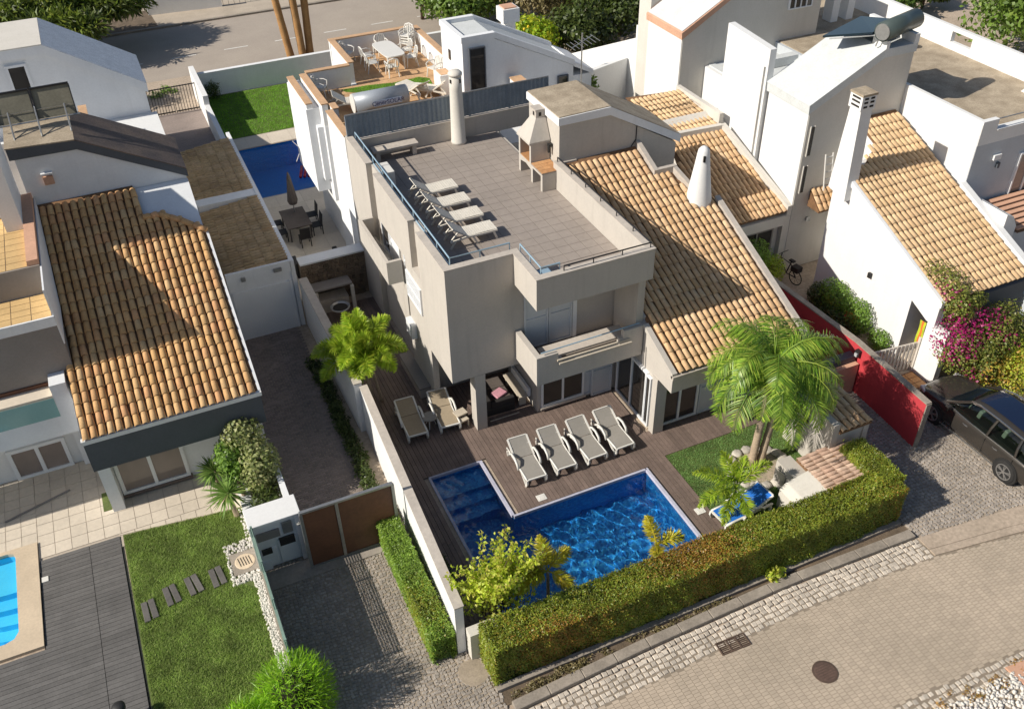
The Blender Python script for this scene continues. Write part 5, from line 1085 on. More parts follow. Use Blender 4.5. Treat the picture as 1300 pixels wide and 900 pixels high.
for y in np.arange(15.25, 19.4, 1.35): MB().box(.26, .32, y, y+.05, .121, 2.06).build('post', 'green_film', mf)
MB().box(.25, .33, 15.2, 19.35, 1.601, 1.63).build('top_rail', 'green_film', mf)
MB().box(.24, .60, 19.4, 23.2, -.02, .35).build('bed_wall', 'bluewall', hut)
MB().box(1.45, 1.62, 20.12, 23.0, -.02, 1.35).build('bed_wall', 'bluewall', hut)
# ================================================================ RIGHT NEIGHBOUR (mirrored villa, golden tiles)
EX = 23.9
ev = thing('villa', 'bright white villa on the right with a golden tiled roof and solar tank', 'villa', (26, 22, 0)); V = ev
ze = lambda y: 3.10+SL*(y-18.15)
b = MB(); b.prism([(19.35, 0), (24.2, 0), (24.2, ze(24.2)-.02), (19.35, ze(19.35)-.02)], 23.94, 26.0, 'x'); b.prism([(19.35, 0), (25.9, 0), (25.9, ze(25.9)-.02), (19.35, ze(19.35)-.02)], 26.002, 27.9, 'x'); b.build('wall', 'white', V)
b = MB(); b.prism([(18.12, 2.2), (18.5, 2.22), (19.40, 2.6), (19.40, ze(19.4)-.02), (18.12, ze(18.12)-.02)], 23.9, 24.1, 'x'); b.build('eave_wall', 'white', V)
MB().box(23.9, 24.15, 17.5, 18.42, -.02, 2.2).build('pier', 'white', V)
MB().prism([(18.05, 2.3), (19.34, 2.3), (19.34, ze(19.34)-.03), (18.05, ze(18.05)-.03)], 24.102, 27.9, 'x').build('eave_beam', 'greyface', V)
MB().box(24.16, 27.9, 18.3, 19.3, -.02, .1).build('porch_floor', 'cream_tile', V)
MB().prism([(18.05, ze(18.05)-.05), (24.22, ze(24.22)-.05), (24.22, ze(24.22)+.17), (18.05, ze(18.05)+.17)], 23.86, 24.0, 'x').build('verge_trim', 'bluewall', V)
rb = MB(); vs = []
for dz in (0, .08): vs += [(x, y, ze(y)+dz) for x, y in ((24.0, 18.15), (27.95, 18.15), (27.95, 25.88), (26.0, 25.88), (26.0, 24.6), (24.0, 23.3))]
rb.add(vs, [tuple(range(6))[::-1], tuple(range(6, 12))]+[(i, (i+1) % 6, 6+(i+1) % 6, 6+i) for i in range(6)]); rf = rb.build('roof', 'tile_bed', V)
rooftiles(rf, (24.0, 18.08, ze(18.08)+.09), (1, 0, 0), (0, CS, SL*CS), 18, 21, .22, .39, 'tile_far', 300, lambda a, c: (24+a > 25.9 or 18.1+c*CS < 23.2+a*.65) and 18.1+c*CS < 25.7)
MB().prism([(18.0, ze(18)-.1), (22.0, ze(22)-.1), (22.0, ze(22)+.3), (18.0, ze(18)+.3)], 27.96, 28.22, 'x').build('verge_trim', 'white', V)
t = thing('chimney', 'white square chimney with slotted head on the roof edge of the right villa', 'chimney', (23.9, 23.8, 5))
MB().prism([(23.25, 4.6), (24.2, 4.8), (23.95, 8.1), (23.4, 8.1)], 23.66, 24.16, 'x').build('shaft', 'white', t); MB().box(23.58, 24.20, 23.35, 23.98, 8.101, 8.62).build('head', 'white', t); MB().box(23.56, 24.22, 23.33, 24.0, 8.621, 8.70).build('cap', 'concrete', t)
b = MB()
for x in (23.68, 23.95):
    for z in (8.2, 8.36, 8.5): b.box(x, x+.16, 23.335, 23.36, z, z+.07)
for z in (8.2, 8.36, 8.5): b.box(23.57, 23.59, 23.45, 23.85, z, z+.07)
b.build('slots', 'dark', t)
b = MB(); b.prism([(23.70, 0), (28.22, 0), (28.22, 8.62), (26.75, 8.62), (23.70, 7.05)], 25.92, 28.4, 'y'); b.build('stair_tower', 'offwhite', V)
b = MB(); b.box(23.66, 23.698, 25.94, 28.38, 0, 7.0); b.build('lit_tower_face', 'white', V)  # whiter skin carries the sunlit tone of the left side
b = MB(); b.prism([(23.58, 6.99), (26.75, 8.621), (28.26, 8.621), (28.26, 8.95), (26.72, 8.95), (23.56, 7.33)], 25.86, 28.45, 'y'); b.build('tower_roof', 'palegrey_roof', V)
MB().prism([(23.54, 7.332), (26.72, 8.952), (26.72, 8.98), (23.54, 7.36)], 25.84, 28.48, 'y').build('roof_felt', 'palegrey_roof', V)
b = MB(); b.box(26.7, 26.85, 25.85, 26.6, 8.951, 9.25); b.box(28.05, 28.26, 25.85, 28.4, 8.951, 9.3); b.build('roof_upstand', 'white', V)
for x, z0, z1 in ((23.9, 5.24, 6.42), (23.9, 3.64, 4.77)):
    MB().box(x-.02, x+.12, 25.86, 25.915, z0, z1).build('slit_window', 'pane', V); MB().box(x-.06, x-.022, 25.87, 25.914, z0-.03, z1+.03).box(x+.122, x+.16, 25.87, 25.914, z0-.03, z1+.03).build('window_frame', 'offwhite', V)
MB().cbox((24.55, 25.85, 2.3), (.14, .12, .16)).build('wall_lamp', 'steel', V)
en = MB().add([(24.42, 25.2, 3.0), (25.4, 25.2, 3.0), (25.4, 25.9, 3.6), (24.42, 25.9, 3.6), (24.42, 25.2, 2.92), (25.4, 25.2, 2.92), (25.4, 25.9, 2.92), (24.42, 25.9, 2.92)], [(0, 1, 2, 3), (0, 4, 5, 1), (0, 3, 7, 4), (4, 7, 6, 5)]).build('canopy', 'tile_bed', V)
rooftiles(en, (24.40, 25.15, 3.02), (1, 0, 0), (0, .76, .65), 4, 3, .24, .32, 'tile', 20)
t = thing('solar_tank', 'dark green solar water tank with flat collector on the white tower roof', 'water tank', (26.6, 26.6, 9))
MB().cyl((26.45, 25.95, 9.62), (28.55, 26.55, 9.62), .36, n=22).build('drum', 'tank_green', t, True); MB().cyl((26.41, 25.94, 9.62), (26.449, 25.95, 9.62), .30, n=18).build('end_cap', 'steel', t)
q = MB(); A = [Vector(p) for p in ((26.35, 26.35, 9.5), (28.3, 26.9, 9.5), (27.7, 28.5, 9.25), (25.1, 27.55, 9.2))]; q.add([*A, *[p-Vector((0, 0, .08)) for p in A]], [(0, 1, 2, 3), (4, 7, 6, 5)]+[(i, 4+i, 4+(i+1) % 4, (i+1) % 4) for i in range(4)]); q.build('collector', 'collector', t)
MB().tube([(25.3, 27.4, 9.1), (26.5, 26.3, 9.38)], .03, 5).tube([(26.5, 26.2, 9.0), (26.5, 26.1, 9.35)], .03, 5).tube([(28.4, 26.4, 9.0), (28.4, 26.5, 9.3)], .03, 5).build('stand', 'steel', t)
# terrace block on the right with felt roof
b = MB(); b.box(28.24, 34.6, 22.0, 40, 0, 6.36); b.build('wall', 'bluegrey', V); MB().box(28.225, 28.239, 22.02, 31, 0, 7.2).build('lit_side_skin', 'white', V)  # white skin puts the sunlight on the left side into its colour
MB().box(28.4, 34.5, 22.16, 40, 6.362, 6.40).build('terrace_floor', 'concrete', V)
b = MB(); b.box(28.24, 28.42, 22.0, 30.0, 6.362, 7.30); b.box(28.422, 29.0, 22.0, 22.2, 6.362, 7.30); b.box(29.0, 34.6, 22.0, 22.2, 6.362, 6.85)
b.box(34.4, 34.62, 22.2, 28.6, 6.402, 7.35); b.box(34.4, 34.62, 29.75, 40, 6.402, 7.35); b.box(34.4, 34.62, 28.602, 29.748, 6.402, 6.72); b.box(34.4, 34.62, 28.602, 29.748, 7.18, 7.35); b.build('parapet', 'white', V)
b = MB(); b.prism([(22.2, 6.402), (24.9, 6.402), (24.6, 6.75), (24.35, 7.05), (23.9, 7.25), (22.2, 7.3)], 33.5, 33.7, 'x'); b.build('curved_wall', 'white', V); MB().box(33.702, 34.39, 22.21, 24.2, 6.402, 7.0).build('bench', 'white', V)
MB().box(29.02, 34.6, 21.96, 22.24, 6.851, 6.9).build('coping', 'white', V); MB().tube([(29.0, 22.05, 7.28), (34.6, 22.05, 7.28)], .025).build('handrail', 'steel', V)
MB().lathe([(.2, 6.4), (.24, 6.75), (.16, 6.8)], (32.9, 30.6, 0), 12).build('plant_pot', 'white', V)
MB().cbox((29.42, 21.96, 5.72), (.36, .12, .2), ry=.0).build('wall_light', 'white', V)
MB().cbox((29.6, 21.96, 5.35), (.12, .12, .22)).build('socket', 'greyface', V)
window(V, (31.3, 21.98, 4.4), 1.3, 2.4, '-y', 2, 'frame_white', 'pane_curtain', name='balcony_door')
b = MB(); b.prism([(28.24, 2.4), (28.9, 2.4), (28.9, 4.0), (28.6, 4.45), (28.24, 4.6)], 19.9, 21.99, 'y'); b.build('side_wall', 'white', V)
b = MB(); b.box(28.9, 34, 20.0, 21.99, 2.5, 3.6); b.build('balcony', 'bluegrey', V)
q = MB().add([(29.1, 19.9, 3.62), (34, 19.9, 3.62), (34, 21.9, 3.9), (29.1, 21.9, 3.9)], [(0, 1, 2, 3)]).build('balcony_floor', 'tile_bed', V)
for i in range(7): MB().box(29.2, 34, 20.0+i*.27, 20.2+i*.27, 3.66+.037*i, 3.72+.037*i).build('balcony_slat', 'peach', q)
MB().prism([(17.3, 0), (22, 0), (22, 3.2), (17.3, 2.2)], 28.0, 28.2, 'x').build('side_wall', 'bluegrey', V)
# left roof terrace of the right villa, wall towards the neighbour
b = MB(); b.box(24.5, 34.4, 28.5, 40, 0, 5.9); b.build('wall', 'white', V); MB().box(24.7, 34.39, 28.6, 39.9, 5.902, 5.94).build('terrace_floor', 'palegrey_roof', V)
b = MB(); b.prism([(28.47, 0), (31.3, 0), (31.3, 8.80), (28.47, 8.62)], 23.5, 23.8, 'x'); b.build('party_wall', 'white', V)
MB().box(23.45, 23.498, 28.6, 28.66, 4, 7.9).build('cable_duct', 'steel', V)
MB().box(25.5, 34.3, 32.3, 32.7, 5.95, 6.35).build('kerb_wall', 'palegrey_roof', V)
t = thing('chimney', 'white slotted chimney on the far roof terrace behind the solar tank', 'chimney', (32.4, 35, 6)); MB().box(32.0, 32.4, 34.8, 35.4, 5.9, 7.6).box(32.9, 33.3, 34.8, 35.4, 5.9, 7.6).build('shaft', 'white', t); MB().box(31.95, 33.35, 34.75, 35.45, 7.601, 7.8).build('cap', 'white', t)
# ---- tower of the villa behind, with peach trim
tv = thing('villa', 'white tower house with a peach roof edge behind the beige villa', 'villa', (25, 35, 0)); V = tv
b = MB(); b.prism([(23.2, 0), (30.5, 0), (30.5, 9.7), (27.2, 9.7), (23.2, 7.35)], 34.0, 36.8, 'y'); b.build('stair_tower', 'offwhite', V); MB().box(23.16, 23.198, 34.02, 36.78, 0, 7.3).build('lit_tower_face', 'white', V)  # sunlit left side coloured whiter than the shaded ivory front
MB().prism([(23.1, 7.32), (27.2, 9.72), (30.6, 9.72), (30.6, 9.9), (27.15, 9.9), (23.08, 7.62)], 33.92, 36.9, 'y').build('roof_edge', 'peach', V)
MB().prism([(23.14, 7.66), (27.15, 9.905), (27.15, 9.93), (23.12, 7.69)], 33.98, 36.84, 'y').build('roof_felt', 'palegrey_roof', V)
window(V, (29.3, 33.99, 8.6), 1.3, 1.7, '-y', 4, 'frame_white', 'pane', name='barred_window', fw=.05)
b = MB(); b.prism([(36.85, 0), (46.5, 0), (46.5, 2.3), (37.9, 6.15), (36.85, 6.3)], 23.5, 23.75, 'x'); b.build('wing_wall', 'white', V)
b = MB(); b.box(23.3, 24.3, 36.902, 37.9, 0, 9.4); b.build('chimney_wall', 'offwhite', V)
MB().prism([(36.9, 5.7), (46.5, 1.8), (46.5, 2.2), (36.9, 6.2)], 24.31, 29.5, 'x').build('roof', 'tile_far', V)
# ---- low tiled roof between the villas
lv = thing('annexe', 'low annexe with a golden tiled roof and pale verge beside the white tower', 'annexe', (21.8, 28.5, 0)); V = lv
zf = lambda y: 2.80+.43*(y-25.9)
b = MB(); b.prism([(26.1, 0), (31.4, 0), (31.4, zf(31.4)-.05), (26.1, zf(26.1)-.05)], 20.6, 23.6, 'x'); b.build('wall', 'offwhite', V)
rb = MB(); vs = []
for dz in (0, .08): vs += [(x, y, zf(y)+dz) for x, y in ((19.5, 25.95), (23.5, 25.95), (23.0, 30.2), (20.4, 30.2))]
rb.add(vs, [(3, 2, 1, 0), (4, 5, 6, 7), (0, 1, 5, 4), (1, 2, 6, 5), (2, 3, 7, 6), (3, 0, 4, 7)]); rf = rb.build('roof', 'tile_bed', V)
c4 = 1/math.sqrt(1+.43**2)
rooftiles(rf, (19.5, 25.9, zf(25.9)+.09), (1, 0, 0), (0, c4, .43*c4), 19, 12, .22, .39, 'tile', 300, lambda a, c: (a < 3.95-.12*c*c4) and (25.9+c*c4 < 30.0) and (a > c*c4*.25))
b = MB()
def tr2(b, p, q, w, h0, h1, zfn):
    d = Vector((q[0]-p[0], q[1]-p[1])).normalized(); nx, ny = -d.y*w/2, d.x*w/2; vs = []
    for (x, y) in (p, q):
        for s_ in (-1, 1):
            for hh in (h0, h1): vs.append((x+s_*nx, y+s_*ny, zfn(y)+hh))
    b.add(vs, [(0, 1, 3, 2), (4, 6, 7, 5), (0, 4, 5, 1), (2, 3, 7, 6), (1, 5, 7, 3), (0, 2, 6, 4)])
tr2(b, (23.55, 25.9), (23.05, 30.25), .24, -.2, .32, zf); tr2(b, (23.0, 30.25), (20.2, 30.35), .22, -.1, .3, zf); b.build('verge_trim', 'offwhite', V)
rb = MB(); vs = []
zg = lambda y: zf(30.3)+.12
for x, y in ((20.4, 30.4), (23.0, 30.4), (23.1, 33.6), (20.4, 33.9)): vs.append((x, y, zg(y)+.12*(y-30.4)))
r2 = MB().add(vs, [(0, 1, 2, 3)]).build('roof', 'tile_bed', V)
rooftiles(r2, (20.45, 30.45, zg(0)+.03), (1, 0, 0), (0, .993, .12), 12, 8, .21, .39, 'tile_far', 100)
MB().box(22.95, 23.15, 30.42, 33.8, 0, zg(0)+.55).build('verge_trim', 'offwhite', V)
MB().box(19.6, 23.6, 25.86, 26.09, 2.3, 2.74).build('eave_beam', 'offwhite', V)
MB().box(23.3, 23.6, 25.86, 26.6, 0, 2.298).build('pillar', 'offwhite', V); window(V, (22.2, 26.09, 1.2), 1.6, 2.0, '-y', 2, 'greywall', 'pane')
MB().prism([(26.1, 0), (31.5, 0), (31.5, 3.3), (26.1, 2.2)], 19.7, 19.95, 'x').build('side_wall', 'white', V)
# party walls between the villas
w_ = thing('garden_wall', 'white wall behind the tower roof with shrubs along its foot', 'wall', (20, 40, 0)); b = MB(); b.prism([(18.9, 37.6), (23.4, 38.9), (23.4, 39.15), (18.9, 37.85)], 0, 4.8); b.build('wall', 'white', w_)
# ---- red wall, white gate
rw = thing('red_wall', 'red rendered wall with a pale coping at the parking place', 'wall', (21.3, 18, 0))
pts = [(21.15, 15.35), (21.32, 18.9), (21.1, 22.5), (20.9, 25.5)]
for i, (p, q) in enumerate(zip(pts, pts[1:])):
    b = MB(); b.prism([(p[0]-.09, p[1]+(.003 if i else 0)), (p[0]+.09, p[1]+(.003 if i else 0)), (q[0]+.09, q[1]), (q[0]-.09, q[1])], -.03, 1.86); b.build('wall', 'red', rw)
    b = MB(); b.prism([(p[0]-.11, p[1]-.0+(.004 if i else -.02)), (p[0]+.11, p[1]+(.004 if i else -.02)), (q[0]+.11, q[1]), (q[0]-.11, q[1])], 1.861, 1.91); b.build('coping', 'kerb', rw)
MB().box(21.06, 21.26, 15.31, 15.348, -.03, 1.86).build('end_face', 'kerb', rw)
t = thing('wall_lamp', 'small dark lamp on the red wall', 'lamp', (21.1, 18.9, 1.6)); MB().cbox((21.16, 18.6, 1.62), (.16, .2, .24)).build('body', 'black', t); MB().cbox((21.06, 18.6, 1.58), (.06, .12, .12)).build('lens', 'lamp_glass', t)
sw2 = thing('side_wall', 'low pinkish brown wall joining the red wall beside the shelter', 'wall', (20.2, 18.6, 0)); MB().box(18.9, 21.15, 18.45, 18.63, -.02, 1.25).build('wall', 'peach', sw2); MB().box(18.9, 21.13, 18.64, 18.95, -.02, 1.5).build('lintel', 'greyface', sw2)
gt = thing('garden_gate', 'white wooden picket gate between the red wall and the white villa', 'gate', (22.8, 18.7, 0))
p0, p1 = Vector((21.55, 18.75, 0)), Vector((23.86, 18.5, 0)); d = p1-p0
for i in range(15):
    c = p0+d*(i/14); MB().cbox((c.x, c.y, .68), (.10, .03, 1.15)).build('picket', 'wpaint', gt)
MB().cbox(tuple(p0+d*.5+Vector((0, .03, 1.22))), (2.4, .06, .07), rz=math.atan2(d.y, d.x)).build('rail', 'wpaint', gt); MB().cbox(tuple(p0+d*.5+Vector((0, .04, .35))), (2.36, .03, .08), rz=math.atan2(d.y, d.x)).build('rail', 'wpaint', gt)
MB().box(23.84, 23.895, 18.42, 18.52, 0, 1.5).build('post', 'wpaint', gt)
t = thing('door_mat', 'brown brick landing in front of the white gate', 'landing', (23, 18, 0)); tm_ = MB().box(22.6, 23.85, 17.5, 18.4, -.01, .02).build('landing', 'wood_gate', t); tilefloor(tm_, 'brick', 22.65, 23.8, 17.55, 18.35, .02, .38, .27, 'brickorange', .02, .02)
t = thing('beach_towel', 'lime green towel with an orange stripe hanging in the white wall opening', 'towel', (24, 18.6, 1.6))
for i, m_ in enumerate(('towel_lime', 'towel_orange', 'towel_lime')): 
    q = MB(); n = 6
    vs = [(23.87-.02*math.sin(j*1.3+i), 18.42+.09*i+.09*k, 2.15-(1.05 if i != 1 else .9)*j/n) for j in range(n+1) for k in (0, 1)]; q.add(vs, [(2*j, 2*j+1, 2*j+3, 2*j+2) for j in range(n)]); q.build('cloth' if i != 1 else 'stripe', m_, t)
t = thing('wall_lamp', 'small dark lantern on the big white side wall', 'lamp', (23.88, 21.9, 2.2)); MB().cbox((23.85, 21.4, 2.4), (.1, .12, .2)).build('body', 'black', t)
t = thing('ladder', 'white metal ladder leaning between the white chimney and tower', 'ladder', (23.9, 24.8, 3))
MB().tube([(23.95, 24.7, 4.3), (23.95, 24.95, 5.7)], .03).tube([(24.3, 24.7, 4.3), (24.3, 24.95, 5.7)], .03).build('rails', 'plastic', t)
for i in range(5): MB().tube([(23.95, 24.73+.05*i, 4.45+.28*i), (24.3, 24.73+.05*i, 4.45+.28*i)], .022).build('rung', 'plastic', t)
# ---- garden shelters near the hedge
s1 = thing('gate_shelter', 'beige rendered shelter with a small tiled roof beside the palms', 'shelter', (18.2, 16.5, 0)); V = s1
b = MB(); b.box(17.5, 17.75, 15.55, 17.6, 0, 2.15); b.box(17.752, 18.8, 15.57, 15.8, 0, 1.75); b.box(17.752, 18.8, 17.35, 17.55, 0, 1.95); b.build('wall', 'villa', V)
b = MB(); b.prism([(15.5, 1.752), (17.6, 2.02), (17.6, 2.12), (15.5, 1.85)], 17.76, 19.0, 'x'); q = b.build('roof', 'tile_bed', V); rooftiles(q, (17.78, 15.46, 1.86), (1, 0, 0), (0, .992, .126), 5, 5, .245, .40, 'tile', 40)
MB().box(18.75, 18.95, 15.52, 17.58, 0, 1.75).build('wall', 'villa_cap', V); t = MB().cbox((17.47, 16.7, 1.5), (.06, .16, .2)); t.build('lamp', 'black', V)
s2 = thing('low_shelter', 'low masonry box with a brown tiled lid in the corner of the hedge', 'shelter', (17.2, 15, 0)); V = s2
b = MB(); b.box(16.45, 18.1, 14.25, 15.6, 0, .998); b.build('wall', 'villa_cap', V); q = MB().prism([(16.40, 1.0), (18.2, 1.12), (18.2, 1.20), (16.40, 1.08)], 14.15, 15.7, 'y').build('roof', 'tile_bed', V)
rooftiles(q, (16.38, 15.72, 1.085), (0, -1, 0), (1.8, 0, .12), 10, 5, .155, .37, 'tile_pink', 60)
s3 = thing('white_box', 'white plastered garden box with a slanting top beside the blue lounger', 'garden box', (15.9, 14.8, 0)); V = s3
b = MB(); b.prism([(15.4, 0), (16.43, 0), (16.43, 1.12), (15.62, .95), (15.4, .75)], 14.1, 15.15, 'y'); b.build('body', 'offwhite', V, bevel=.03); MB().box(15.9, 16.4, 15.152, 16.0, 0, 1.0).build('rear_wall', 'villa', V); MB().cbox((15.87, 15.6, .62), (.06, .3, .34)).build('lamp', 'steel', V)
# ================================================================ LOUNGERS, CHAIRS, TABLES
def rail_profile(b, pts, w0, w1, hgt):
    """a bar of height hgt following (y,z) points, between x=w0 and w1"""
    vs = []; n = len(pts)
    for i, (y, z) in enumerate(pts):
        a = Vector((pts[min(i+1, n-1)][0]-pts[max(i-1, 0)][0], pts[min(i+1, n-1)][1]-pts[max(i-1, 0)][1])).normalized(); ny, nz = -a.y*hgt/2, a.x*hgt/2
        vs += [(w0, y-ny, z-nz), (w1, y-ny, z-nz), (w1, y+ny, z+nz), (w0, y+ny, z+nz)]
    fs = [(0, 1, 2, 3), tuple(4*(n-1)+k for k in (3, 2, 1, 0))]
    for i in range(n-1): fs += [(4*i+k, 4*i+4+k, 4*i+4+(k+1) % 4, 4*i+(k+1) % 4) for k in range(4)]
    b.add(vs, fs); return b
def make_lounger(label, group, sling, frame='plastic', back=.50, armed=True):
    t = thing('sun_lounger', label, 'sun lounger', (0, 0, 0), 0, group); hw = .36
    by, bz = .15+.70*math.cos(back), .36+.70*math.sin(back)
    for s_ in (-1, 1):
        x0, x1 = sorted((s_*hw, s_*(hw-.055)))
        rail_profile(MB(), [(-.88, .33), (-.6, .325), (-.2, .30), (.1, .33), (.45, .30), (.82, .27)], x0, x1, .075).build('side_rail', frame, t, True)
        rail_profile(MB(), [(-.88, .33), (-.90, .2), (-.84, .06), (-.78, 0)], x0, x1, .065).build('leg', frame, t)
        rail_profile(MB(), [(-.35, .31), (-.52, .2), (-.72, .10), (-.82, .03)], x0+.004, x1-.004, .05).build('leg_brace', frame, t)
        rail_profile(MB(), [(.70, .29), (.78, .14), (.74, 0)], x0, x1, .065).build('leg', frame, t)
        if armed:
            a0, a1 = sorted((s_*(hw+.07), s_*(hw+.0)))
            rail_profile(MB(), [(-.30, .30), (-.22, .46), (.0, .55), (.25, .52), (.42, .40), (.44, .29)], a0, a1, .05).build('armrest', frame, t, True)
        rail_profile(MB(), [(.12, .36), (by, bz)], x0, x1, .045).build('back_rail', frame, t)
        rail_profile(MB(), [(by*.62+.05, .36+(bz-.36)*.62), (.62, .29)], x0+.06 if s_ < 0 else x0-.06, x1+.06 if s_ < 0 else x1-.06, .03).build('back_prop', frame, t)
    hx = hw-.056
    rail_profile(MB(), [(-.85, .355), (-.5, .345), (-.15, .335), (.13, .36)], -hx, hx, .018).build('seat', sling, t)
    rail_profile(MB(), [(.14, .375), (.14+(by-.14)*.5, .37+(bz-.37)*.5-.015), (by, bz)], -hx, hx, .018).build('backrest', sling, t)
    MB().cbox((0, -.88, .335), (2*hw-.1, .05, .05)).build('foot_bar', frame, t); MB().cbox((0, by, bz), (2*hw-.08, .04, .05)).build('head_bar', frame, t)
    return t
pl = make_lounger('taupe sun lounger by the pool, leftmost of the sunlit row', 'sunlit loungers on the deck', 'sling')
pl.location = (9.08, 19.98, .021); pl.rotation_euler.z = R(-2)
for x, y, r, lb in ((10.16, 20.0, -1, 'taupe sun lounger by the pool, second from the left of the sunlit row'), (11.25, 20.0, 1, 'taupe sun lounger by the pool, third from the left of the sunlit row'), (12.29, 20.03, 1, 'taupe sun lounger by the glass doors, rightmost of the sunlit row')): dup(pl, (x, y, .021), R(r), lb)
sh_ = make_lounger('tan sun lounger in the shade, nearer the white boundary wall', 'shaded loungers beside the porch', 'sling_tan', back=.32)
sh_.location = (6.36, 23.5, .021); sh_.rotation_euler.z = R(-3); dup(sh_, (7.53, 23.45, .021), R(-4), 'tan sun lounger in the shade, nearer the porch column, with sun flecks')
bl = make_lounger('bright blue sun lounger on the lawn by the hedge', None, 'blue_sling', back=.42); bl.location = (14.25, 15.32, 0); bl.rotation_euler.z = R(-84); bl.scale = (1.05, 1.08, 1.0)
t = thing('side_table', 'small round side table between the two shaded tan loungers', 'side table', (6.95, 23.3, .02)); MB().lathe([(.25, .42), (.26, .44), (.25, .46)], (6.95, 23.2, .02), 16).build('tabletop', 'sling', t)
for a in range(3): MB().cyl((6.95+.2*math.cos(a*2.1), 23.2+.2*math.sin(a*2.1), .02), (6.95+.1*math.cos(a*2.1), 23.2+.1*math.sin(a*2.1), .44), .018, n=6).build('leg', 'plastic', t)
t = thing('footstool', 'worn wooden footstool with a hole beside the porch column', 'footstool', (8.0, 22.6, .02))
b = MB(); b.cbox((7.95, 22.72, .30), (.42, .20, .05), rz=.2); b.cbox((7.98, 22.98, .42), (.42, .32, .05), rz=.2); b.build('seat', 'balcony_beam', t)
for dx, dy in ((-.15, -.1), (.18, -.05), (-.12, .3), (.2, .34)): MB().cbox((7.96+dx, 22.72+dy, .14), (.05, .05, .27)).build('leg', 'balcony_beam', t)
# slatted white loungers on the terrace
def make_slat(label):
    t = thing('sun_lounger', label, 'sun lounger', (0, 0, 0), 0, 'white slatted loungers on the roof terrace'); hw = .34; back = .62
    by, bz = .18+.62*math.cos(back), .36+.62*math.sin(back)
    for s_ in (-1, 1):
        x0, x1 = sorted((s_*hw, s_*(hw-.05)))
        rail_profile(MB(), [(-.88, .31), (-.3, .30), (.2, .32), (.78, .25)], x0, x1, .06).build('side_rail', 'plastic_old', t)
        rail_profile(MB(), [(-.75, .28), (-.86, 0)], x0, x1, .07).build('leg', 'plastic_old', t); rail_profile(MB(), [(-.02, .29), (-.16, 0)], x0, x1, .06).build('leg', 'plastic_old', t)
        rail_profile(MB(), [(.60, .27), (.78, 0)], x0, x1, .06).build('leg', 'plastic_old', t)
        rail_profile(MB(), [(.16, .34), (by, bz)], x0, x1, .05).build('back_rail', 'plastic_old', t)
        rail_profile(MB(), [(.46, .55), (.74, .27)], x0+.052 if s_ < 0 else x0-.052, x1+.052 if s_ < 0 else x1-.052, .035).build('back_prop', 'plastic_old', t)
    for i in range(13): MB().cbox((0, -.84+.082*i, .35+.006*math.sin(i*.5)), (2*hw-.06, .074, .022)).build('slat', 'plastic_old', t)
    for i in range(6):
        k = (i+.6)/6; MB().cbox((0, .18+(by-.18)*k, .37+(bz-.37)*k), (2*hw-.105, .098, .02), rx=back).build('back_slat', 'plastic_old', t)
    return t
tl = make_slat('white slatted lounger on the roof terrace, nearest the back wall bench'); tl.location = (9.42, 28.45, 5.74); tl.rotation_euler.z = R(90)
for y, lb in ((27.35, 'white slatted lounger on the roof terrace, second from the back wall bench'), (26.25, 'white slatted lounger on the roof terrace, third from the back wall bench'), (25.15, 'white slatted lounger on the roof terrace, nearest the front parapet')): dup(tl, (9.42+(28.45-y)*.02, y, 5.74), R(90), lb)
# white monobloc chairs
def make_chair(label):
    t = thing('plastic_chair', label, 'chair', (0, 0, 0), 0, 'white plastic chairs on the roof terrace')
    MB().cbox((0, -.02, .43), (.44, .44, .03)).build('seat', 'plastic', t, bevel=.01)
    for sx in (-1, 1):
        MB().tube([(sx*.21, -.2, .42), (sx*.25, -.25, 0)], [.03, .022]).build('leg', 'plastic', t); MB().tube([(sx*.19, .2, .42), (sx*.24, .29, 0)], [.03, .022]).build('leg', 'plastic', t)
        MB().tube([(sx*.23, -.22, .42), (sx*.27, -.24, .60), (sx*.28, -.1, .66), (sx*.27, .15, .66), (sx*.24, .25, .62)], .024).build('armrest', 'plastic', t)
    b = MB(); b.tube([(-.24, .21, .42), (-.26, .27, .66), (-.20, .31, .82), (0, .33, .88), (.20, .31, .82), (.26, .27, .66), (.24, .21, .42)], .028); b.build('back_frame', 'plastic', t)
    for i in range(4): MB().tube([(-.14+.093*i, .215, .44), (-.13+.088*i, .31, .85)], .022, 4).build('back_slat', 'plastic', t)
    return t
c0 = make_chair('white plastic chair at the far head of the white terrace table'); z = 5.74
c0.location = (12.15, 42.45, z)
for x, y, r, lb in ((11.15, 41.5, 95, 'white plastic chair at the left side of the white table, far one'), (11.1, 40.6, 88, 'white plastic chair at the left side of the white table, near one'), (12.95, 41.4, -88, 'white plastic chair at the right side of the white table, far one'), (12.9, 40.5, -95, 'white plastic chair at the right side of the white table, near one'), (11.75, 39.75, 178, 'white plastic chair at the near head of the white table'), (10.42, 42.3, 40, 'white plastic chair alone in the far left terrace corner'), (8.25, 38.95, 60, 'white plastic chair alone in the near left terrace corner'), (13.4, 38.75, -70, 'white plastic chair alone beside the white tower'),
                   (13.35, 42.2, -50, 'lowest white plastic chair of the stack in the far right corner')): dup(c0, (x, y, z), R(r), lb)
for i in range(3): dup(c0, (13.35-.01*i, 42.2+.015*i, z+.12*(i+1)), R(-50), ['second lowest white plastic chair of the corner stack', 'third white plastic chair of the corner stack', 'topmost white plastic chair of the corner stack'][i])
t = thing('plastic_table', 'white oval plastic table on the orange roof terrace', 'table', (12.05, 41.1, z)); rz_ = R(4)
pts = [(.5*math.copysign(abs(math.cos(a))**.45, math.cos(a)), 1.05*math.copysign(abs(math.sin(a))**.45, math.sin(a))) for a in np.linspace(0, 2*math.pi, 28)[:-1]]
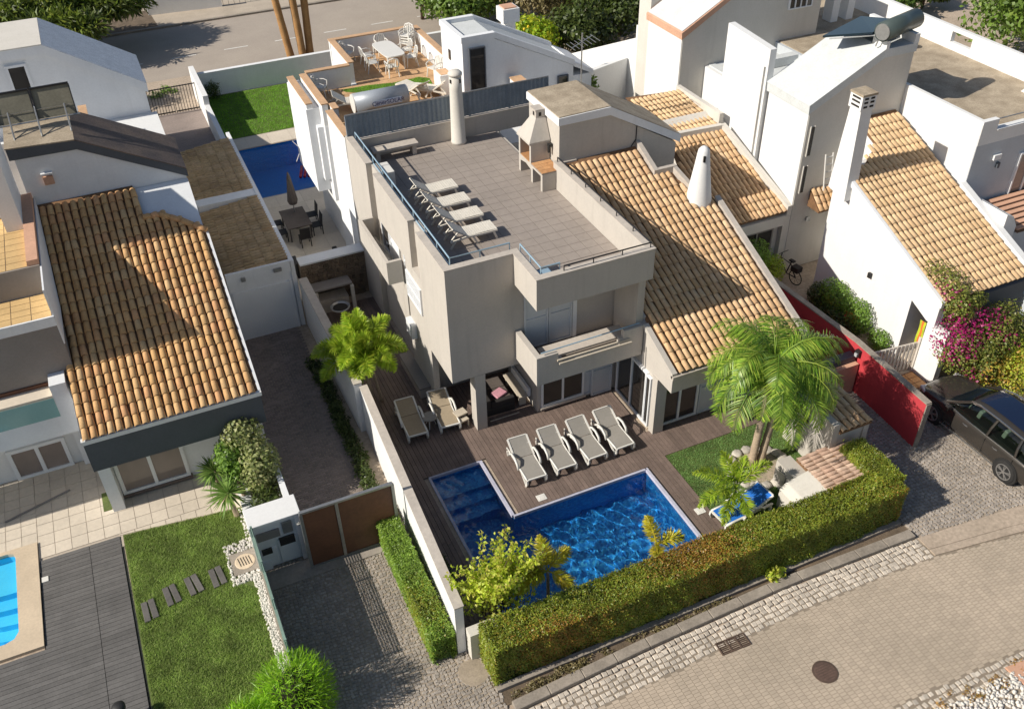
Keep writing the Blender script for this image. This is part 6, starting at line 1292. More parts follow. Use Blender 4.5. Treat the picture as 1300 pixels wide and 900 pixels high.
b = MB(); b.X = Matrix.Translation((12.05, 41.1, z)) @ Matrix.Rotation(rz_, 4, 'Z'); b.prism(pts, .69, .73); b.build('tabletop', 'plastic', t)
for sx in (-.38, .38):
    for sy in (-.85, .85):
        k = MB(); k.X = b.X; k.cyl((sx, sy, .69), (sx*1.05, sy*1.03, 0), .045, .03, 8); k.build('leg', 'plastic', t)
k = MB(); k.X = b.X; k.box(-.42, .42, -.95, .95, .63, .689); k.build('apron', 'plastic', t)
for x, y, r, lb in ((9.0, 37.2, 80, 'white slatted lounger folded behind the grey solar tank, left end'), (11.9, 37.25, 200, 'white slatted lounger tipped beside the right end of the solar tank'), (12.55, 36.9, 230, 'white slatted lounger behind the corrugated fence near the terrace door')):
    q = dup(tl, (x, y, z), R(r), lb); q['group'] = 'white loungers by the solar tank'
# aerial
t = thing('tv_aerial', 'grey television aerial on a pole beside the roof fence', 'aerial', (17.4, 32.5, 6.5)); MB().cyl((17.45, 32.5, 4.8), (17.45, 32.5, 9.0), .03, n=6).build('mast', 'steel', t)
MB().tube([(16.9, 32.3, 8.55), (18.0, 32.7, 8.75)], .02, 5).build('boom', 'steel', t)
for i in range(7): MB().tube([(16.9+i*.18, 32.0, 8.56+i*.033), (16.9+i*.18, 32.8, 8.56+i*.033)], .012, 4).build('rod', 'steel', t)
# ================================================================ CAR (front away from the camera)
car = thing('parked_car', 'dark bronze estate car with a glass roof parked nose first on the cobbles', 'car', (23.48, 14.5, 0), R(90))
CK = Matrix.Translation((23.48, 14.5, 0)) @ Matrix.Rotation(R(90), 4, 'Z')
def cb():
    q = MB(); q.X = CK; return q
ST = [(-2.60, .70, .42, .86, .90), (-2.52, .88, .34, .96, 1.06), (-2.2, .97, .27, 1.02, 1.12), (-1.6, 1.01, .25, 1.03, 1.13), (-.8, 1.01, .25, 1.02, 1.12), (0, 1.01, .25, 1.01, 1.10), (.7, 1.01, .25, 1.0, 1.09), (1.15, 1.005, .25, .99, 1.10), (1.6, .995, .26, .96, 1.06), (2.05, .97, .28, .91, 1.00), (2.35, .90, .32, .84, .91), (2.52, .78, .38, .74, .80), (2.60, .58, .45, .62, .66)]
def loft(secs, closed=False):
    vs, fs = [], []; n = len(secs[0])
    for s_ in secs: vs += s_
    for i in range(len(secs)-1):
        for k in range(n-1): fs.append((i*n+k, i*n+k+1, (i+1)*n+k+1, (i+1)*n+k))
    fs += [tuple(range(n)), tuple((len(secs)-1)*n+k for k in range(n))[::-1]]
    return vs, fs
secs = []
for x, w, zb, zs, zt in ST:
    h = [(w*.86, zb), (w*.97, zb+.12), (w, (zb+zs)/2-.02), (w*.985, zs-.10), (w*.94, zs), (w*.80, zt-.02), (w*.4, zt+.015)]
    secs.append([(x, y, z) for y, z in h]+[(x, 0, zt+.022)]+[(x, -y, z) for y, z in h[::-1]])
b = cb(); b.add(*loft(secs)); body = b.build('body', 'car', car, True); sub = body.modifiers.new('smooth', 'SUBSURF'); sub.levels = sub.render_levels = 1
# cabin: glass shell, then roof and pillars proud of it
GS = [(-2.50, .88, 1.05, .72, 1.20), (-2.15, .92, 1.07, .70, 1.58), (-1.6, .93, 1.08, .70, 1.66), (-.6, .93, 1.07, .71, 1.70), (.15, .93, 1.06, .69, 1.67), (.55, .92, 1.06, .66, 1.56), (1.30, .86, 1.07, .78, 1.12)]
secs = [[(x, wb, zb), (x, (wb+wt)/2+.03, (zb+zt)/2), (x, wt, zt-.02), (x, wt*.5, zt+.02), (x, 0, zt+.028), (x, -wt*.5, zt+.02), (x, -wt, zt-.02), (x, -(wb+wt)/2-.03, (zb+zt)/2), (x, -wb, zb)] for x, wb, zb, wt, zt in GS]
b = cb(); b.add(*loft(secs)); b.build('glasshouse', 'car_glass', car, True)
b = cb(); b.box(-2.1, 1.0, -.80, .80, 1.0, 1.135); b.build('cabin_floor', 'black', car)
for sx, sy in ((.18, .42), (.18, -.42), (-.85, .42), (-.85, -.42)):
    b = cb(); b.cbox((sx, sy, 1.27), (.14, .44, .32), ry=-.18); b.cbox((sx-.05, sy, 1.48), (.09, .24, .14)); b.build('seat', 'seat_pale', car, bevel=.03)
b = cb(); b.tube([(.62-.05*math.sin(a), .42+.18*math.cos(a), 1.27+.17*math.sin(a)) for a in np.linspace(0, 2*math.pi, 15)], .018, 5); b.build('steering_wheel', 'seat_pale', car)
b = cb(); b.box(.74, 1.06, -.75, .75, 1.13, 1.2); b.build('dashboard', 'black', car, bevel=.03)
b = cb(); rs = []
for x, wb, zb, wt, zt in GS[1:6]: rs.append([(x, wt+.02, zt-.045), (x, wt-.02, zt-.0), (x, wt*.5, zt+.035), (x, 0, zt+.043), (x, -wt*.5, zt+.035), (x, -wt+.02, zt), (x, -wt-.02, zt-.045)])
b.add(*loft(rs)); b.build('roof', 'car', car, True)
b = cb(); rs = []
for x, zt in ((-1.5, 1.665), (-.6, 1.70), (.1, 1.672), (.42, 1.60)): rs.append([(x, .50, zt+.048), (x, .25, zt+.058), (x, -.25, zt+.058), (x, -.50, zt+.048)])
vs, fs = loft(rs); b.add(vs, fs[:-2]); b.build('sunroof', 'sunroof', car, True)
for s_ in (-1, 1):
    for p, q, w_ in (((.52, .665, 1.555), (1.28, .87, 1.08), .05), ((-.55, .735, 1.67), (-.50, .945, 1.07), .045), ((-1.52, .725, 1.64), (-1.62, .945, 1.08), .045), ((-2.15, .72, 1.56), (-2.45, .92, 1.07), .08)):
        b = cb(); b.tube([(p[0], s_*p[1], p[2]), ((p[0]+q[0])/2, s_*((p[1]+q[1])/2+.045), (p[2]+q[2])/2), (q[0], s_*q[1], q[2])], w_, 5); b.build('pillar', 'car', car)
    b = cb(); b.tube([(x, s_*(wt+.03), zt+.02) for x, wb, zb, wt, zt in GS[1:6]], .028, 5); b.build('roof_rail', 'chrome', car)
    b = cb(); b.tube([(x, s_*(wb+.022), zb-.01) for x, wb, zb, wt, zt in GS[1:]], .02, 4); b.build('window_trim', 'chrome', car)
    b = cb(); b.tube([(-1.1, s_*1.0, .30), (1.2, s_*1.0, .30)], .03, 5); b.build('sill_trim', 'chrome', car)
    for x in (-.95, .28):
        b = cb(); b.tube([(x-.1, s_*1.005, .90), (x, s_*1.035, .905), (x+.1, s_*1.005, .90)], .018, 5); b.build('door_handle', 'chrome', car)
    for x in (-.52, .80, -1.62):
        b = cb(); b.box(x-.005, x+.005, s_*1.0-.012, s_*1.0+.012, .36, .98); b.build('door_seam', 'black', car)
    b = cb(); b.cbox((1.0, s_*1.09, 1.12), (.14, .22, .15)); b.build('wing_mirror', 'car', car, bevel=.03)
    b = cb(); b.cbox((2.30, s_*.74, .80), (.34, .26, .12), rz=-s_*.35); b.build('headlight', 'lamp_glass', car, bevel=.03)
    b = cb(); b.cbox((-2.48, s_*.82, 1.0), (.12, .16, .42)); b.build('tail_light', 'tail_red', car, bevel=.03)
    for x in (-1.52, 1.58):
        b = cb(); b.cyl((x, s_*.90, .40), (x, s_*1.012, .40), .46, n=24); b.build('wheel_arch', 'black', car)
        w_ = cb(); prof = [(.24, -.11), (.36, -.115), (.385, -.09), (.39, 0), (.385, .09), (.36, .115), (.24, .11)]; n = 28
        vs = [(x+r*math.cos(2*math.pi*k/n), s_*.93+y, .39+r*math.sin(2*math.pi*k/n)) for r, y in prof for k in range(n)]
        w_.add(vs, [(i*n+k, i*n+(k+1) % n, (i+1)*n+(k+1) % n, (i+1)*n+k) for i in range(len(prof)-1) for k in range(n)]); wh = w_.build('wheel', 'tyre', car, True)
        r_ = cb(); r_.cyl((x, s_*.95, .39), (x, s_*1.02, .39), .27, n=24); r_.build('rim_well', 'black', wh)
        r_ = cb(); ring = [(x+.262*math.cos(a), s_*1.035, .39+.262*math.sin(a)) for a in np.linspace(0, 2*math.pi, 25)]; r_.tube(ring, .022, 5)
        for k in range(5):
            a = k*2*math.pi/5+.3
            for da in (-.16, .16): r_.tube([(x+.05*math.cos(a), s_*1.04, .39+.05*math.sin(a)), (x+.26*math.cos(a+da), s_*1.036, .39+.26*math.sin(a+da))], .02, 4)
        r_.cyl((x, s_*1.0, .39), (x, s_*1.055, .39), .06, n=10); r_.build('rim', 'alloy', wh)
b = cb(); b.cbox((2.56, 0, .66), (.06, .8, .2)); b.build('grille', 'black', car, bevel=.02)
b = cb(); b.tube([(1.34, -.6, 1.13), (1.25, 0, 1.16), (1.34, .6, 1.13)], .012, 4); b.build('wiper', 'black', car)
for s_ in (-.3, .3):
    b = cb(); b.tube([(1.2, s_*2, 1.13), (1.75, s_*1.75, 1.055), (2.3, s_*1.5, .955)], .008, 4); b.build('bonnet_seam', 'black', car)
# ================================================================ BICYCLE by the white tower
bk = thing('bicycle', 'black bicycle standing by the entrance of the white tower', 'bicycle', (23.5, 25.3, 0), R(70))
BK = Matrix.Translation((23.45, 25.35, .33)) @ Matrix.Rotation(R(100), 4, 'Z')
for x in (-.52, .52):
    q = MB(); q.X = BK; q.tube([(x+.32*math.cos(a), 0, .0+.32*math.sin(a)) for a in np.linspace(0, 2*math.pi, 21)], .022, 5)
    for k in range(8): q.tube([(x, 0, 0), (x+.31*math.cos(k*.785), 0, .31*math.sin(k*.785))], .005, 3)
    q.build('wheel', 'tyre', bk)
q = MB(); q.X = BK; q.tube([(-.52, 0, 0), (-.18, 0, .5), (.36, 0, .55), (-.02, 0, -.02), (-.52, 0, 0)], .025, 5); q.tube([(-.02, 0, -.02), (-.2, 0, .62)], .025, 5); q.tube([(.52, 0, 0), (.36, 0, .62), (.34, 0, .78)], .022, 5); q.build('frame', 'darkmetal', bk)
q = MB(); q.X = BK; q.tube([(.30, -.3, .80), (.34, 0, .78), (.30, .3, .80)], .018, 5); q.build('handlebar', 'darkmetal', bk); q = MB(); q.X = BK; q.cbox((-.22, 0, .66), (.26, .16, .07)); q.build('saddle', 'black', bk, bevel=.02)
q = MB(); q.X = BK; q.cbox((-.5, 0, .42), (.36, .3, .22)); q.build('basket', 'rattan', bk)
# street: white wall and pickets across the back street
w_ = thing('street_wall', 'white wall with a thin railing on the far side of the back street', 'wall', (12, 75, 0)); MB().prism([(3.9, 72.3), (9, 71.8), (9, 72.05), (3.9, 72.55)], -.02, 1.25).build('wall', 'white', w_); MB().box(9.05, 30, 72.0, 72.05, .95, 1.0).build('handrail', 'steel', w_)
for x in np.arange(9.1, 24, .4): MB().box(x, x+.03, 72.01, 72.04, 0, .95).build('bar', 'steel', w_)
w_ = thing('picket_fence', 'white picket fence at the top left beyond the pine', 'fence', (-8, 76, 0))
for x in np.arange(-13, -1, .35): MB().box(x, x+.12, 75.5, 75.55, -.02, 1.0).build('picket', 'plastic', w_)
MB().box(-13, -1, 75.56, 75.6, .7, .8).build('rail', 'plastic', w_)
t = thing('street_house', 'white house with an orange roof edge in the top left corner', 'house', (-14, 84, 0)); MB().box(-18, -7, 78, 84, 0, 2.6).build('wall', 'white', t); MB().box(-18.2, -6.8, 77.8, 84.2, 2.601, 2.9).build('roof', 'peach', t)
# ================================================================ PLANTS
def frond(base, az, el, L, droop, nl, ll, lw, hang=.3, plume=False, fwd=.55):
    """one feather leaf: rachis points and leaflets"""
    n = 14; p = np.array(base, float); pts = [p.copy()]; e = el
    for i in range(n):
        d = np.array([math.cos(az)*math.cos(e), math.sin(az)*math.cos(e), math.sin(e)]); p = p+d*L/n; pts.append(p.copy()); e -= droop/n*(.5+1.2*i/n)
    pts = np.array(pts); s = np.repeat(np.linspace(.13, .99, nl), 2); k = s*n; i0 = np.minimum(k.astype(int), n-1); f = (k-i0)[:, None]
    P = pts[i0]*(1-f)+pts[i0+1]*f; T = pts[i0+1]-pts[i0]; T /= np.linalg.norm(T, axis=1)[:, None]
    side = np.cross(T, [0, 0, 1.]); side /= np.linalg.norm(side, axis=1)[:, None]+1e-9; sg = np.where(np.arange(len(s)) % 2, 1., -1.)[:, None]
    up = np.cross(side, T)
    if plume:
        a = rng.uniform(0, 6.28, len(s))[:, None]; D = side*np.cos(a)+up*np.sin(a)+T*fwd
    else: D = side*sg+T*fwd+up*rng.normal(.12, .16, (len(s), 1))
    D[:, 2] -= hang; D += rng.normal(0, .07, D.shape); D /= np.linalg.norm(D, axis=1)[:, None]
    W = np.cross(D, up); W /= np.linalg.norm(W, axis=1)[:, None]+1e-9
    l = ll*np.sin(np.clip(s*1.02, 0, 1)*math.pi*.86+.35)**.8*rng.uniform(.85, 1.15, len(s)); l = np.maximum(l, ll*.25)[:, None]
    mid = P+D*l*.5; tip = P+D*l; tip[:, 2] -= hang*l[:, 0]*.55; mid[:, 2] -= hang*l[:, 0]*.10
    V = np.stack([P, mid+W*lw*.5, tip, mid-W*lw*.5], 1).reshape(-1, 3)
    return pts, V, np.arange(len(V)).reshape(-1, 4)
def palm(name, label, trunks, crown, fr, m, trunkm='trunk', r=.13, ring=True):
    """fr: list of (az, el, L, droop) per crown"""
    t = thing(name, label, 'palm', trunks[0][0])
    for a, b_, r0, r1 in trunks:
        n = 16 if ring else 8; pts = [Vector(a).lerp(Vector(b_), i/n) for i in range(n+1)]; rs = [(r0+(r1-r0)*i/n)*(1.06 if i % 2 and ring else 1)*(1.25 if i == 0 else 1) for i in range(n+1)]
        MB().tube(pts, rs, 10).build('trunk', trunkm, t, True)
    for c, o in crown:
        for az, el, L, dr in fr:
            pts, V, F = frond(c, R(az+o), R(el), L, R(dr), *m[1:])
            st_ = MB().tube([tuple(q) for q in pts[::2]], [.022*(1-.8*i/7)+.004 for i in range(len(pts[::2]))], 4)
            b0 = len(V); sv = np.array(st_.v); sf = np.array([f for f in st_.f if len(f) == 4])
            arrays('frond', np.concatenate([V, sv]), np.concatenate([F, sf+b0]), m[0], t)
    return t
fr = [(i*360/17*2.4+random.uniform(-12, 12), random.uniform(2, 82), random.uniform(2.3, 3.0), random.uniform(105, 160)) for i in range(46)]
palm('palm_tree', 'tall feathery palm with two pale trunks standing in the stone ring', [((15.82, 17.0, 0), (15.98, 17.0, 4.0), .135, .095), ((16.1, 16.93, 0), (16.45, 16.95, 3.5), .13, .095)], [((15.98, 17.0, 4.0), 0)], fr, ('palm', 70, .62, .032, .36))
fr2 = [(i*360/13+random.uniform(-10, 10), random.uniform(-5, 60), random.uniform(1.5, 2.2), random.uniform(100, 150)) for i in range(13)]
q = palm('palm_tree', 'lower drooping crown of the twin palm hanging toward the shelter', [((16.42, 16.9, 3.0), (16.5, 16.9, 3.6), .10, .09)], [((16.5, 16.9, 3.6), 0)], fr2, ('palm', 60, .55, .03, .5))
fr = [(0, 20, 1.6, 80), (100, 25, 1.5, 80), (150, 15, 1.9, 75), (170, 30, 1.8, 75), (195, 10, 1.8, 70), (240, 65, 1.4, 60), (35, 15, 1.5, 80), (310, 10, 1.5, 80), (20, 55, 1.6, 70), (75, 66, 1.5, 55), (120, 80, 1.5, 35), (130, 50, 1.4, 75), (180, 45, 1.35, 80), (225, 40, 1.5, 85), (265, 30, 1.55, 90), (300, 38, 1.5, 85), (335, 30, 1.7, 80), (200, 75, 1.1, 50), (285, 72, 1.2, 60), (50, 78, 1.2, 50), (245, 5, 1.5, 70)]
palm('foxtail_palm', 'bushy light green palm beside the white boundary wall', [((5.55, 25.4, 0), (5.40, 25.35, 2.35), .10, .08), ((5.85, 25.2, 0), (5.62, 25.3, 1.9), .06, .05)], [((5.40, 25.35, 2.35), 0)], fr, ('palm_light', 260, .44, .036, .05, True, .55))
for nm, lb, base, top, fl, m_ in (
    ('young_palm', 'young yellow green palm by the blue lounger', (13.84, 15.29, 0), (13.82, 15.3, 1.35), [(150, 48, 1.5, 70), (185, 25, 1.5, 75), (220, 5, 1.35, 65), (5, 42, 1.5, 75), (90, 62, 1.2, 60), (265, 5, 1.0, 70), (40, 55, 1.1, 70)], 'palm_light'),
    ('young_palm', 'small yellowing palm in the pool corner near the big leafy shrub', (7.33, 14.75, 0), (7.33, 14.8, 1.5), [(90, 70, 1.05, 35), (195, 15, 1.1, 55), (20, 40, .95, 80), (320, -15, .9, 70), (170, 30, .7, 60)], 'palm_yellow'),
    ('young_palm', 'small yellow palm rising behind the middle of the hedge', (10.75, 14.6, 0), (10.7, 14.62, 1.05), [(110, 72, 1.0, 25), (240, 40, .6, 60), (350, 40, .9, 95)], 'palm_yellow')):
    palm(nm, lb, [(base, top, .05, .04)], [(top, 0)], fl, (m_, 130, .33, .034, .08, True, .6), r=.05)
# tall street palms with golden trunks (crowns above the picture)
for i, (a, b_, lb) in enumerate([((10.75, 57.6, 0), (9.5, 58, 12), 'golden trunk of the leftmost street palm, leaning left'), ((11.4, 57.4, 0), (11.1, 58, 12.5), 'golden trunk of the middle street palm'), ((11.85, 57.6, 0), (12.35, 58, 12), 'golden trunk of the rightmost street palm, standing upright')]):
    fr = [(k*40+i*13, random.uniform(10, 60), 2.4, 110) for k in range(9)]
    t = palm('street_palm', lb, [(a, b_, .24, .17)], [(b_, 0)], fr, ('palm', 30, .6, .06, .4), 'trunk_gold'); t['group'] = 'tall palms by the back street'
# clipped hedge along the road
def hedge(name, label, boxes, dens, mats, size=.075):
    t = thing(name, label, 'hedge', ((boxes[0][0]+boxes[0][1])/2, boxes[0][2], 0))
    b = MB()
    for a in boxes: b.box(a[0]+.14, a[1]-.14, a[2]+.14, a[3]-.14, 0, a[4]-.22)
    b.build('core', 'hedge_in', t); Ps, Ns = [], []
    for x0, x1, y0, y1, h in boxes:
        for axis, area in (('t', (x1-x0)*(y1-y0)), ('f', (x1-x0)*h), ('k', (x1-x0)*h), ('l', (y1-y0)*h), ('r', (y1-y0)*h)):
            n = int(area*dens); u, v = rng.random(n), rng.random(n); w = np.abs(rng.normal(0, .07, n))
            wob = .04*np.sin(u*(x1-x0)*3.1)+.035*np.sin(v*7+u*5)+.05*np.sin(u*(x1-x0)*.9+1)+.03*np.sin(u*(x1-x0)*11+v*9)+(rng.random(n) < .035)*rng.uniform(0, .14, n)
            if axis == 't': P = np.stack([x0+u*(x1-x0), y0+v*(y1-y0), h-w+wob], 1); nn = (0, 0, 1)
            elif axis in 'fk': P = np.stack([x0+u*(x1-x0), (y0+w+wob*.7) if axis == 'f' else (y1-w), v*h+.02], 1); nn = (0, -1 if axis == 'f' else 1, .25)
            else: P = np.stack([(x0+w) if axis == 'l' else (x1-w), y0+u*(y1-y0), v*h+.02], 1); nn = (-1 if axis == 'l' else 1, 0, .25)
            Ps.append(P); Ns.append(np.tile(nn, (n, 1)))
    P, Nn = np.concatenate(Ps), np.concatenate(Ns); V, F = leaves(P, Nn, size*rng.choice([.6, .9, 1.25, 1.6], len(P)), size*.55*rng.choice([.7, 1, 1.3], len(P)))
    f = .5+.5*np.sin(P[:, 0]*.8+2.0)*np.cos(P[:, 0]*.31+P[:, 1]*1.3+.5)+rng.normal(0, .18, len(P))
    arrays('foliage', V, F, mats, t, 'stuff', (f > .80).astype(int)); return t
hedge('hedge', 'long clipped yellow green hedge between the pool and the road', [(4.95, 18.3, 13.0, 14.02, 1.5), (17.7, 18.55, 13.4, 15.3, 1.48)], 3600, ['hedge', 'hedge_rust'], .05)
hedge('hedge', 'bright green low hedge beside the cobbled drive and the white wall', [(3.72, 4.40, 14.35, 19.35, .95)], 3200, ['hedge_green', 'hedge'], .055)
# dark ground cover strip by the driveway
P = np.concatenate([blob((4.22+rng.normal(0, .05), y, .12), (.24, .26, .24), 130)[0] for y in np.arange(19.6, 28.6, .22)]); t = thing('border_plants', 'strip of dark green plants at the foot of the boundary wall', 'plants', (4.2, 24, 0))
V, F = leaves(P, np.tile((0, 0, 1.), (len(P), 1)), .13, .05, .5); arrays('foliage', V, F, 'darkleaf', t, 'stuff')
P, d = blob((4.2, 19.5, .25), (.25, .5, .3), 500); V, F = leaves(P, d, .12, .05); t = thing('border_plants', 'sunlit green clump behind the brown gate', 'plants', (4.2, 19.6, 0)); arrays('foliage', V, F, 'shrub', t, 'stuff')
def shrub(name, label, cat, blobs, leaf, stems=None, up=None):
    """blobs: (centre, radii, count, material); one mesh part per material; stems: (from, to)"""
    t = thing(name, label, cat, (*blobs[0][0][:2], 0)); by = {}
    for c, r, n, m in blobs:
        P, d = blob(c, r, n, .6); d = d+np.array([0, 0, .35]); by.setdefault(m, []).append((P, d))
    for m, l in by.items():
        P = np.concatenate([a for a, _ in l]); d = np.concatenate([b for _, b in l]); V, F = leaves(P, d, leaf[0], leaf[1], .3, None if up is None else d*up)
        arrays('foliage', V, F, m, t, 'stuff')
    for a, b_, r in stems or []: MB().tube([a, tuple(Vector(a).lerp(Vector(b_), .5)+Vector((random.uniform(-.1, .1), random.uniform(-.1, .1), .05))), b_], [r, r*.75, r*.4], 6).build('stem', 'bark', t, True)
    return t
# leafy shrub at the corner of the pool, long upright shoots
t = thing('leafy_shrub', 'yellow green leafy shrub with long shoots at the pool corner', 'shrub', (5.6, 14.7, 0)); PP, DD, UU = [], [], []
P, d = blob((5.9, 14.85, 1.55), (1.15, .65, .95), 2000, .9); PP.append(P); DD.append(d); UU.append(d)
for i in range(34):
    a = random.uniform(0, 6.28); rr = random.uniform(.3, 1.5); e0 = Vector((5.85+random.uniform(-.5, .6), 14.78+random.uniform(-.25, .25), 1.5)); e1 = e0+Vector((math.cos(a)*rr, math.sin(a)*rr*.8, random.uniform(.7, 1.6)))
    MB().tube([tuple(e0-Vector((0, 0, .8))), tuple(e0), tuple(e1)], [.02, .015, .006], 4).build('branch', 'bark', t)
    n = 95; k = rng.random(n)[:, None]; P = np.array(e0)*(1-k)+np.array(e1)*k+rng.normal(0, .05, (n, 3)); PP.append(P); DD.append(np.tile((0, 0, .6), (n, 1))+rng.normal(0, .8, (n, 3))); UU.append(rng.normal(0, 1, (n, 3)))
V, F = leaves(np.concatenate(PP), np.concatenate(DD), .12, .075, .3, np.concatenate(UU)); arrays('foliage', V, F, 'shrubyel', t, 'stuff')
P, d = blob((12.6, 12.85, .2), (.28, .18, .25), 240); V, F = leaves(P, d, .13, .07); t = thing('weed_clump', 'small yellow leafy weed at the foot of the hedge by the kerb', 'weed', (13.6, 12.9, 0)); arrays('foliage', V+np.array([1.05, 0, 0]), F, 'shrubyel', t, 'stuff')
cl = [(rng.uniform(5.3, 12), rng.uniform(12.6, 12.9)) for _ in range(30)]; P = np.concatenate([blob((x, y, .04), (.16, .09, .07), 45)[0] for x, y in cl]+[blob((6.3+rng.uniform(-.8, 1), 12.7+rng.uniform(-.1, .1), .06), (.22, .12, .1), 90)[0] for _ in range(6)])
V, F = leaves(P, np.tile((0, 0, 1.), (len(P), 1)), .07, .035); q = arrays('dry_weeds', V, F, 'oliveleaf', None, 'stuff'); tag(q, 'dry weeds and fallen leaves in the bed along the kerb', 'weeds')
# bed by the meter hut: yuccas and variegated bush
def spikes(c, n, L, w, up=.35):
    d = rng.normal(0, 1, (n, 3)); d[:, 2] = np.abs(d[:, 2])*1.1-.35; d /= np.linalg.norm(d, axis=1)[:, None]; l = L*rng.uniform(.7, 1.1, n)[:, None]
    s_ = np.cross(d, [0, 0, 1.]); s_ /= np.linalg.norm(s_, axis=1)[:, None]+1e-9; P = np.tile(c, (n, 1)); m_ = P+d*l*.45; tp_ = P+d*l; tp_[:, 2] -= l[:, 0]*.12
    V = np.stack([P-s_*w*.3, m_-s_*w*.5, tp_, m_+s_*w*.5], 1); return V.reshape(-1, 3), np.arange(4*n).reshape(n, 4)
for c, L, lb in (((-.05, 21.95, 1.05), .85, 'spiky green yucca in front, beside the meter hut'), ((-.25, 22.75, 1.35), .7, 'spiky green yucca behind, by the grey fascia corner'), ((.35, 22.4, 1.2), .7, 'spiky green yucca under the variegated bush')):
    t = thing('yucca', lb, 'yucca', (c[0]+.05, c[1], 0), 0, 'yuccas in the bed by the meter hut'); MB().tube([(c[0]+.08, c[1], 0), c], [.08, .06], 8).build('trunk', 'trunk', t); V, F = spikes(c, 110, L, .06); arrays('leaves', V, F, 'yucca', t)
shrub('variegated_bush', 'cream and green variegated bush above the white bed wall', 'bush', [((1.05, 22.3, 1.45), (.66, .92, 1.0), 3200, 'variegated'), ((.85, 22.9, 2.35), (.65, .55, .6), 1500, 'variegated'), ((.35, 22.7, 1.7), (.55, .65, .7), 1500, 'shrub'), ((1.0, 21.3, .9), (.5, .6, .5), 800, 'darkleaf')], (.13, .075), [((.95, 22.4, 0), (1.0, 22.4, 1.3), .06)])
# lime conifer bush bottom left
for c, r, lb in (((.15, 14.5, .85), (.95, .9, 1.15), 'bright lime green feathery bush at the bottom of the cobbled drive'), ((-1.1, 14.0, .6), (.9, .8, .9), 'lime green feathery bush at the bottom edge of the lawn')):
    t = thing('lime_bush', lb, 'bush', (c[0], c[1], 0), 0, 'lime green bushes at the bottom edge'); P, d = blob(c, r, 5200, .55); d[:, 2] += .3; V, F = leaves(P, rng.normal(0, 1, P.shape), .24, .022, .2, d*2.2); arrays('foliage', V, F, 'lime_bush', t, 'stuff')
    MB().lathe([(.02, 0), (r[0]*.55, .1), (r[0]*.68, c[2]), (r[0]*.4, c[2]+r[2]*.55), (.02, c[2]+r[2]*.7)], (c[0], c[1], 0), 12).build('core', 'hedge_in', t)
# bougainvillea over the corner of the right villa
shrub('bougainvillea', 'magenta flowering bougainvillea at the corner of the white villa on the right', 'bougainvillea',
      [((24.4, 17.45, 1.9), (.85, .9, 1.0), 1300, 'bract'), ((24.8, 17.3, 1.5), (1.1, .95, 1.05), 3000, 'bougleaf'), ((25.6, 17.0, 1.7), (1.0, .8, .9), 2200, 'bougleaf'), ((25.9, 16.8, 1.9), (.6, .5, .5), 200, 'bract'), ((24.5, 17.9, 2.9), (.5, .6, .7), 900, 'bougleaf'), ((24.4, 18.6, 3.8), (.45, 1.1, .5), 620, 'bougleaf'), ((24.6, 17.9, 3.2), (.8, .6, .6), 700, 'bougleaf'), ((24.5, 17.8, 2.7), (.7, .6, .6), 220, 'bract'), ((25.2, 18.0, 3.0), (.7, .4, .3), 450, 'bougleaf'), ((24.3, 18.3, 3.5), (.4, .9, .4), 90, 'bract'), ((25.4, 16.4, 1.0), (.9, .5, .7), 700, 'bract_or'), ((24.8, 16.7, .9), (.7, .5, .6), 260, 'bract'), ((25.2, 16.6, 1.2), (.9, .5, .8), 1300, 'bougleaf'), ((26.4, 17.4, 2.0), (1.0, .8, .9), 1800, 'bougleaf'), ((25.3, 17.2, 2.5), (.9, .6, .6), 300, 'bract')],
      (.10, .07), [((24.6, 17.1, 0), (24.6, 17.5, 2.2), .05), ((24.9, 17.2, 0), (25.4, 17.1, 2.0), .05), ((24.6, 17.5, 2.2), (24.4, 18.8, 3.7), .03)])
shrub('golden_bush', 'golden yellow bush behind the roof of the parked car', 'bush', [((26.2, 16.0, .9), (.9, .8, .9), 900, 'bract_or'), ((26.2, 16.0, .9), (.9, .8, .9), 1500, 'shrubyel'), ((26.6, 16.6, 1.2), (.8, .7, .9), 1500, 'shrubyel')], (.09, .06))
shrub('dark_bush', 'dark green bush in the shade under the eave of the right villa', 'bush', [((27.3, 17.3, 1.0), (1.0, .9, 1.0), 1800, 'darkleaf')], (.12, .07))
shrub('climbing_shrub', 'green shrub with red blossoms along the white side wall', 'shrub', [((23.5, 22.4, .8), (.42, .9, .85), 2200, 'shrub'), ((23.5, 21.2, .75), (.42, .7, .8), 1700, 'shrub'), ((23.45, 23.3, .5), (.4, .5, .5), 1200, 'darkleaf'), ((23.3, 22.0, .35), (.5, 1.3, .4), 1800, 'darkleaf'), ((23.35, 21.3, .75), (.25, .3, .3), 60, 'flower_red')], (.10, .055))
shrub('low_shrub', 'small round green shrub beside the white picket gate', 'shrub', [((23.6, 20.0, .45), (.35, .5, .45), 900, 'shrub')], (.09, .05))
shrub('lane_bush', 'light green bush under the eave of the annexe beside the bicycle', 'bush', [((21.6, 25.3, 1.5), (.8, .6, .9), 1800, 'shrub'), ((22.4, 25.2, .8), (.7, .6, .8), 1500, 'palm_light'), ((22.9, 25.6, .6), (.4, .4, .5), 500, 'oliveleaf'), ((20.7, 25.6, 2.0), (.6, .5, .6), 700, 'shrubyel')], (.13, .05))
shrub('potted_shrub', 'pale flowering shrub at the foot of the white facade behind', 'shrub', [((8.15, 37.5, .7), (.28, .9, .7), 900, 'citrusleaf'), ((8.1, 37.8, 1.2), (.2, .4, .3), 120, 'variegated')], (.12, .07))
shrub('corner_plant', 'small dark plant in the corner of the back garden wall', 'plant', [((5.4, 55.2, .5), (.45, .4, .5), 300, 'darkleaf')], (.3, .05), None)
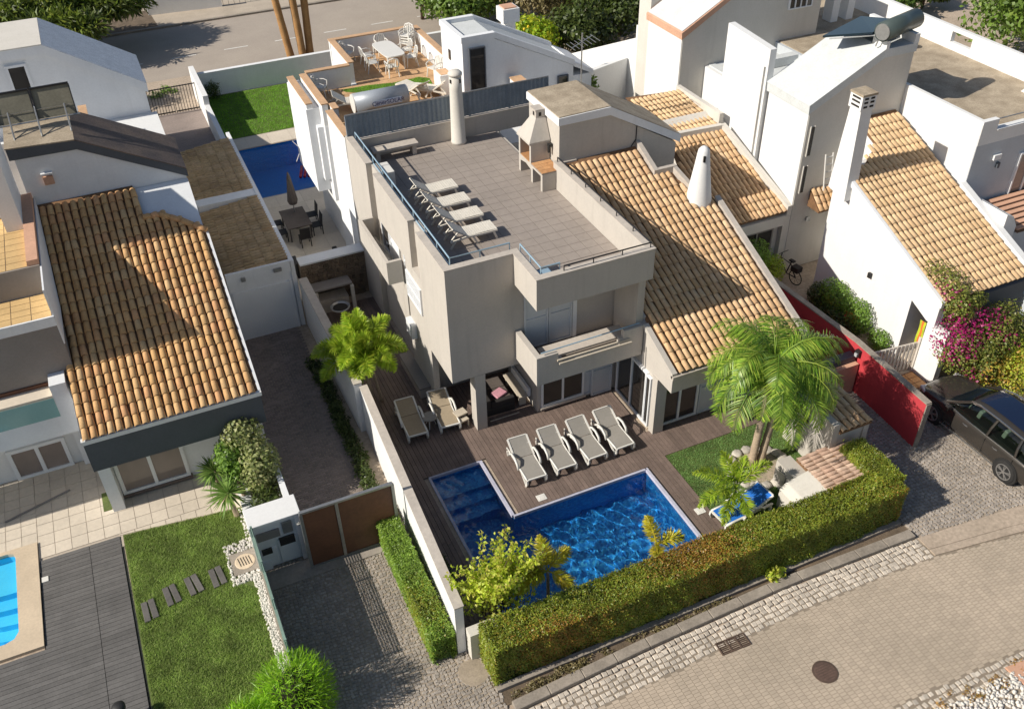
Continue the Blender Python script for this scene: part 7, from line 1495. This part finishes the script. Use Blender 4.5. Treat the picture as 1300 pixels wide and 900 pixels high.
P, d = blob((5.05, 22.1, .25), (.14, .5, .3), 260); V, F = leaves(P, d, .12, .03); t = thing('dry_plant', 'dry thin plant along the inner side of the boundary wall', 'plant', (5.05, 22.1, 0)); arrays('foliage', V, F, 'oliveleaf', t, 'stuff')
for y in (16.2, 23.0): 
    pass
P, d = blob((5.1, 16.9, .3), (.14, .7, .35), 400); V, F = leaves(P, d, .11, .05); t = thing('border_shrub', 'dark shrub in the shade between the boundary wall and the pool', 'shrub', (5.1, 16.9, 0)); arrays('foliage', V, F, 'darkleaf', t, 'stuff')
# trees behind
def tree(name, label, c, h, r, n, m, leaf=(.30, .17), trunk=.14, lumps=9, group=None):
    t = thing(name, label, 'tree', (c[0], c[1], 0), 0, group); MB().tube([(c[0], c[1], 0), (c[0]+.1, c[1], h*.5), (c[0], c[1], h*.8)], [trunk, trunk*.8, trunk*.4], 8).build('trunk', 'bark', t, True); PP, DD = [], []
    for i in range(lumps):
        a = i*2.4; k = math.sqrt((i+.5)/lumps); cc = (c[0]+r*.62*k*math.cos(a), c[1]+r*.62*k*math.sin(a), h*(.62+.30*random.random()-.22*k)); rr = r*random.uniform(.38, .55)
        MB().tube([(c[0], c[1], h*.4), cc], [trunk*.5, trunk*.15], 5).build('limb', 'bark', t)
        P, d = blob(cc, (rr, rr, rr*.75), n//lumps, .7); PP.append(P); DD.append(d+np.array([0, 0, .3]))
    V, F = leaves(np.concatenate(PP), np.concatenate(DD), *leaf); arrays('crown', V, F, m, t, 'stuff'); return t
G = 'trees beyond the back terrace'
tree('laurel_tree', 'dark green laurel tree behind the white square chimney', (22.0, 57.5), 5.2, 3.6, 9000, 'citrusleaf', group=G)
tree('olive_tree', 'greyish olive tree in the middle of the back trees', (27.0, 56.0), 5.6, 3.8, 9500, 'oliveleaf', (.26, .12), group=G)
tree('dark_tree', 'dark evergreen tree left of the tall white chimney wall', (31.2, 57.0), 5.8, 3.8, 9000, 'darkleaf', group=G)
t = tree('lemon_tree', 'bright green lemon tree with yellow fruit behind the sloping white roof', (22.8, 50.0), 3.4, 2.3, 5200, 'lemonleaf', (.28, .16), group=G)
b = MB()
for i in range(26):
    p, d = blob((22.6, 49.3, 2.2), (1.5, 1.4, 1.1), 1, .2); b.lathe([(.01, -.09), (.08, -.04), (.08, .04), (.01, .09)], tuple(p[0]), 6)
b.build('fruit', 'lemon', t)['kind'] = 'stuff'
tree('dark_tree', 'shaded dark tree between the olive and the white garden wall', (27.0, 51.0), 3.2, 2.8, 5000, 'darkleaf', group=G)
tree('laurel_tree', 'dark tree at the top beyond the olive tree', (25.5, 62.5), 5.6, 3.8, 7000, 'darkleaf', group=G)
tree('laurel_tree', 'green tree at the top right of the back trees', (30.5, 64), 5.6, 3.8, 7000, 'citrusleaf', group=G)
tree('laurel_tree', 'dark tree nearest the street at the left of the back trees', (21.0, 62.5), 5.0, 3.2, 6000, 'darkleaf', group=G)
for x, y, h, lb in ((20.0, 36.2, 5.2, 'thin wispy conifer in front of the white wall'), (18.8, 34.4, 5.4, 'loose leafy plant beside the television aerial')):
    t = thing('wispy_plant', lb, 'plant', (x, y, 0)); MB().tube([(x, y, 0), (x, y, h)], [.06, .02], 6).build('stem', 'bark', t); k = rng.random(420)[:, None]; P = np.array([x, y, 2.6])+k*np.array([0, 0, h-2.4])+rng.normal(0, .34, (420, 3))*(1.15-k); V, F = leaves(P, rng.normal(0, 1, P.shape), .22, .09); arrays('foliage', V, F, 'citrusleaf', t, 'stuff')
tree('dark_tree', 'dark evergreen filling the corner by the tall white chimney wall', (31.5, 53.5), 4.2, 3.4, 7000, 'darkleaf', group=G)
tree('laurel_tree', 'mid green tree top centre between the olive and the chimney wall', (33.5, 60.5), 5.6, 3.8, 7000, 'citrusleaf', group=G)
# pine over the street, top left
t = thing('pine_tree', 'spreading yellow green pine over the back street at the top left', 'tree', (-1, 67, 0)); MB().tube([(-1, 67, 0), (-.6, 66.8, 2.2), (-.8, 67, 4)], [.3, .24, .12], 8).build('trunk', 'bark', t, True); PP, DD = [], []
for i in range(46):
    a = random.uniform(0, 6.28); k = math.sqrt(random.random()); c = Vector((-1.3+4.6*k*math.cos(a), 66.6+3.6*k*math.sin(a), 3.6-1.5*k*k+random.uniform(-.5, .7)))
    MB().tube([(-.8, 66.9, 2.8), tuple(c)], [.09, .03], 5).build('limb', 'bark', t); P, d = blob(tuple(c), (1.25, 1.1, .6), 420, .9); PP.append(P); DD.append(d)
P, d = np.concatenate(PP), np.concatenate(DD); V, F = leaves(P, rng.normal(0, 1, P.shape), .55, .12, .4, d*1.4+np.array([0, 0, -.3])); f = rng.random(len(P))+.25*np.sin(P[:, 0]*1.3); arrays('crown', V, F, ['pineleaf', 'darkleaf'], t, 'stuff', (f > .62).astype(int))
# beyond the right villa
struct('sand_patch', MB().add([(36, 30, -.02), (70, 30, -.02), (70, 70, -.02), (36, 70, -.02)], [(0, 1, 2, 3)]), 'earth')
tree('laurel_tree', 'large dense green tree at the top right corner', (50.5, 38.0), 6.0, 4.4, 9000, 'citrusleaf', (.34, .2), .2, 14)
tree('laurel_tree', 'dense green bush tree right of the top right corner tree', (55.5, 37.5), 5.5, 4.0, 6000, 'citrusleaf', (.34, .2), .2, 10)
for x, y, h, r, m_, lb in ((45.5, 46.5, 2.6, 1.8, 'shrub', 'mid green leafy bush behind the white parapet wall'), (48.8, 47.6, 2.4, 1.7, 'yucca', 'yellowish green bush left of the sandy patch at the top right'), (52.5, 48.5, 2.5, 1.8, 'darkleaf', 'dark bush above the sandy patch at the top right')): tree('garden_bush', lb, (x, y), h, r, 1500, m_, (.36, .2), .1, 6)
P = np.concatenate([blob((.8+rng.uniform(-1.4, 2.8), 57.2+rng.uniform(-.6, .6), .1), (.35, .3, .2), 60)[0] for _ in range(16)]); V, F = leaves(P, np.tile((0, 0, 1.), (len(P), 1)), .22, .06); q = arrays('verge_weeds', V, F, 'shrub', None, 'stuff'); tag(q, 'green weeds on the verge in front of the back gate', 'weeds')
t = thing('gate_shade_tree', 'dark leafy tree casting shade over the back gate', 'tree', (-1.5, 56.5, 0))
PP = [blob((-2.2+1.0*math.cos(i), 56.2+.8*math.sin(i*1.7), 2.6+.4*math.sin(i*2.3)), (.9, .8, .6), 320, .8) for i in range(6)]; V, F = leaves(np.concatenate([p[0] for p in PP]), np.concatenate([p[1] for p in PP]), .26, .14); arrays('crown', V, F, 'darkleaf', t, 'stuff'); MB().tube([(-2.0, 56.4, 0), (-2.1, 56.3, 2.6)], [.12, .07], 7).build('trunk', 'bark', t)
